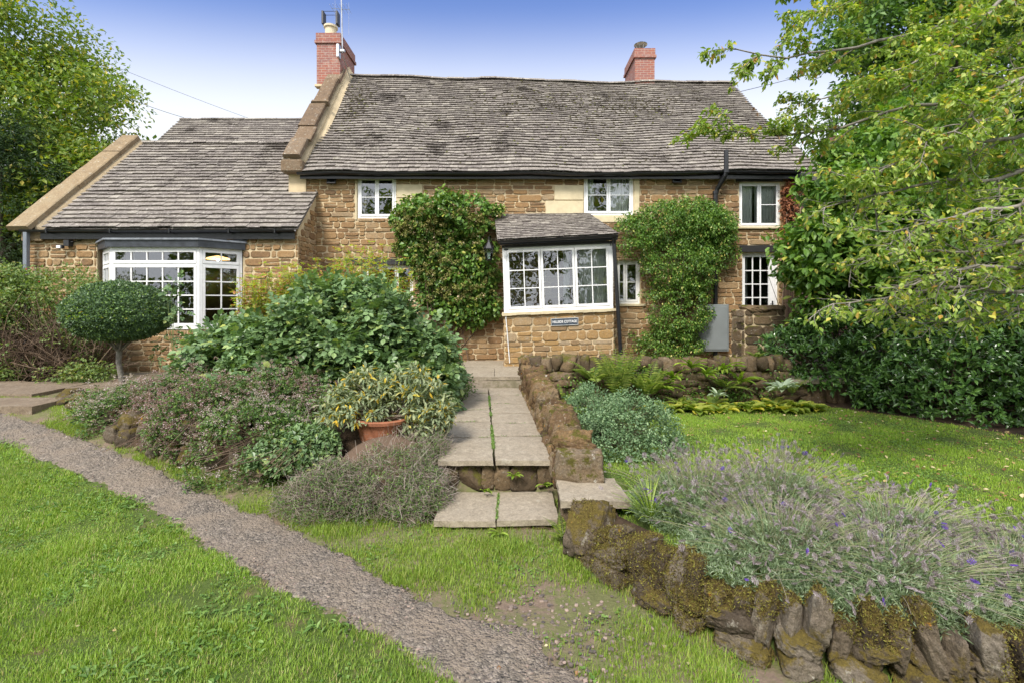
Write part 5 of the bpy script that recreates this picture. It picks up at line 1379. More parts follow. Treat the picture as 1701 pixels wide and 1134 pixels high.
# ---- trees
def tree(name, label, c, crown, n, cr, per, L, w, m, bark, trunk_r, lean=(0, 0), T=T2, fill=.55, zmin=-.9, group=None, clip=None, limbs=10):
    """crown: list of (centre, radii, share)"""
    t = thing(name, label, 'tree', c, group); fb = MB(); tb = MB(); Call = []
    for cc_, rr3, sh in crown:
        C = ell(cc_, np.array(rr3) - cr * .6, int(n * sh), fill, seed=cc_[0], zmin=zmin, lump=.2); Call.append(C)
    C = np.concatenate(Call)
    fol(fb, C, cr * RNG.uniform(.6, 1.25, len(C)), per, L, w, T, squash=(1, 1, .62), shell=.15, droop=.25, clip=clip)
    cc_ = np.array(crown[0][0]); base = np.array(c, float); topc = cc_ + np.array([lean[0], lean[1], crown[0][1][2] * .3])
    mid = base * .5 + topc * .5 + np.array([random.uniform(-.3, .3), 0, 0])
    tt_ = np.linspace(0, 1, 9)[:, None]; pts = base * (1 - tt_) ** 2 + 2 * mid * tt_ * (1 - tt_) + topc * tt_ ** 2
    tube(tb, pts, np.linspace(trunk_r, trunk_r * .3, 9), 10)
    sel = RNG.choice(len(C), min(limbs, len(C)), replace=False)
    for k in sel:
        s0 = pts[random.randint(3, 7)]; e = C[k]; m_ = (s0 + e) / 2 + np.array([0, 0, .12 * np.linalg.norm(e - s0)])
        q = s0 * (1 - tt_) ** 2 + 2 * m_ * tt_ * (1 - tt_) + e * tt_ ** 2; tube(tb, q, np.linspace(trunk_r * .3, .012, 9), 6)
        for _ in range(3):
            k2 = int(np.argmin(np.linalg.norm(C - e, axis=1) + RNG.uniform(0, 1.5, len(C)))); e2 = C[k2]
            vstems(tb, q[5:6], (q[5] + e2)[None] / 2 + UZ * .1, e2[None], .03, .008)
    fb.build('crown', [m], t); tb.build('trunk', [bark], t, smooth=True); return t
tree('broadleaf_tree', 'tall pale green tree with yellowing leaves rising at the far left', (-17.5, 16.5, .6), [((-19.9, 17, 6.2), (7.0, 5.0, 7.2), .8), ((-14.0, 15.6, 5.2), (2.2, 2.0, 2.3), .2)], 540, 1.15, 360, .16, .55, M['l_tree'], M['bark'], .38, limbs=26, fill=.4)
tree('yew_tree', 'dark evergreen tree behind the left gable coping', (-14.3, 13.9, .6), [((-15.3, 14.3, 4.2), (2.7, 2.3, 4.2), 1.0)], 170, .7, 420, .10, .3, M['l_yew'], M['bark'], .25, limbs=12, fill=.4, clip=lambda p: p[:, 0] < -11.7)
tree('broadleaf_tree', 'large leafy tree in the background at the far right, behind the plum branches', (15, 15.5, .6), [((14.2, 15, 8.0), (4.9, 3.5, 7.4), 1.0)], 280, 1.1, 330, .17, .6, M['l_back'], M['bark'], .35, limbs=14)
tree('broadleaf_tree', 'dark leafy tree between the neighbouring brick house and the glossy shrubs', (10.6, 11.6, .6), [((10.8, 11.8, 3.6), (3.2, 1.8, 3.2), 1.0)], 130, .8, 300, .15, .6, M['l_choi'], M['bark'], .22, limbs=8)
tree('magnolia_tree', 'spreading tree with broad mid green leaves in front of the right end of the cottage', (6.9, 9.9, .6),
     [((7.2, 9.5, 3.9), (2.0, 1.5, 1.9), .55), ((6.25, 9.2, 3.0), (1.25, 1.0, 1.25), .3), ((7.6, 9.6, 5.4), (1.7, 1.3, 1.3), .15), ((8.7, 9.0, 3.7), (1.9, 1.2, 1.7), .45)], 250, .42, 95, .155, .52, M['l_mag'], M['bark'], .1, T=T8, limbs=30, fill=.75)

# foreground plum: limbs reach in from a trunk just outside the frame
pl_ = thing('plum_tree', 'fine twigged fruit tree with small yellow green leaves reaching in from the right', 'tree', (6.9, 6.2, .35))
tb = MB(); lb = MB(); tr_ = np.array([(6.9, 6.2, .3), (6.95, 6.1, 1.4), (7.0, 5.9, 2.6), (7.1, 5.7, 3.8), (7.1, 5.5, 5.2), (7.0, 5.4, 6.2)])
tube(tb, tr_, [.16, .14, .13, .11, .08, .04], 10)
LIMBS = [([(1800, -20), (1640, 20), (1500, 62), (1380, 85), (1290, 100), (1222, 82)], 5.4, 4.9), ([(1800, 100), (1600, 170), (1500, 180), (1400, 210), (1290, 228), (1185, 215)], 5.6, 5.6),
         ([(1800, 470), (1690, 483), (1600, 478), (1530, 483), (1440, 500), (1385, 505)], 5.0, 4.6), ([(1800, 250), (1650, 300), (1560, 300), (1450, 325), (1370, 345)], 5.3, 4.9),
         ([(1800, 30), (1620, 105), (1500, 140), (1400, 155), (1330, 170)], 5.9, 6.2), ([(1800, 360), (1700, 400), (1600, 418), (1500, 420), (1420, 432)], 5.0, 4.7),
         ([(1800, -120), (1600, -60), (1480, -20), (1380, 5), (1330, 30)], 5.8, 5.8), ([(1800, 180), (1700, 225), (1600, 240), (1500, 262), (1430, 300)], 5.2, 4.8),
         ([(1800, 430), (1720, 445), (1640, 440), (1560, 455), (1500, 480)], 4.6, 4.3), ([(1790, 520), (1701, 512), (1640, 515), (1580, 540), (1500, 520)], 5.2, 5.0),
         ([(1800, 300), (1700, 340), (1620, 352), (1560, 368), (1460, 385)], 4.5, 4.3), ([(1800, -80), (1700, -30), (1620, 40), (1560, 90), (1480, 120)], 4.9, 4.7),
         ([(1810, 60), (1720, 120), (1650, 150), (1600, 210), (1540, 235)], 4.6, 4.5), ([(1800, -150), (1560, -110), (1440, -60), (1350, -30)], 5.0, 4.8)]
tw_pts = []; tw_dirs = []
rr = random.Random(9)
def bez(pts, n):
    pts = np.array(pts); d = np.concatenate([[0], np.cumsum(np.linalg.norm(np.diff(pts, axis=0), axis=1))]); t = np.linspace(0, d[-1], n)
    return np.stack([np.interp(t, d, pts[:, k]) for k in range(3)], 1)
def grow(p, d, L, r, depth):
    n = 6; q = [p]; dd = d / np.linalg.norm(d)
    for i in range(n):
        dd = dd + np.array([rr.uniform(-.22, .22), rr.uniform(-.22, .22), rr.uniform(-.2, .17)]); dd /= np.linalg.norm(dd); q.append(q[-1] + dd * L / n)
    q = np.array(q); tube(tb, q, np.linspace(r, r * .35, n + 1), 4 if depth else 5, caps=False)
    if depth == 0:
        for i in range(1, n + 1): tw_pts.append(q[i]); tw_dirs.append(dd)
        for i in range(n): tw_pts.append((q[i] + q[i + 1]) / 2); tw_dirs.append(dd)
        return
    for i in range(1, n + 1):
        if rr.random() < .92:
            s_ = rr.choice((-1, 1)); side = np.cross(dd, np.array([rr.uniform(-.3, .3), rr.uniform(-.6, .6), 1.0])) * s_; side /= np.linalg.norm(side)
            grow(q[i], dd * .75 + side * .8 + UZ * rr.uniform(-.25, .4), L * rr.uniform(.35, .6), r * .45, depth - 1)
for pts, d0, d1 in LIMBS:
    ds = np.linspace(d0, d1, len(pts)); W3d = [P(px_, py_, d_) for (px_, py_), d_ in zip(pts, ds)]
    q = bez(W3d, 16); q[1:-1] += np.array([[rr.uniform(-.02, .02) for _ in range(3)] for _ in range(14)])
    j = int(np.argmin(abs(tr_[:, 2] - q[0][2] + .4))); tube(tb, bez([tr_[j], (tr_[j] + q[0]) / 2 + UZ * .1, q[0]], 6), np.linspace(.06, .032, 6), 6)
    tube(tb, q, np.linspace(.030, .006, 16), 6, caps=False)
    L = np.linalg.norm(q[0] - q[-1])
    for i in range(1, 16):
        dd = q[i] - q[i - 1]; dd /= np.linalg.norm(dd)
        for s_ in (-1, 1):
            if rr.random() < .9:
                side = np.cross(dd, np.array([0, rr.uniform(-1.2, 1.2), rr.uniform(.4, 1.0)])) * s_; side /= np.linalg.norm(side)
                grow(q[i], dd * 1.0 + side * .75 + UZ * rr.uniform(-.35, .3), rr.uniform(.25, .62) * (1 - .35 * i / 16), .008, 1)
tp = np.array(tw_pts); td = np.array(tw_dirs)
def leaves_on(tp, td, per):
    ci = np.repeat(np.arange(len(tp)), per); n = len(ci)
    p = tp[ci] + RNG.normal(0, .018, (n, 3)); d = td[ci] * .7 + unit(n) * .9 - UZ * .45
    put(lb, p, d, UZ * .9 + unit(n) * .7, RNG.uniform(.035, .078, n), .5, T8)
sel = RNG.random(len(tp)) < np.where(tp[:, 2] > 4.0, .92, np.where(tp[:, 2] > 3.2, .5, .24))
print('plum twig points', len(tp))
leaves_on(tp[sel], td[sel], 2 if len(tp) > 9000 else 3)
tb.build('trunk', [M['bark_g']], pl_, smooth=True); lb.build('crown', [M['l_plum']], pl_)

# ---- glossy shrubs right
def whorl_bush(t, c, r, h, n, L=.105, m='l_choi', seed=0):
    fb = MB(); C = dome(c, r, h, n, .1, seed=seed, fill=.3, lump=.34)
    d = C - np.asarray(c); d /= np.linalg.norm(d, axis=1)[:, None]
    d = d + unit(len(C)) * .35
    per = 9; ci = np.repeat(np.arange(len(C)), per); k = len(ci)
    p = C[ci] + RNG.normal(0, .012, (k, 3)); side = unit(k); dd = d[ci] * .55 + side * .75
    put(fb, p, dd, d[ci] + UZ * .3, L * RNG.uniform(.7, 1.3, k), .36, T8)
    C2 = dome(c, (r[0] * .9, r[1] * .9), h * .9, n // 4, .1, seed=seed, fill=.8); fol(fb, C2, .18, 12, L, .4, T2)
    fb.build('foliage', [M[m]], t)
    sb = MB(); m_ = 40; A = np.asarray(c) + np.c_[RNG.normal(0, .12, (m_, 2)), np.zeros(m_)]; E = C[RNG.integers(0, len(C), m_)]
    vstems(sb, A, (A + E) / 2 + UZ * .15, E, .016, .004); sb.build('stems', [M['twigr']], t)
for i, (c, r, h, n, lab) in enumerate([((6.35, 9.5, .6), (1.5, 1.0), 1.75, 900, 'glossy dark shrub beside the stone pier, smallest of the three glossy shrubs'),
                                       ((7.7, 8.3, .35), (1.95, 1.25), 2.45, 1700, 'broad glossy dark green shrub in the middle of the right hand hedge'),
                                       ((9.2, 7.7, .35), (1.7, 1.3), 2.5, 1000, 'glossy dark shrub cut by the right edge of the photo')]):
    t = thing('evergreen_shrub', lab, 'shrub', c, 'glossy evergreen shrubs right of the lawn'); whorl_bush(t, c, r, h, n, seed=i)
t = thing('young_shrub', 'small leafy shrub growing in front of the pier and the glazed door', 'shrub', (5.9, 9.9, .66))
fb = MB(); fol(fb, ell((6.1, 9.7, 2.9), (.6, .35, .55), 18, .6), .22, 42, .12, .45, T8); fol(fb, ell((6.1, 9.7, 2.0), (.6, .35, .7), 22, .6), .22, 42, .12, .45, T8); fb.build('foliage', [M['l_mag']], t)
sb = MB(); A = np.tile([6.0, 9.95, .66], (12, 1)); E = np.array([5.9, 9.7, 2.6]) + RNG.normal(0, .3, (12, 3)); vstems(sb, A, (A + E) / 2, E, .015, .004); sb.build('stems', [M['twigr']], t)

# ---- climbers
def climber(name, label, blobs, T_, n, cr, per, L, w, m, y0=DM, T=T2, flowers=None, cat='climbing plant'):
    c0 = blobs[0]; t = thing(name, label, cat, (PX(c0[0], y0 - .2), y0 - .15, .7)); fb = MB(); area = sum(b[2] * b[3] for b in blobs); Cs = []
    for (bx_, by_, rx, ry, *dep) in blobs:
        k = int(n * rx * ry / area); th = RNG.uniform(0, 2 * pi, k); u = np.sqrt(RNG.random(k)) * np.where(RNG.random(k) < .09, 1.14, 1.0); d0 = y0 - T_ / 2; dep = dep[0] if dep else 1.0
        px_ = bx_ + rx * u * np.cos(th); py_ = by_ + ry * u * np.sin(th); dd = T_ * dep * np.sqrt(np.clip(1 - u * u * .85, .05, 1)) * RNG.uniform(.45, 1.0, k)
        D = y0 - .04 - dd; Cs.append(np.stack([PX(px_, d0), D, PZ(py_, d0)], 1))
    C = np.concatenate(Cs)
    fol(fb, C, cr, per, L, w, T, squash=(1, .6, .8), shell=.3, droop=.7, upw=.3, clip=lambda p: p[:, 1] < y0 - .01)
    fb.build('foliage', [m], t)
    sb = MB(); k = 26; E = C[RNG.integers(0, len(C), k)]; A = E.copy(); A[:, 2] = .72; A[:, 0] = np.median(C[:, 0]) + RNG.normal(0, .2, k); A[:, 1] = y0 - .12; vstems(sb, A, (A + E) / 2 - UY * .03, E, .018, .006); sb.build('stems', [M['twigr']], t)
    if flowers:
        q = MB(); fm, sel, nf = flowers; Cf = C[sel(C)]; Cf = Cf[RNG.integers(0, len(Cf), nf)] - UY * cr * 1.15 + RNG.normal(0, .05, (nf, 3))
        fol(q, Cf, .07, 22, .042, .8, T2, squash=(1, .7, .5), shell=.3); q.build('flower_heads', [fm], t)
    return t
climber('climbing_hydrangea', 'dense dark climber with spent brown blooms on the wall left of the porch', [(742, 358, 88, 38, 1.45), (690, 372, 42, 30), (765, 440, 66, 58, 1.0), (735, 420, 52, 60, .9), (772, 505, 56, 36, .8), (725, 480, 30, 40, .6), (700, 400, 45, 40, 1)],
        .62, 760, .15, 22, .105, .78, M['l_hyd'], T=T8, flowers=(M['f_hyd'], lambda C: (C[:, 2] < 4.45) & (C[:, 2] > 2.2), 520))
climber('honeysuckle', 'bushy bright green honeysuckle trained up the wall right of the porch', [(1128, 368, 88, 34, 1.1), (1062, 392, 46, 34, 1.0), (1168, 372, 55, 34, 1.15), (1175, 390, 50, 38, .9), (1132, 440, 66, 52, 1.2), (1128, 510, 56, 60, 1.0), (1118, 570, 62, 28, .8), (1205, 410, 24, 34, .6), (1150, 345, 40, 20, .8)],
        .75, 1000, .14, 34, .062, .55, M['l_honey'])
climber('autumn_creeper', 'rust coloured creeper clinging beside the right hand upper window', [(1309, 350, 11, 55, 1), (1322, 310, 14, 22, 1), (1312, 400, 10, 24, 1)], .12, 120, .08, 20, .07, .7, M['l_creep'])

# ---- left side
t = thing('rose_hip_rambler', 'tangled rambling rose with red hips and bare brown lower stems at the far left', 'shrub', (-9.6, 9.9, .64)); fb = MB()
C = np.concatenate([ell((-9.6, 9.95, 2.15), (1.25, .7, .75), 110, .5), ell((-11.0, 9.9, 2.3), (1.3, .7, .75), 90, .5), ell((-8.75, 9.8, 1.6), (.5, .5, .6), 26, .7), ell((-8.3, 9.3, .85), (.6, .3, .22), 16, .8), ell((-10.4, 9.4, .95), (1.4, .3, .35), 30, .8)])
fol(fb, C, .24, 95, .062, .6, T2, droop=.3); fb.build('foliage', [M['l_hip']], t)
sb = MB(); k = 900; A = np.c_[RNG.uniform(-12.0, -8.3, k), RNG.uniform(9.3, 10.2, k), RNG.uniform(.64, 1.0, k)]; E = np.c_[A[:, 0] + RNG.normal(0, .5, k), A[:, 1] + RNG.normal(-.1, .2, k), RNG.uniform(.9, 2.4, k)]
vstems(sb, A, (A + E) / 2 + RNG.normal(0, .3, (k, 3)), E, .008, .004); 
k = 900; C2 = np.c_[RNG.uniform(-11.5, -8.5, k), RNG.uniform(9.25, 9.6, k), RNG.uniform(.75, 1.7, k)]; A = C2 + RNG.normal(0, .15, (k, 3)); E = C2 + RNG.normal(0, .2, (k, 3)); vstems(sb, A, C2 + RNG.normal(0, .2, (k, 3)), E, .006, .003)
sb.build('stems', [M['twigr']], t)
hb = MB()
for _ in range(60):
    c = C[random.randint(0, 200)] + np.array([random.uniform(-.2, .2), -.22, random.uniform(-.1, .2)]); lathe(hb, c, [(0, -.016), (.013, -.006), (.013, .006), (0, .016)], 6)
hb.build('hips', [M['hipred']], t)

t = thing('topiary_tree', 'clipped box ball standard on a thin bare stem in front of the bay window', 'topiary', (-6.75, 8.3, .64)); fb = MB()
cB = np.array([PX(200, 8.3), 8.3, PZ(522, 8.3)]); n = 60000; d = unit(n); rx = .77
lump = 1 + .05 * snoise(d * 3, 1.5, 3) + .025 * snoise(d * 9, 1.5, 2, 2); flat = np.where(d[:, 2] < 0, .82, 1.0)
p = cB + d * np.array([rx, rx * .9, .54]) * (lump * (1 + .05 * (RNG.random(n) < .06) - .12 * RNG.random(n) ** 2))[:, None]; p[:, 2] = cB[2] + (p[:, 2] - cB[2]) * flat
put(fb, p, d * .8 + unit(n) * .8, d + unit(n) * .5, RNG.uniform(.022, .05, n), .6); 
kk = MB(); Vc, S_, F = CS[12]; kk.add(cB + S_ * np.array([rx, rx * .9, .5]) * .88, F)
fb.build('foliage', [M['l_box']], t)
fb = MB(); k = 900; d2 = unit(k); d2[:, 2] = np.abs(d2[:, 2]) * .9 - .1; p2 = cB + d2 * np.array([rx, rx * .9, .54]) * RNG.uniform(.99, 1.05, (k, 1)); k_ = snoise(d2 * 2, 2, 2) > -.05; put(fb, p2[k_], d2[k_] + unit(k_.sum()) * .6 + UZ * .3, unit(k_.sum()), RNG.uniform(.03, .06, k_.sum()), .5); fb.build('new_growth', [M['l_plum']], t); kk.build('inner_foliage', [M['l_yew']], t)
sb = MB(); tube(sb, [(cB[0] + .06, 8.3, .6), (cB[0] + .02, 8.3, .9), (cB[0] - .03, 8.3, 1.15), (cB[0] - .02, 8.3, 1.3), (cB[0], 8.3, cB[2])], [.055, .045, .04, .045, .04], 8)
for k in range(8): a_ = k * pi / 4; tube(sb, [(cB[0] - .02, 8.3, 1.32), (cB[0] + .25 * cos(a_), 8.3 + .25 * sin(a_), 1.62), (cB[0] + .6 * cos(a_), 8.3 + .6 * sin(a_), 1.75)], [.02, .012, .006], 5)
sb.build('stem', [M['bark_g']], t, smooth=True)

T5 = []; V5 = []; F5 = []
for k, (ax, an, s) in enumerate([(1.0, 0, .9), (.65, 1.0, .75), (.65, -1.0, .75), (.28, 1.15, .6), (.28, -1.15, .6)]):
    R_ = np.array([[cos(an), -sin(an), 0], [sin(an), cos(an), 0], [0, 0, 1]]); v = (T8[0] * np.array([s * .5, s * .38, s * .5])) @ R_.T + np.array([ax * .55, 0, -.06 * ax]); F5 += [tuple(i + len(V5) for i in f) for f in T8[1]]; V5 += list(v)
T5 = (np.array(V5), F5)
t = thing('rose_shrub', 'large rounded green shrub rose filling the bed left of the path', 'shrub', (-2.9, 8.0, .6)); fb = MB()
C = np.concatenate([dome((-3.0, 8.0, .55), (1.9, 1.15), 1.78, 460, .15, lump=.38), dome((-4.4, 8.1, .55), (1.1, .9), 1.35, 150, .15), dome((-1.62, 7.9, .55), (.7, .8), 1.1, 90, .12)])
fol(fb, C, .22, 26, .23, 1.0, T5, squash=(1, 1, .8), shell=.5, droop=.25, out=.8, upw=.9); fb.build('foliage', [M['l_rose']], t)
sb = MB(); k = 200; A = np.c_[RNG.normal(-2.9, .5, k), RNG.normal(8, .3, k), np.full(k, .58)]; E = C[RNG.integers(0, len(C), k)]; vstems(sb, A, (A + E) / 2 + UZ * .2, E, .012, .004); sb.build('stems', [M['stem']], t)
q = MB(); Cf = C[RNG.integers(0, 420, 26)]; Cf = Cf[Cf[:, 2] > 1.3] + np.array([0, -.15, .12]); fol(q, Cf, .05, 26, .04, .5, T2); q.build('spent_flowers', [M['f_hyd']], t)

t = thing('tall_rose', 'taller rose with yellow and red young shoots above the green shrub', 'shrub', (-3.6, 9.0, .6)); fb = MB(); sb = MB(); k = 340
A = np.c_[RNG.uniform(-5.0, -2.0, k), RNG.uniform(8.7, 9.5, k), RNG.uniform(1.3, 1.8, k)]; top = np.interp(A[:, 0], [-5.2, -4.4, -3.2, -2.6, -1.9], [2.5, 2.9, 3.0, 3.35, 2.6])
E = A + np.c_[RNG.normal(0, .15, (k, 2)), np.zeros(k)]; E[:, 2] = top - RNG.random(k) * .75
PPs = vstems(sb, A, (A + E) / 2 + RNG.normal(0, .05, (k, 3)), E, .006, .003, seg=8)
A0 = A.copy(); A0[:, 2] = .6; A0[:, :2] = A0[:, :2] * .6 + np.array([-3.5, 9.1]) * .4; vstems(sb, A0, (A0 + A) / 2, A, .012, .006)
pts = PPs[:, 2:].reshape(-1, 3); n = len(pts) * 3; ci = np.repeat(np.arange(len(pts)), 3); d = unit(n) * np.array([1, 1, .3]) - UZ * .1
put(fb, pts[ci] + RNG.normal(0, .012, (n, 3)), d, UZ + unit(n) * .4, RNG.uniform(.08, .15, n), 1.0, T5); fb.build('foliage', [M['l_shoot']], t); sb.build('stems', [M['stem']], t)
t = thing('young_rose', 'single leafy rose shoot rising between the clipped ball and the bay window', 'shrub', (-5.6, 8.3, .6)); fb = MB(); sb = MB()
C = np.array([P(x, y, 8.2) for x, y in ((285, 478), (278, 490), (290, 505), (300, 520), (275, 520), (292, 470), (283, 545), (300, 560), (270, 570), (262, 590))]); fol(fb, C, .11, 9, .13, 1.0, T5); fb.build('foliage', [M['l_rose']], t)
for s_ in range(3): vstems(sb, np.array([[-5.65, 8.25, .6]]), np.array([[-5.8, 8.2, 1.4]]), C[s_:s_ + 1], .008, .004)
sb.build('stems', [M['stem']], t)

def herb(lab, c, r, h, n, flower, nf, sd, name='herb_clump', L=.036, group='flowering herb clumps along the bank', leafm='l_herb', overhang=.15):
    t = thing(name, lab, 'herb', c, group); fb = MB(); C = dome(c, r, h, n, .08, seed=sd, fill=.4, lump=.35); C[:, 2] -= overhang * np.clip((c[1] - C[:, 1]) / r[1], 0, 1) ** 2 * 1.6
    fol(fb, C, .11, 46, L, .6, T2, shell=.2, droop=.1, clip=lambda p: p[:, 2] > terr(p[:, 0], p[:, 1]) - .02); fb.build('foliage', [M[leafm]], t)
    if nf:
        q = MB(); K = C[RNG.random(len(C)) < .8]; K = K[RNG.integers(0, len(K), nf)] + RNG.normal(0, .07, (nf, 3)) + UZ * .09 - UY * .03; fol(q, K, .026, 18, .013, .9, T2, squash=(1, 1, .6)); q.build('flower_heads', [M[flower]], t)
    sb = MB(); k = 160; A = np.asarray(c) + np.c_[RNG.normal(0, r[0] * .5, k), RNG.normal(-.1, r[1] * .5, k), RNG.uniform(-.05, .05, k)]; E = C[RNG.integers(0, len(C), k)]; vstems(sb, A, (A + E) / 2 + UZ * .05, E, .003, .0015); sb.build('stems', [M['twigr']], t)
    return t
herb('flowering herb clump with pale pink heads at the left end of the bank', (-5.55, 7.0, .58), (.72, .55), .42, 190, 'f_white', 450, 1)
herb('flowering herb clump with purple brown heads below the topiary stem', (-4.75, 6.9, .58), (.75, .6), .58, 240, 'f_herb', 1500, 2)
herb('tall flowering herb clump with purple brown heads in the middle of the bank', (-3.9, 6.3, .5), (.8, .65), .62, 280, 'f_herb', 1700, 3, overhang=.4)
herb('trailing herb clump with cream heads hanging lowest over the bank', (-3.1, 5.95, .45), (.85, .65), .60, 300, 'f_white', 800, 4, overhang=.5)
herb('herb clump with brown heads directly in front of the large shrub', (-3.2, 6.9, .6), (.9, .55), .62, 240, 'f_herb', 1300, 5)
herb('low green leafy clump below the terracotta pot of sage', (-2.45, 5.55, .45), (.5, .4), .34, 120, None, 0, 6, name='leafy_perennial', L=.06, leafm='l_rose', group=None)
herb('low green perennial spilling beside the porch end of the path', (-1.25, 8.6, .6), (.5, .9), .55, 130, 'f_white', 60, 7, name='leafy_perennial', L=.045, group=None)

t = thing('twiggy_mound', 'grey brown twiggy mound of dying back heath left of the lowest steps', 'shrub', (-1.35, 5.3, .2)); sb = MB(); fb = MB()
C = np.concatenate([dome((-1.35, 5.2, .05), (.72, .55), .62, 1500, .05, lump=.15, fill=.2), dome((-1.85, 5.0, .05), (.6, .4), .5, 900, .05, fill=.2), dome((-1.0, 5.05, .0), (.38, .45), .52, 800, .05, fill=.2), dome((-.95, 5.6, .3), (.3, .5), .42, 500, .05, fill=.2), dome((-1.2, 5.9, .35), (.5, .6), .5, 500, .05, fill=.2)])
c0 = np.array([-1.4, 5.5, .1]); n = len(C); A = C + (c0 - C) * RNG.uniform(.15, .4, (n, 1)); E = C + RNG.normal(0, .06, (n, 3)); vstems(sb, A, (A + E) / 2 + RNG.normal(0, .05, (n, 3)), E, .0028, .0015)
k = 7000; Q0 = C[RNG.integers(0, n, k)]; vstems(sb, Q0, Q0 + RNG.normal(0, .05, (k, 3)), Q0 + RNG.normal(0, .075, (k, 3)) + UZ * .01, .0019, .0011, seg=3); sb.build('stems', [M['twig']], t)
K = C[RNG.random(n) < .5]; fol(fb, K, .05, 16, .022, .45, T2); fb.build('foliage', [M['l_herb']], t)
kk = MB(); kk.add(np.array([-1.4, 5.45, .12]) + S_ * np.array([.62, .5, .55]), CS[12][2]); kk.build('inner_twigs', [M['twigr']], t)

# sage in a terracotta pot
def pot_(name, lab, c, R, h, cat='plant pot', rim=.05):
    t = thing(name, lab, cat, c); a = MB()
    lathe(a, c, [(0, .01), (R * .62, 0), (R * .66, .02), (R * .93, h - rim), (R * .95, h - rim), (R * 1.03, h - rim + .005), (R * 1.05, h - .01), (R * 1.0, h), (R * .92, h), (R * .9, h - .04), (0, h - .05)], 32); a.build('body', [M['terracotta']], t, smooth=False); return t
sx, sy = PX(638, 5.9), 5.9
pot_('terracotta_pot', 'wide terracotta pot under the sage plant', (sx, sy, PZ(689, 5.9) - .42), .36, .42)
t = thing('sage_plant', 'bushy sage with grey green and yellow leaves overflowing the terracotta pot', 'potted plant', (sx, sy, PZ(689, 5.9) - .03)); fb = MB()
cz = PZ(689, 5.9) - .02
C = np.concatenate([dome((sx - .30, sy, cz), (.46, .42), .58, 90, .06, lump=.2, fill=.35), dome((sx + .32, sy, cz + .02), (.52, .42), .62, 110, .06, lump=.2, fill=.35), dome((sx + .55, sy - .05, cz - .12), (.3, .3), .45, 40, .06), dome((sx - .5, sy + .05, cz - .02), (.25, .3), .4, 30, .06)])
fol(fb, C, .085, 26, .078, .36, T8, shell=.1, droop=.25, out=.9, upw=.8); fb.build('foliage', [M['l_sage']], t)
sb = MB(); k = 90; A = np.array([sx, sy, cz]) + RNG.normal(0, .1, (k, 3)) * np.array([1, 1, .1]); E = C[RNG.integers(0, len(C), k)]; vstems(sb, A, (A + E) / 2 + UZ * .08, E, .006, .003); sb.build('stems', [M['twig']], t)
pot_('terracotta_pot', 'tall brown terracotta pot standing on the patio behind the herbs', (PX(305, 8.4), 8.4, .66), .17, .42)

# small leaved grey shrub by the wall
t = thing('grey_leaf_shrub', 'rounded small leaved blue green shrub right of the path wall', 'shrub', (1.35, 6.1, .33)); fb = MB()
C = np.concatenate([dome((1.4, 6.1, .33), (.74, .65), .72, 330, .07, lump=.25), dome((1.05, 6.9, .33), (.6, .7), .68, 200, .07, lump=.2)]); fol(fb, C, .095, 40, .034, .6, T2, shell=.25); fb.build('foliage', [M['l_grey']], t)
sb = MB(); k = 120; A = np.c_[RNG.normal(1.3, .15, k), RNG.normal(6.3, .2, k), np.full(k, .33)]; E = C[RNG.integers(0, len(C), k)]; vstems(sb, A, (A + E) / 2 + UZ * .1, E, .004, .002); sb.build('stems', [M['twigr']], t)

# ---- ferns and small wall plants
def frond(mb, sbm, base, az, L, arch, el, wid, npin=22, mi=0):
    t_ = np.linspace(0, 1, npin + 1); ang = el - arch * t_
    r = np.concatenate([[0], np.cumsum(np.cos(ang[:-1]) * L / npin)]); z = np.concatenate([[0], np.cumsum(np.sin(ang[:-1]) * L / npin)])
    p = np.asarray(base) + np.c_[r * cos(az), r * sin(az), z]; T_ = np.gradient(p, axis=0); T_ /= np.linalg.norm(T_, axis=1)[:, None]
    side = np.array([-sin(az), cos(az), 0]); wl = wid * np.sin(np.clip(t_ * 1.08 + .06, 0, 1) * pi) ** .7 * (1.05 - .55 * t_)
    for s in (-1, 1):
        k = t_ > .1; put(mb, p[k], side[None] * s + T_[k] * .45 - UZ * .12, np.cross(T_[k], side[None]) * 1.0 + UZ * .1, wl[k] + .004, .26, T2, mi)
    vstems(sbm, p[0:1], p[npin // 2:npin // 2 + 1] * 2 - (p[0:1] + p[-1:]) / 2, p[-1:], .004, .0015, seg=8)
def fern(lab, base, n, L, wid, el=1.1, azr=(0, 2 * pi), name='fern', group=None, m='l_fern', arch=(.7, 1.5)):
    t = thing(name, lab, 'fern', base, group); a = MB(); b = MB()
    for i in range(n):
        frond(a, b, base, random.uniform(*azr) if azr[1] - azr[0] < 6 else i * 2 * pi / n + random.uniform(-.3, .3), L * random.uniform(.7, 1.1), random.uniform(*arch), el + random.uniform(-.25, .2), wid)
    a.build('fronds', [M[m]], t); b.build('stems', [M['stem']], t)
fern('tallest fern with upright fronds at the foot of the porch downpipe', (PX(1028, 8.3), 8.3, .5), 14, 1.25, .22, 1.38, arch=(.4, 1.0))
fern('broad feathery fern between the tall fern and the garden wall', (PX(1075, 8.4), 8.4, .5), 12, .95, .18, 1.25)
fern('small bright fern at the top of the path wall', (PX(893, 9.0), 8.95, .8), 9, .36, .08, 1.0)
fern('fern leaning over the path wall beside the grey leaved shrub', (PX(925, 8.0), 7.8, .5), 9, .5, .1, 1.0)
fern('pale fern on top of the garden wall near the pier', (PX(1255, 9.0), 9.0, 1.12), 7, .34, .07, 1.1)
fern('small fern growing where the lowest slab meets the mossy boulder', (.47, 4.40, .02), 7, .30, .06, 1.25, azr=(0, 6.28))
fern('brownish feathery plant at the right end of the garden wall', (PX(1310, 8.8), 8.7, .5), 8, .55, .08, 1.3)
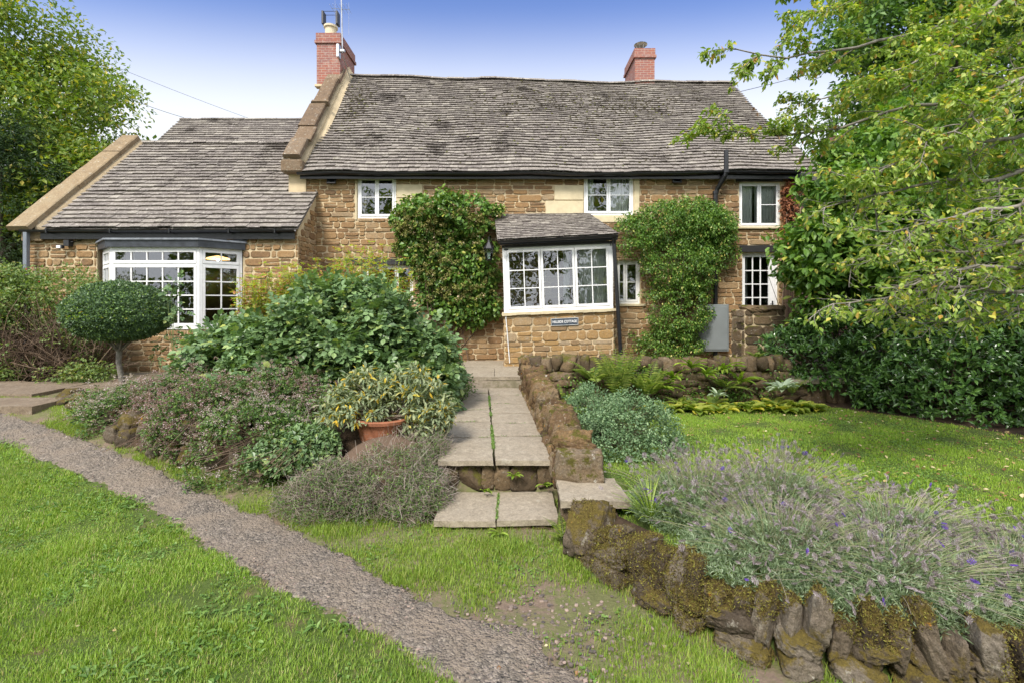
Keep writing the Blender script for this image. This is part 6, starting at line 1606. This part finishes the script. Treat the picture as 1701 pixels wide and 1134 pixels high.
fern('light green fern low at the foot of the garden wall', (PX(1125, 8.6), 8.5, .36), 8, .45, .09, .9)
fern('long drooping fern at the left end of the garden wall, above the grey leaved shrub', (PX(985, 8.6), 8.6, .75), 11, .75, .15, 1.0)
fern('mid green fern growing from the middle of the garden wall face', (PX(1205, 8.7), 8.68, .62), 9, .55, .11, .8)
def rosette(lab, base, n, L, w, m, cat, name, el=.7, facing=None, group=None, arch=1.2):
    t = thing(name, lab, cat, base, group); a = MB(); seg = 6
    for i in range(n):
        az = i * 2 * pi / n + random.uniform(-.3, .3); az = az if facing is None else facing + random.uniform(-1.35, 1.35)
        e = el + random.uniform(-.4, .3); Lr = L * random.uniform(.7, 1.15); tt_ = np.linspace(0, 1, seg + 1); an = e - arch * tt_
        r = np.concatenate([[0], np.cumsum(np.cos(an[:-1])) * Lr / seg]); z = np.concatenate([[0], np.cumsum(np.sin(an[:-1])) * Lr / seg]); wd = w * np.sin(np.clip(tt_ * .92 + .08, 0, 1) * pi) ** .6 + .002
        side = np.array([-sin(az), cos(az), 0]); p = np.asarray(base) + np.c_[r * cos(az), r * sin(az), z]; up_ = np.array([0, 0, wd.mean() * .35])
        V = np.concatenate([p - side * wd[:, None] / 2 + up_, p, p + side * wd[:, None] / 2 + up_]); k = seg + 1
        a.add(V, np.array([(j, j + 1, k + j + 1, k + j) for j in range(seg)] + [(k + j, k + j + 1, 2 * k + j + 1, 2 * k + j) for j in range(seg)]))
    a.build('leaves', [M[m]], t); return t
LS_ = 1.3
for lab, px_, py_, n_, L_ in (('strap leaved fern high on the garden wall, left of the others', 1148, 612, 9, .34), ('strap leaved fern in the middle of the garden wall face, small and upright', 1172, 625, 7, .24), ('strap leaved fern high on the wall with long arching leaves', 1200, 618, 9, .36),
                         ('strap leaved fern lowest on the wall, leaves spread wide', 1228, 638, 9, .36), ('strap leaved fern beside the broad feathery fern', 1118, 632, 10, .34), ('reddish edged strap leaved plant behind the grey shrub', 1090, 650, 10, .36)):
    rosette(lab, tuple(P(px_, py_, 8.72)), n_ + 3, L_ * 1.3, .06, 'l_strap', 'fern', 'strap_fern', .9, facing=-pi / 2, group='strap leaved ferns on the garden wall')
rosette('small pale blue green perennial in front of the garden wall', tuple(P(1192, 660, 8.3)), 14, .22, .05, 'l_blue', 'perennial', 'pale_perennial', 1.0)
t = rosette('large pale leaved hellebore at the right end of the garden wall', tuple(P(1300, 650, 8.4)), 24, .34, .075, 'l_blue', 'perennial', 'hellebore', .9)
for i in range(26):
    px_ = 1085 + i * 10.8 + random.uniform(-4, 4); d_ = 8.2 + random.uniform(-.15, .25)
    rosette('yellowing hosta clump in the border at the foot of the garden wall', (PX(px_, d_), d_, .34), random.randint(9, 13), random.uniform(.17, .30), .12, 'l_hosta', 'hosta', 'hosta', .75, group='yellowing hostas along the foot of the garden wall')
for lab, c in (('tiny yellow green fern in the riser between the two slab levels', (-.3, 5.2, .15)), ('tiny plant with reddish leaves in the riser stones', (.02, 5.25, .3)), ('small weed at the foot of the lowest slab', (-.12, 4.52, .02)), ('small weed in the riser under the right hand slab corner', (.35, 5.25, .2))):
    rosette(lab, c, 8, .12, .028, 'l_strap', 'weed', 'weed', .8, facing=-pi / 2)

def joint_weeds():
    t = thing('joint_moss', 'strips of moss and small weeds in the joints of the paving slabs', 'moss', (-.3, 6, .48)); mb = MB(); n = 2600
    y = RNG.uniform(5.3, 9.6, n); x = -.19 - (y - 5.24) * .064 + RNG.normal(0, .006, n); k = snoise(np.c_[x * 0, y, y * 0], 2.2, 2) > -.1; x, y = x[k], y[k]
    put(mb, np.c_[x, y, np.full(len(x), .47) + RNG.uniform(0, .018, len(x))], unit(len(x)) + UZ * .5, unit(len(x)) + UZ, RNG.uniform(.010, .03, len(x)), .6)
    n = 900; x = RNG.uniform(-.9, .4, n); j = RNG.integers(1, 6, n); y = np.where(x > -.3, np.array(jy)[j], np.array(jl)[j]) + RNG.normal(0, .006, n); k = snoise(np.c_[x, y, x * 0], 4, 2, 3) > .1; x, y = x[k], y[k]
    put(mb, np.c_[x, y, np.full(len(x), .47) + RNG.uniform(0, .012, len(x))], unit(len(x)) + UZ * .5, unit(len(x)) + UZ, RNG.uniform(.008, .02, len(x)), .6)
    n = 400; y = RNG.uniform(4.62, 5.25, n); x = np.full(n, -.145) + RNG.normal(0, .006, n); put(mb, np.c_[x, y, np.full(n, .105) + RNG.uniform(0, .015, n)], unit(n) + UZ * .5, unit(n) + UZ, RNG.uniform(.008, .024, n), .6)
    mb.build('moss', [M['clover']], t); a = MB(); k = 60; yy = RNG.uniform(5.3, 9, k); A = np.c_[-.19 - (yy - 5.24) * .064, yy, np.full(k, .46)]; vstems(a, A, A + UZ * .02 + RNG.normal(0, .01, (k, 3)), A + UZ * .04 + RNG.normal(0, .02, (k, 3)), .001, .0006); a.build('stalks', [M['stem']], t)
joint_weeds()
t = thing('wall_ivy', 'small dark leafy growth creeping over the face of the garden wall', 'creeper', (2.5, 8.8, .4)); fb = MB(); k = 60
C = np.c_[RNG.uniform(.7, 5.0, k), np.full(k, 8.78), RNG.uniform(.4, .98, k)]; fol(fb, C, .15, 24, .05, .7, T2, squash=(1, .5, .8)); fb.build('foliage', [M['l_honey']], t); a = MB(); vstems(a, C, C - UZ * .1 + UX * .05, C - UZ * .25, .003, .002); a.build('stems', [M['stem']], t)
# ---- lavender
HV, HF = [], []
for k in range(7):
    for j in range(5):
        a_ = j * 2 * pi / 5 + k * .6; r_ = .5 * sin((k + .8) / 7.5 * pi) + .12; z_ = k / 7
        b0 = len(HV); HV += [(z_, 0, 0), (z_ + .10, r_ * cos(a_ - .35) * .8, r_ * sin(a_ - .35) * .8), (z_ + .16, r_ * cos(a_), r_ * sin(a_)), (z_ + .10, r_ * cos(a_ + .35) * .8, r_ * sin(a_ + .35) * .8)]; HF.append((b0, b0 + 1, b0 + 2, b0 + 3))
THEAD = (np.array(HV), HF)
def lavender(lab, c, r, h, ns, nl, sd, lean=(0, 0)):
    t = thing('lavender', lab, 'lavender', c, 'lavender plants behind the mossy wall'); rl = np.random.default_rng(sd); sb = MB(); lb = MB(); hb = MB(); hp = MB(); c = np.asarray(c, float)
    ns = int(ns * .72); th = rl.uniform(0, 2 * pi, ns); u = np.sqrt(rl.random(ns)); out = np.c_[np.cos(th), np.sin(th), np.zeros(ns)] * u[:, None]
    A = c + out * np.array([r[0] * .35, r[1] * .35, 0]); hh = h * (1 - .5 * u ** 2) * rl.uniform(.72, 1.1, ns)
    E = c + out * np.array([r[0], r[1], 0]) * rl.uniform(.75, 1.65, ns)[:, None] + np.c_[np.full(ns, lean[0]) * hh, np.full(ns, lean[1]) * hh, hh]; E[:, :2] += rl.normal(0, .09, (ns, 2))
    B = (A + E) / 2 + UZ * .12 + rl.normal(0, .03, (ns, 3)); PP_ = vstems(sb, A, B, E, .0019, .0012, seg=5)
    d = PP_[:, -1] - PP_[:, -2] + rl.normal(0, .01, (ns, 3)); fresh = rl.random(ns) < .03; show = rl.random(ns) < .6
    for q, k in ((hb, ~fresh & show), (hp, fresh & show)):
        put(q, E[k], d[k], unit(k.sum()), rl.uniform(.026, .052, k.sum()), .27, THEAD)
    # foliage: sprigs of narrow leaves
    k = nl; th = rl.uniform(0, 2 * pi, k); u = np.sqrt(rl.random(k)); pz = h * .52 * (1 - .75 * u ** 2) * rl.uniform(.35, 1.08, k)
    p = c + np.c_[np.cos(th) * u * r[0] * 1.05, np.sin(th) * u * r[1] * 1.05, pz]; dd = np.c_[np.cos(th) * u * .9, np.sin(th) * u * .9, np.full(k, .8)] + rl.normal(0, .45, (k, 3))
    per = 7; ci = np.repeat(np.arange(k), per); p2 = p[ci] + dd[ci] / np.linalg.norm(dd[ci], axis=1)[:, None] * rl.uniform(-.02, .06, (k * per, 1)); p2 = p2 + rl.normal(0, .004, p2.shape)
    d2 = dd[ci] * .8 + rl.normal(0, .62, p2.shape); put(lb, p2, d2, unit(k * per), rl.uniform(.03, .06, k * per), .125)
    sb.build('stems', [M['s_lav']], t); lb.build('foliage', [M['l_lav']], t); hb.build('spent_flower_heads', [M['f_lav']], t); hp.build('purple_flower_heads', [M['f_lavp']], t)
lavender('upright lavender clump nearest the steps, with tall spent spikes', (1.62, 4.3, .30), (.5, .5), .56, 620, 2300, 1)
lavender('grey green lavender overhanging the moss covered stones in the centre foreground', (1.95, 3.55, .28), (.62, .5), .5, 620, 2900, 2, (-.05, -.1))
lavender('lavender at the back of the row with the tallest purple spikes, bordering the lawn', (2.3, 4.3, .30), (.65, .5), .62, 620, 2400, 3, (.1, 0))
lavender('sprawling lavender with stems hanging down over the wall', (2.5, 3.25, .28), (.68, .48), .42, 650, 3000, 4, (.1, -.1))
lavender('lavender with silvery leaves at the right, between lawn and wall', (2.95, 3.75, .30), (.65, .5), .42, 560, 2500, 5, (.15, 0))
lavender('lavender leaning sideways at the right edge of the photo', (3.35, 3.2, .28), (.62, .45), .36, 560, 2700, 6, (.2, 0))
lavender('farthest right lavender, partly outside the photo', (3.9, 3.4, .28), (.6, .5), .30, 380, 1800, 7)
t = rosette('grassy tuft of long thin blades between the flat slab and the lavender', (1.18, 4.12, .28), 70, .42, .008, 'l_strap', 'grass tuft', 'grass_tuft', 1.25, arch=.9)

# ---- grass
BL = np.array([(-.5, 0, 0), (.5, 0, 0), (.38, .12, .55), (-.38, .12, .55), (0, .42, 1.0)]); BF = [(0, 1, 2, 3), (3, 2, 4)]
def blades(name, label, cat, xr, yr, n, dens, h, m, w=.0045, lay=.5):
    x = RNG.uniform(*xr, n); y = RNG.uniform(*yr, n)
    # keep only what lies in or close to view
    v = (np.abs(x) < y * 1.12 + .3) & (y > 2.2)
    x, y = x[v], y[v]; k = RNG.random(len(x)) < dens(x, y); x, y = x[k], y[k]; n = len(x)
    zt_ = terr(x, y) - .006; az = RNG.uniform(0, 2 * pi, n); pn = np.c_[x, y, np.zeros(n)]
    tall = 1 + .38 * snoise(pn, 3.2, 2); H = h * RNG.uniform(.5, 1.25, n) * np.clip(tall, .4, 1.7); W_ = w * RNG.uniform(.7, 1.4, n)
    lean = lay * RNG.uniform(.3, 1.6, n)
    ca, sa = np.cos(az), np.sin(az); z0 = np.zeros(n)
    X = np.stack([ca * W_, sa * W_, z0], 1); Y = np.stack([-sa * H * lean * 1.6, ca * H * lean * 1.6, z0], 1); Z = np.stack([z0, z0, H], 1)
    mb = MB(); mb.inst(BL, BF, np.stack([X, Y, Z], -1), np.c_[x, y, zt_]); o = mb.build(name, [m], None); tag(o, label, cat, kind='stuff'); return o
pn3 = lambda x, y, f, s: snoise(np.c_[x, y, np.zeros(len(x))], f, 3, s)
def dl(x, y):
    o = np.argsort(path_lo[:, 0]); yy = np.interp(x, path_lo[o, 0], path_lo[o, 1]); e = yy - y + pn3(x, y, 3.0, 1) * .09 + pn3(x, y, 11.0, 2) * .05 + .03
    return np.where(e > -.01, np.clip(.85 + 1.1 * pn3(x, y, 2.3, 2) + e * .3, .12, 1), 0) * (x < .3) * np.clip(1.6 - y / 6.5, .35, 1)
blades('lawn_grass', 'bright green mown grass of the foreground lawn', 'grass', (-9.5, .1), (2.2, 8.0), 760000, dl, .036, M['grass'], w=.0046, lay=.7)
def dv(x, y):
    o = np.argsort(path_hi[:, 0]); yy = np.interp(x, path_hi[o, 0], path_hi[o, 1]); e = y - yy + pn3(x, y, 3.5, 3) * .10 + pn3(x, y, 11.0, 1) * .06 + .03
    lim = np.where(x < -.78, yb(x), np.where(x < .45, 4.66, yw(x)))
    lim = np.where(x < -7.4, 8.2, lim)
    ok = (e > .0) & (y < lim + .03); mid = np.clip(.45 + 1.0 * pn3(x, y, 1.7, 4) + np.clip(e, 0, .6) * .8 - .45 * np.exp(-((x - .4) ** 2 + (y - 3.1) ** 2) / .22), .0, 1)
    return np.where(ok, mid, 0) * np.where(x < -5.0, 1.0, .8)
blades('verge_grass', 'patchy grass verge between the gravel path and the stone walls', 'grass', (-9.5, 3.0), (2.3, 8.0), 1000000, dv, .045, M['grass2'], w=.0048, lay=.6)
def du(x, y):
    ok = (x > xr_path(y) + .5) & (y > yw(x) + .15) & (y < hedge_y(x) - .02 + pn3(x, y, 3, 2) * .05); return np.where(ok, np.clip(.6 + .5 * pn3(x, y, 1.1, 1), .2, 1), 0)
blades('upper_lawn_grass', 'short grass of the upper lawn in front of the garden wall', 'grass', (.6, 9), (3.2, 8.9), 420000, du, .030, M['grass3'], w=.0052, lay=.6)
def small_leaves(name, label, xr, yr, n, dens, L, m, w=.8, dz=.012, per=1, cat='ground cover', T=T2, flat=.35):
    x = RNG.uniform(*xr, n); y = RNG.uniform(*yr, n); k = (np.abs(x) < y * 1.12 + .3) & (RNG.random(n) < dens(x, y)); x, y = x[k], y[k]
    x = np.repeat(x, per) + (RNG.normal(0, L * .8, len(x) * per) if per > 1 else 0); y = np.repeat(y, per) + (RNG.normal(0, L * .8, len(y) * per) if per > 1 else 0); n = len(x)
    d = unit(n); d[:, 2] *= .35; mb = MB(); put(mb, np.c_[x, y, terr(x, y) + dz * RNG.uniform(.3, 2, n)], d, UZ + unit(n) * flat, L * RNG.uniform(.6, 1.3, n), w, T); o = mb.build(name, [m], None); tag(o, label, cat, kind='stuff')
small_leaves('clover_patches', 'clover and small weeds scattered through the foreground lawn', (-8, .1), (2.3, 7.5), 22000, lambda x, y: (dl(x, y) > .05) * np.clip(pn3(x, y, 2.6, 5) * 1.8 - .1, 0, 1), .024, M['clover'], per=3, dz=.014)
small_leaves('verge_weeds', 'small weeds scattered in the verge', (-6, 2.5), (2.3, 5.5), 7000, lambda x, y: (dv(x, y) > .02) * np.clip(pn3(x, y, 2.2, 1) * 1.6 - .2, 0, 1), .026, M['clover'], per=3)
small_leaves('lawn_weeds', 'broad leaved weeds and plantains in the foreground lawn', (-8, .2), (2.3, 7), 1500, lambda x, y: (dl(x, y) > .05) * np.clip(pn3(x, y, 1.5, 3) * 1.6 + .25, 0.05, 1), .055, M['clover'], per=9, dz=.02, w=.38, T=T8)
small_leaves('lawn_clover', 'clover in the upper lawn', (.9, 8), (4.5, 8.6), 26000, lambda x, y: (du(x, y) > .05) * np.clip(pn3(x, y, 1.8, 4) * 1.6, 0, 1), .022, M['clover'], per=2)
small_leaves('fallen_leaves', 'brown and yellow leaves fallen on the upper lawn', (1.2, 8.6), (4.3, 9.0), 3200, lambda x, y: (du(x, y) > 0) * np.clip((x - 1.5) / 7 + .05, 0.05, .9), .042, M['litter'], dz=.02, cat='fallen leaves', T=T8)
small_leaves('leaf_litter', 'dry leaves scattered on the verge and path', (-6, 2.6), (2.3, 6), 420, lambda x, y: (y < np.where(x < .4, 4.6, yw(x))) * .35, .028, M['litter'], dz=.012, cat='fallen leaves')
blades('edge_tufts', 'longer grass tufts along the foot of the walls and the path edge', 'grass', (-8, 3.4), (2.2, 7.5), 90000, lambda x, y: np.where(x < .45, np.clip(1 - np.abs(y - np.where(x < -.78, yb(x), 4.62)) * 6, 0, 1), np.clip(1 - np.abs(y - yw(x) + .16) * 5, 0, 1)) * np.clip(.5 + 1.3 * pn3(x, y, 2.5, 2), 0, 1) * (y < np.where(x < -.78, yb(x), np.where(x < .45, 4.64, yw(x))) + .02), .095, M['grass2'], w=.0045, lay=.5)
blades('long_grass', 'longer unmown grass in loose patches on the verge and lawn', 'grass', (-8, 2.5), (2.3, 7), 260000, lambda x, y: ((dv(x, y) > .3) | (dl(x, y) > .3)) * np.clip(pn3(x, y, 2.8, 1) * 1.6 - .25, 0, 1), .075, M['grass2'], w=.0042, lay=.9)
# pebbles
def pebbles(name, label, n, dens, s, xr, yr, m):
    x = RNG.uniform(*xr, n); y = RNG.uniform(*yr, n); k = RNG.random(n) < dens(x, y); x, y = x[k], y[k]; n = len(x); Vc, S3, F = CS[3]; Vt = (Vc * .4 + S3 * .6); mb = MB()
    sz_ = s * RNG.uniform(.35, 1.0, n) ** 1.6; az = RNG.uniform(0, 2 * pi, n); c_, s_2 = np.cos(az), np.sin(az); z0 = np.zeros(n)
    Mx = np.stack([np.stack([c_ * sz_ * RNG.uniform(.8, 1.5, n), s_2 * sz_, z0], 1), np.stack([-s_2 * sz_, c_ * sz_ * RNG.uniform(.7, 1, n), z0], 1), np.stack([z0, z0, sz_ * RNG.uniform(.4, .8, n)], 1)], -1)
    mb.inst(Vt, F, Mx, np.c_[x, y, zfront(x, y) + sz_ * .25 + .012 * in_path(x, y)]); o = mb.build(name, [m], None); tag(o, label, 'gravel', kind='stuff')
M['pebble'] = LM('pebble', [(0, (0.07, 0.06, 0.055)), (.4, (0.15, 0.12, 0.10)), (.8, (0.23, 0.175, 0.14)), (1, (0.36, 0.27, 0.22))], rough=.8, trans=0, vscale=5)
pebbles('path_gravel', 'loose small stones on the gravel path', 60000, lambda x, y: np.where(in_path(x, y, -.04), np.clip(.35 + pn3(x, y, 1.6, 2) * .8, .1, .9), in_path(x, y, .10) * .45) * (y < 7), .0095, (-9, .9), (2.3, 7.5), M['pebble'])
pebbles('loose_stones', 'pale pinkish stones scattered on bare soil beside the path', 26000, lambda x, y: (~in_path(x, y, -.06)) * (y < yw(x) - .3) * (y > 2) * np.exp(-((x - .35) ** 2 + (y - 3.15) ** 2 * 1.5) / .35) * .16, .015, (-.8, 1.6), (2.3, 4.4), M['pebble'])

# ---- wires
def wire(lab, a, b, sag=.15):
    t = np.linspace(0, 1, 14)[:, None]; a, b = np.asarray(a), np.asarray(b); p = a * (1 - t) + b * t; p[:, 2] -= (4 * sag * t * (1 - t))[:, 0]; mb = MB(); tube(mb, p, .012, 5); tag(mb.build('overhead_wire', [M['grey_pipe']], None), lab, 'wire', 'overhead wires')
wire('upper overhead wire crossing the sky behind the left tree', P(60, 55, 24), P(450, 210, 30)); wire('lower overhead wire running from the left tree to the rear roof', P(150, 135, 20), (-12.9, 19, 9.4), .1)
wire('overhead wire running from the right gable up through the plum branches', (7.4, 16.2, 9.15), P(1560, 60, 22), .1)
# unseen trees behind the photographer, mirrored in the window panes, plus an added hedge
tb = MB(); lb = MB()
for i, (x, y, z, r) in enumerate([(-9, -9, 6, 4.2), (-1.5, -11, 6.5, 4.4), (6, -10, 6, 4.2), (14, -9, 6, 4.2), (-17, -8, 6, 4.2), (2, -14, 9, 4), (-25, -6, 7, 5)]):
    fol(lb, ell((x, y, z), (r, r * .7, r * 1.1), 60, .6), 1.0, 65, .34, .6, T2); tube(tb, [(x, y, -.2), (x + .2, y, z * .5), (x, y, z + 1)], [.3, .22, .08], 7)
k = 170; fol(lb, np.c_[np.linspace(-42, 24, k), RNG.normal(-7.2, .4, k), RNG.uniform(.3, 3.4, k)], .9, 70, .26, .6, T2)  # hedge out of view, added to darken the reflections in the bay panes
mb = MB(); mb.V = lb.V + tb.V; mb.n = lb.n + tb.n; mb.F = {(k[0], 0): v for k, v in lb.F.items()}
for k, v in tb.F.items(): mb.F.setdefault((k[0], 1), []).extend([q + lb.n for q in v])
tag(mb.build('reflection_trees_hedge', [M['l_tree'], M['bark']], None), 'unseen trees and an added hedge behind the camera, mirrored in the cottage windows', 'trees', kind='stuff')

for o in bpy.data.objects:
    if o.parent and o.name.split('.')[0] in ('hips', 'spent_flowers', 'purple_flower_heads', 'spent_flower_heads', 'flower_heads', 'new_growth', 'stalks', 'moss', 'stems', 'foliage'):
        o['kind'] = 'stuff'
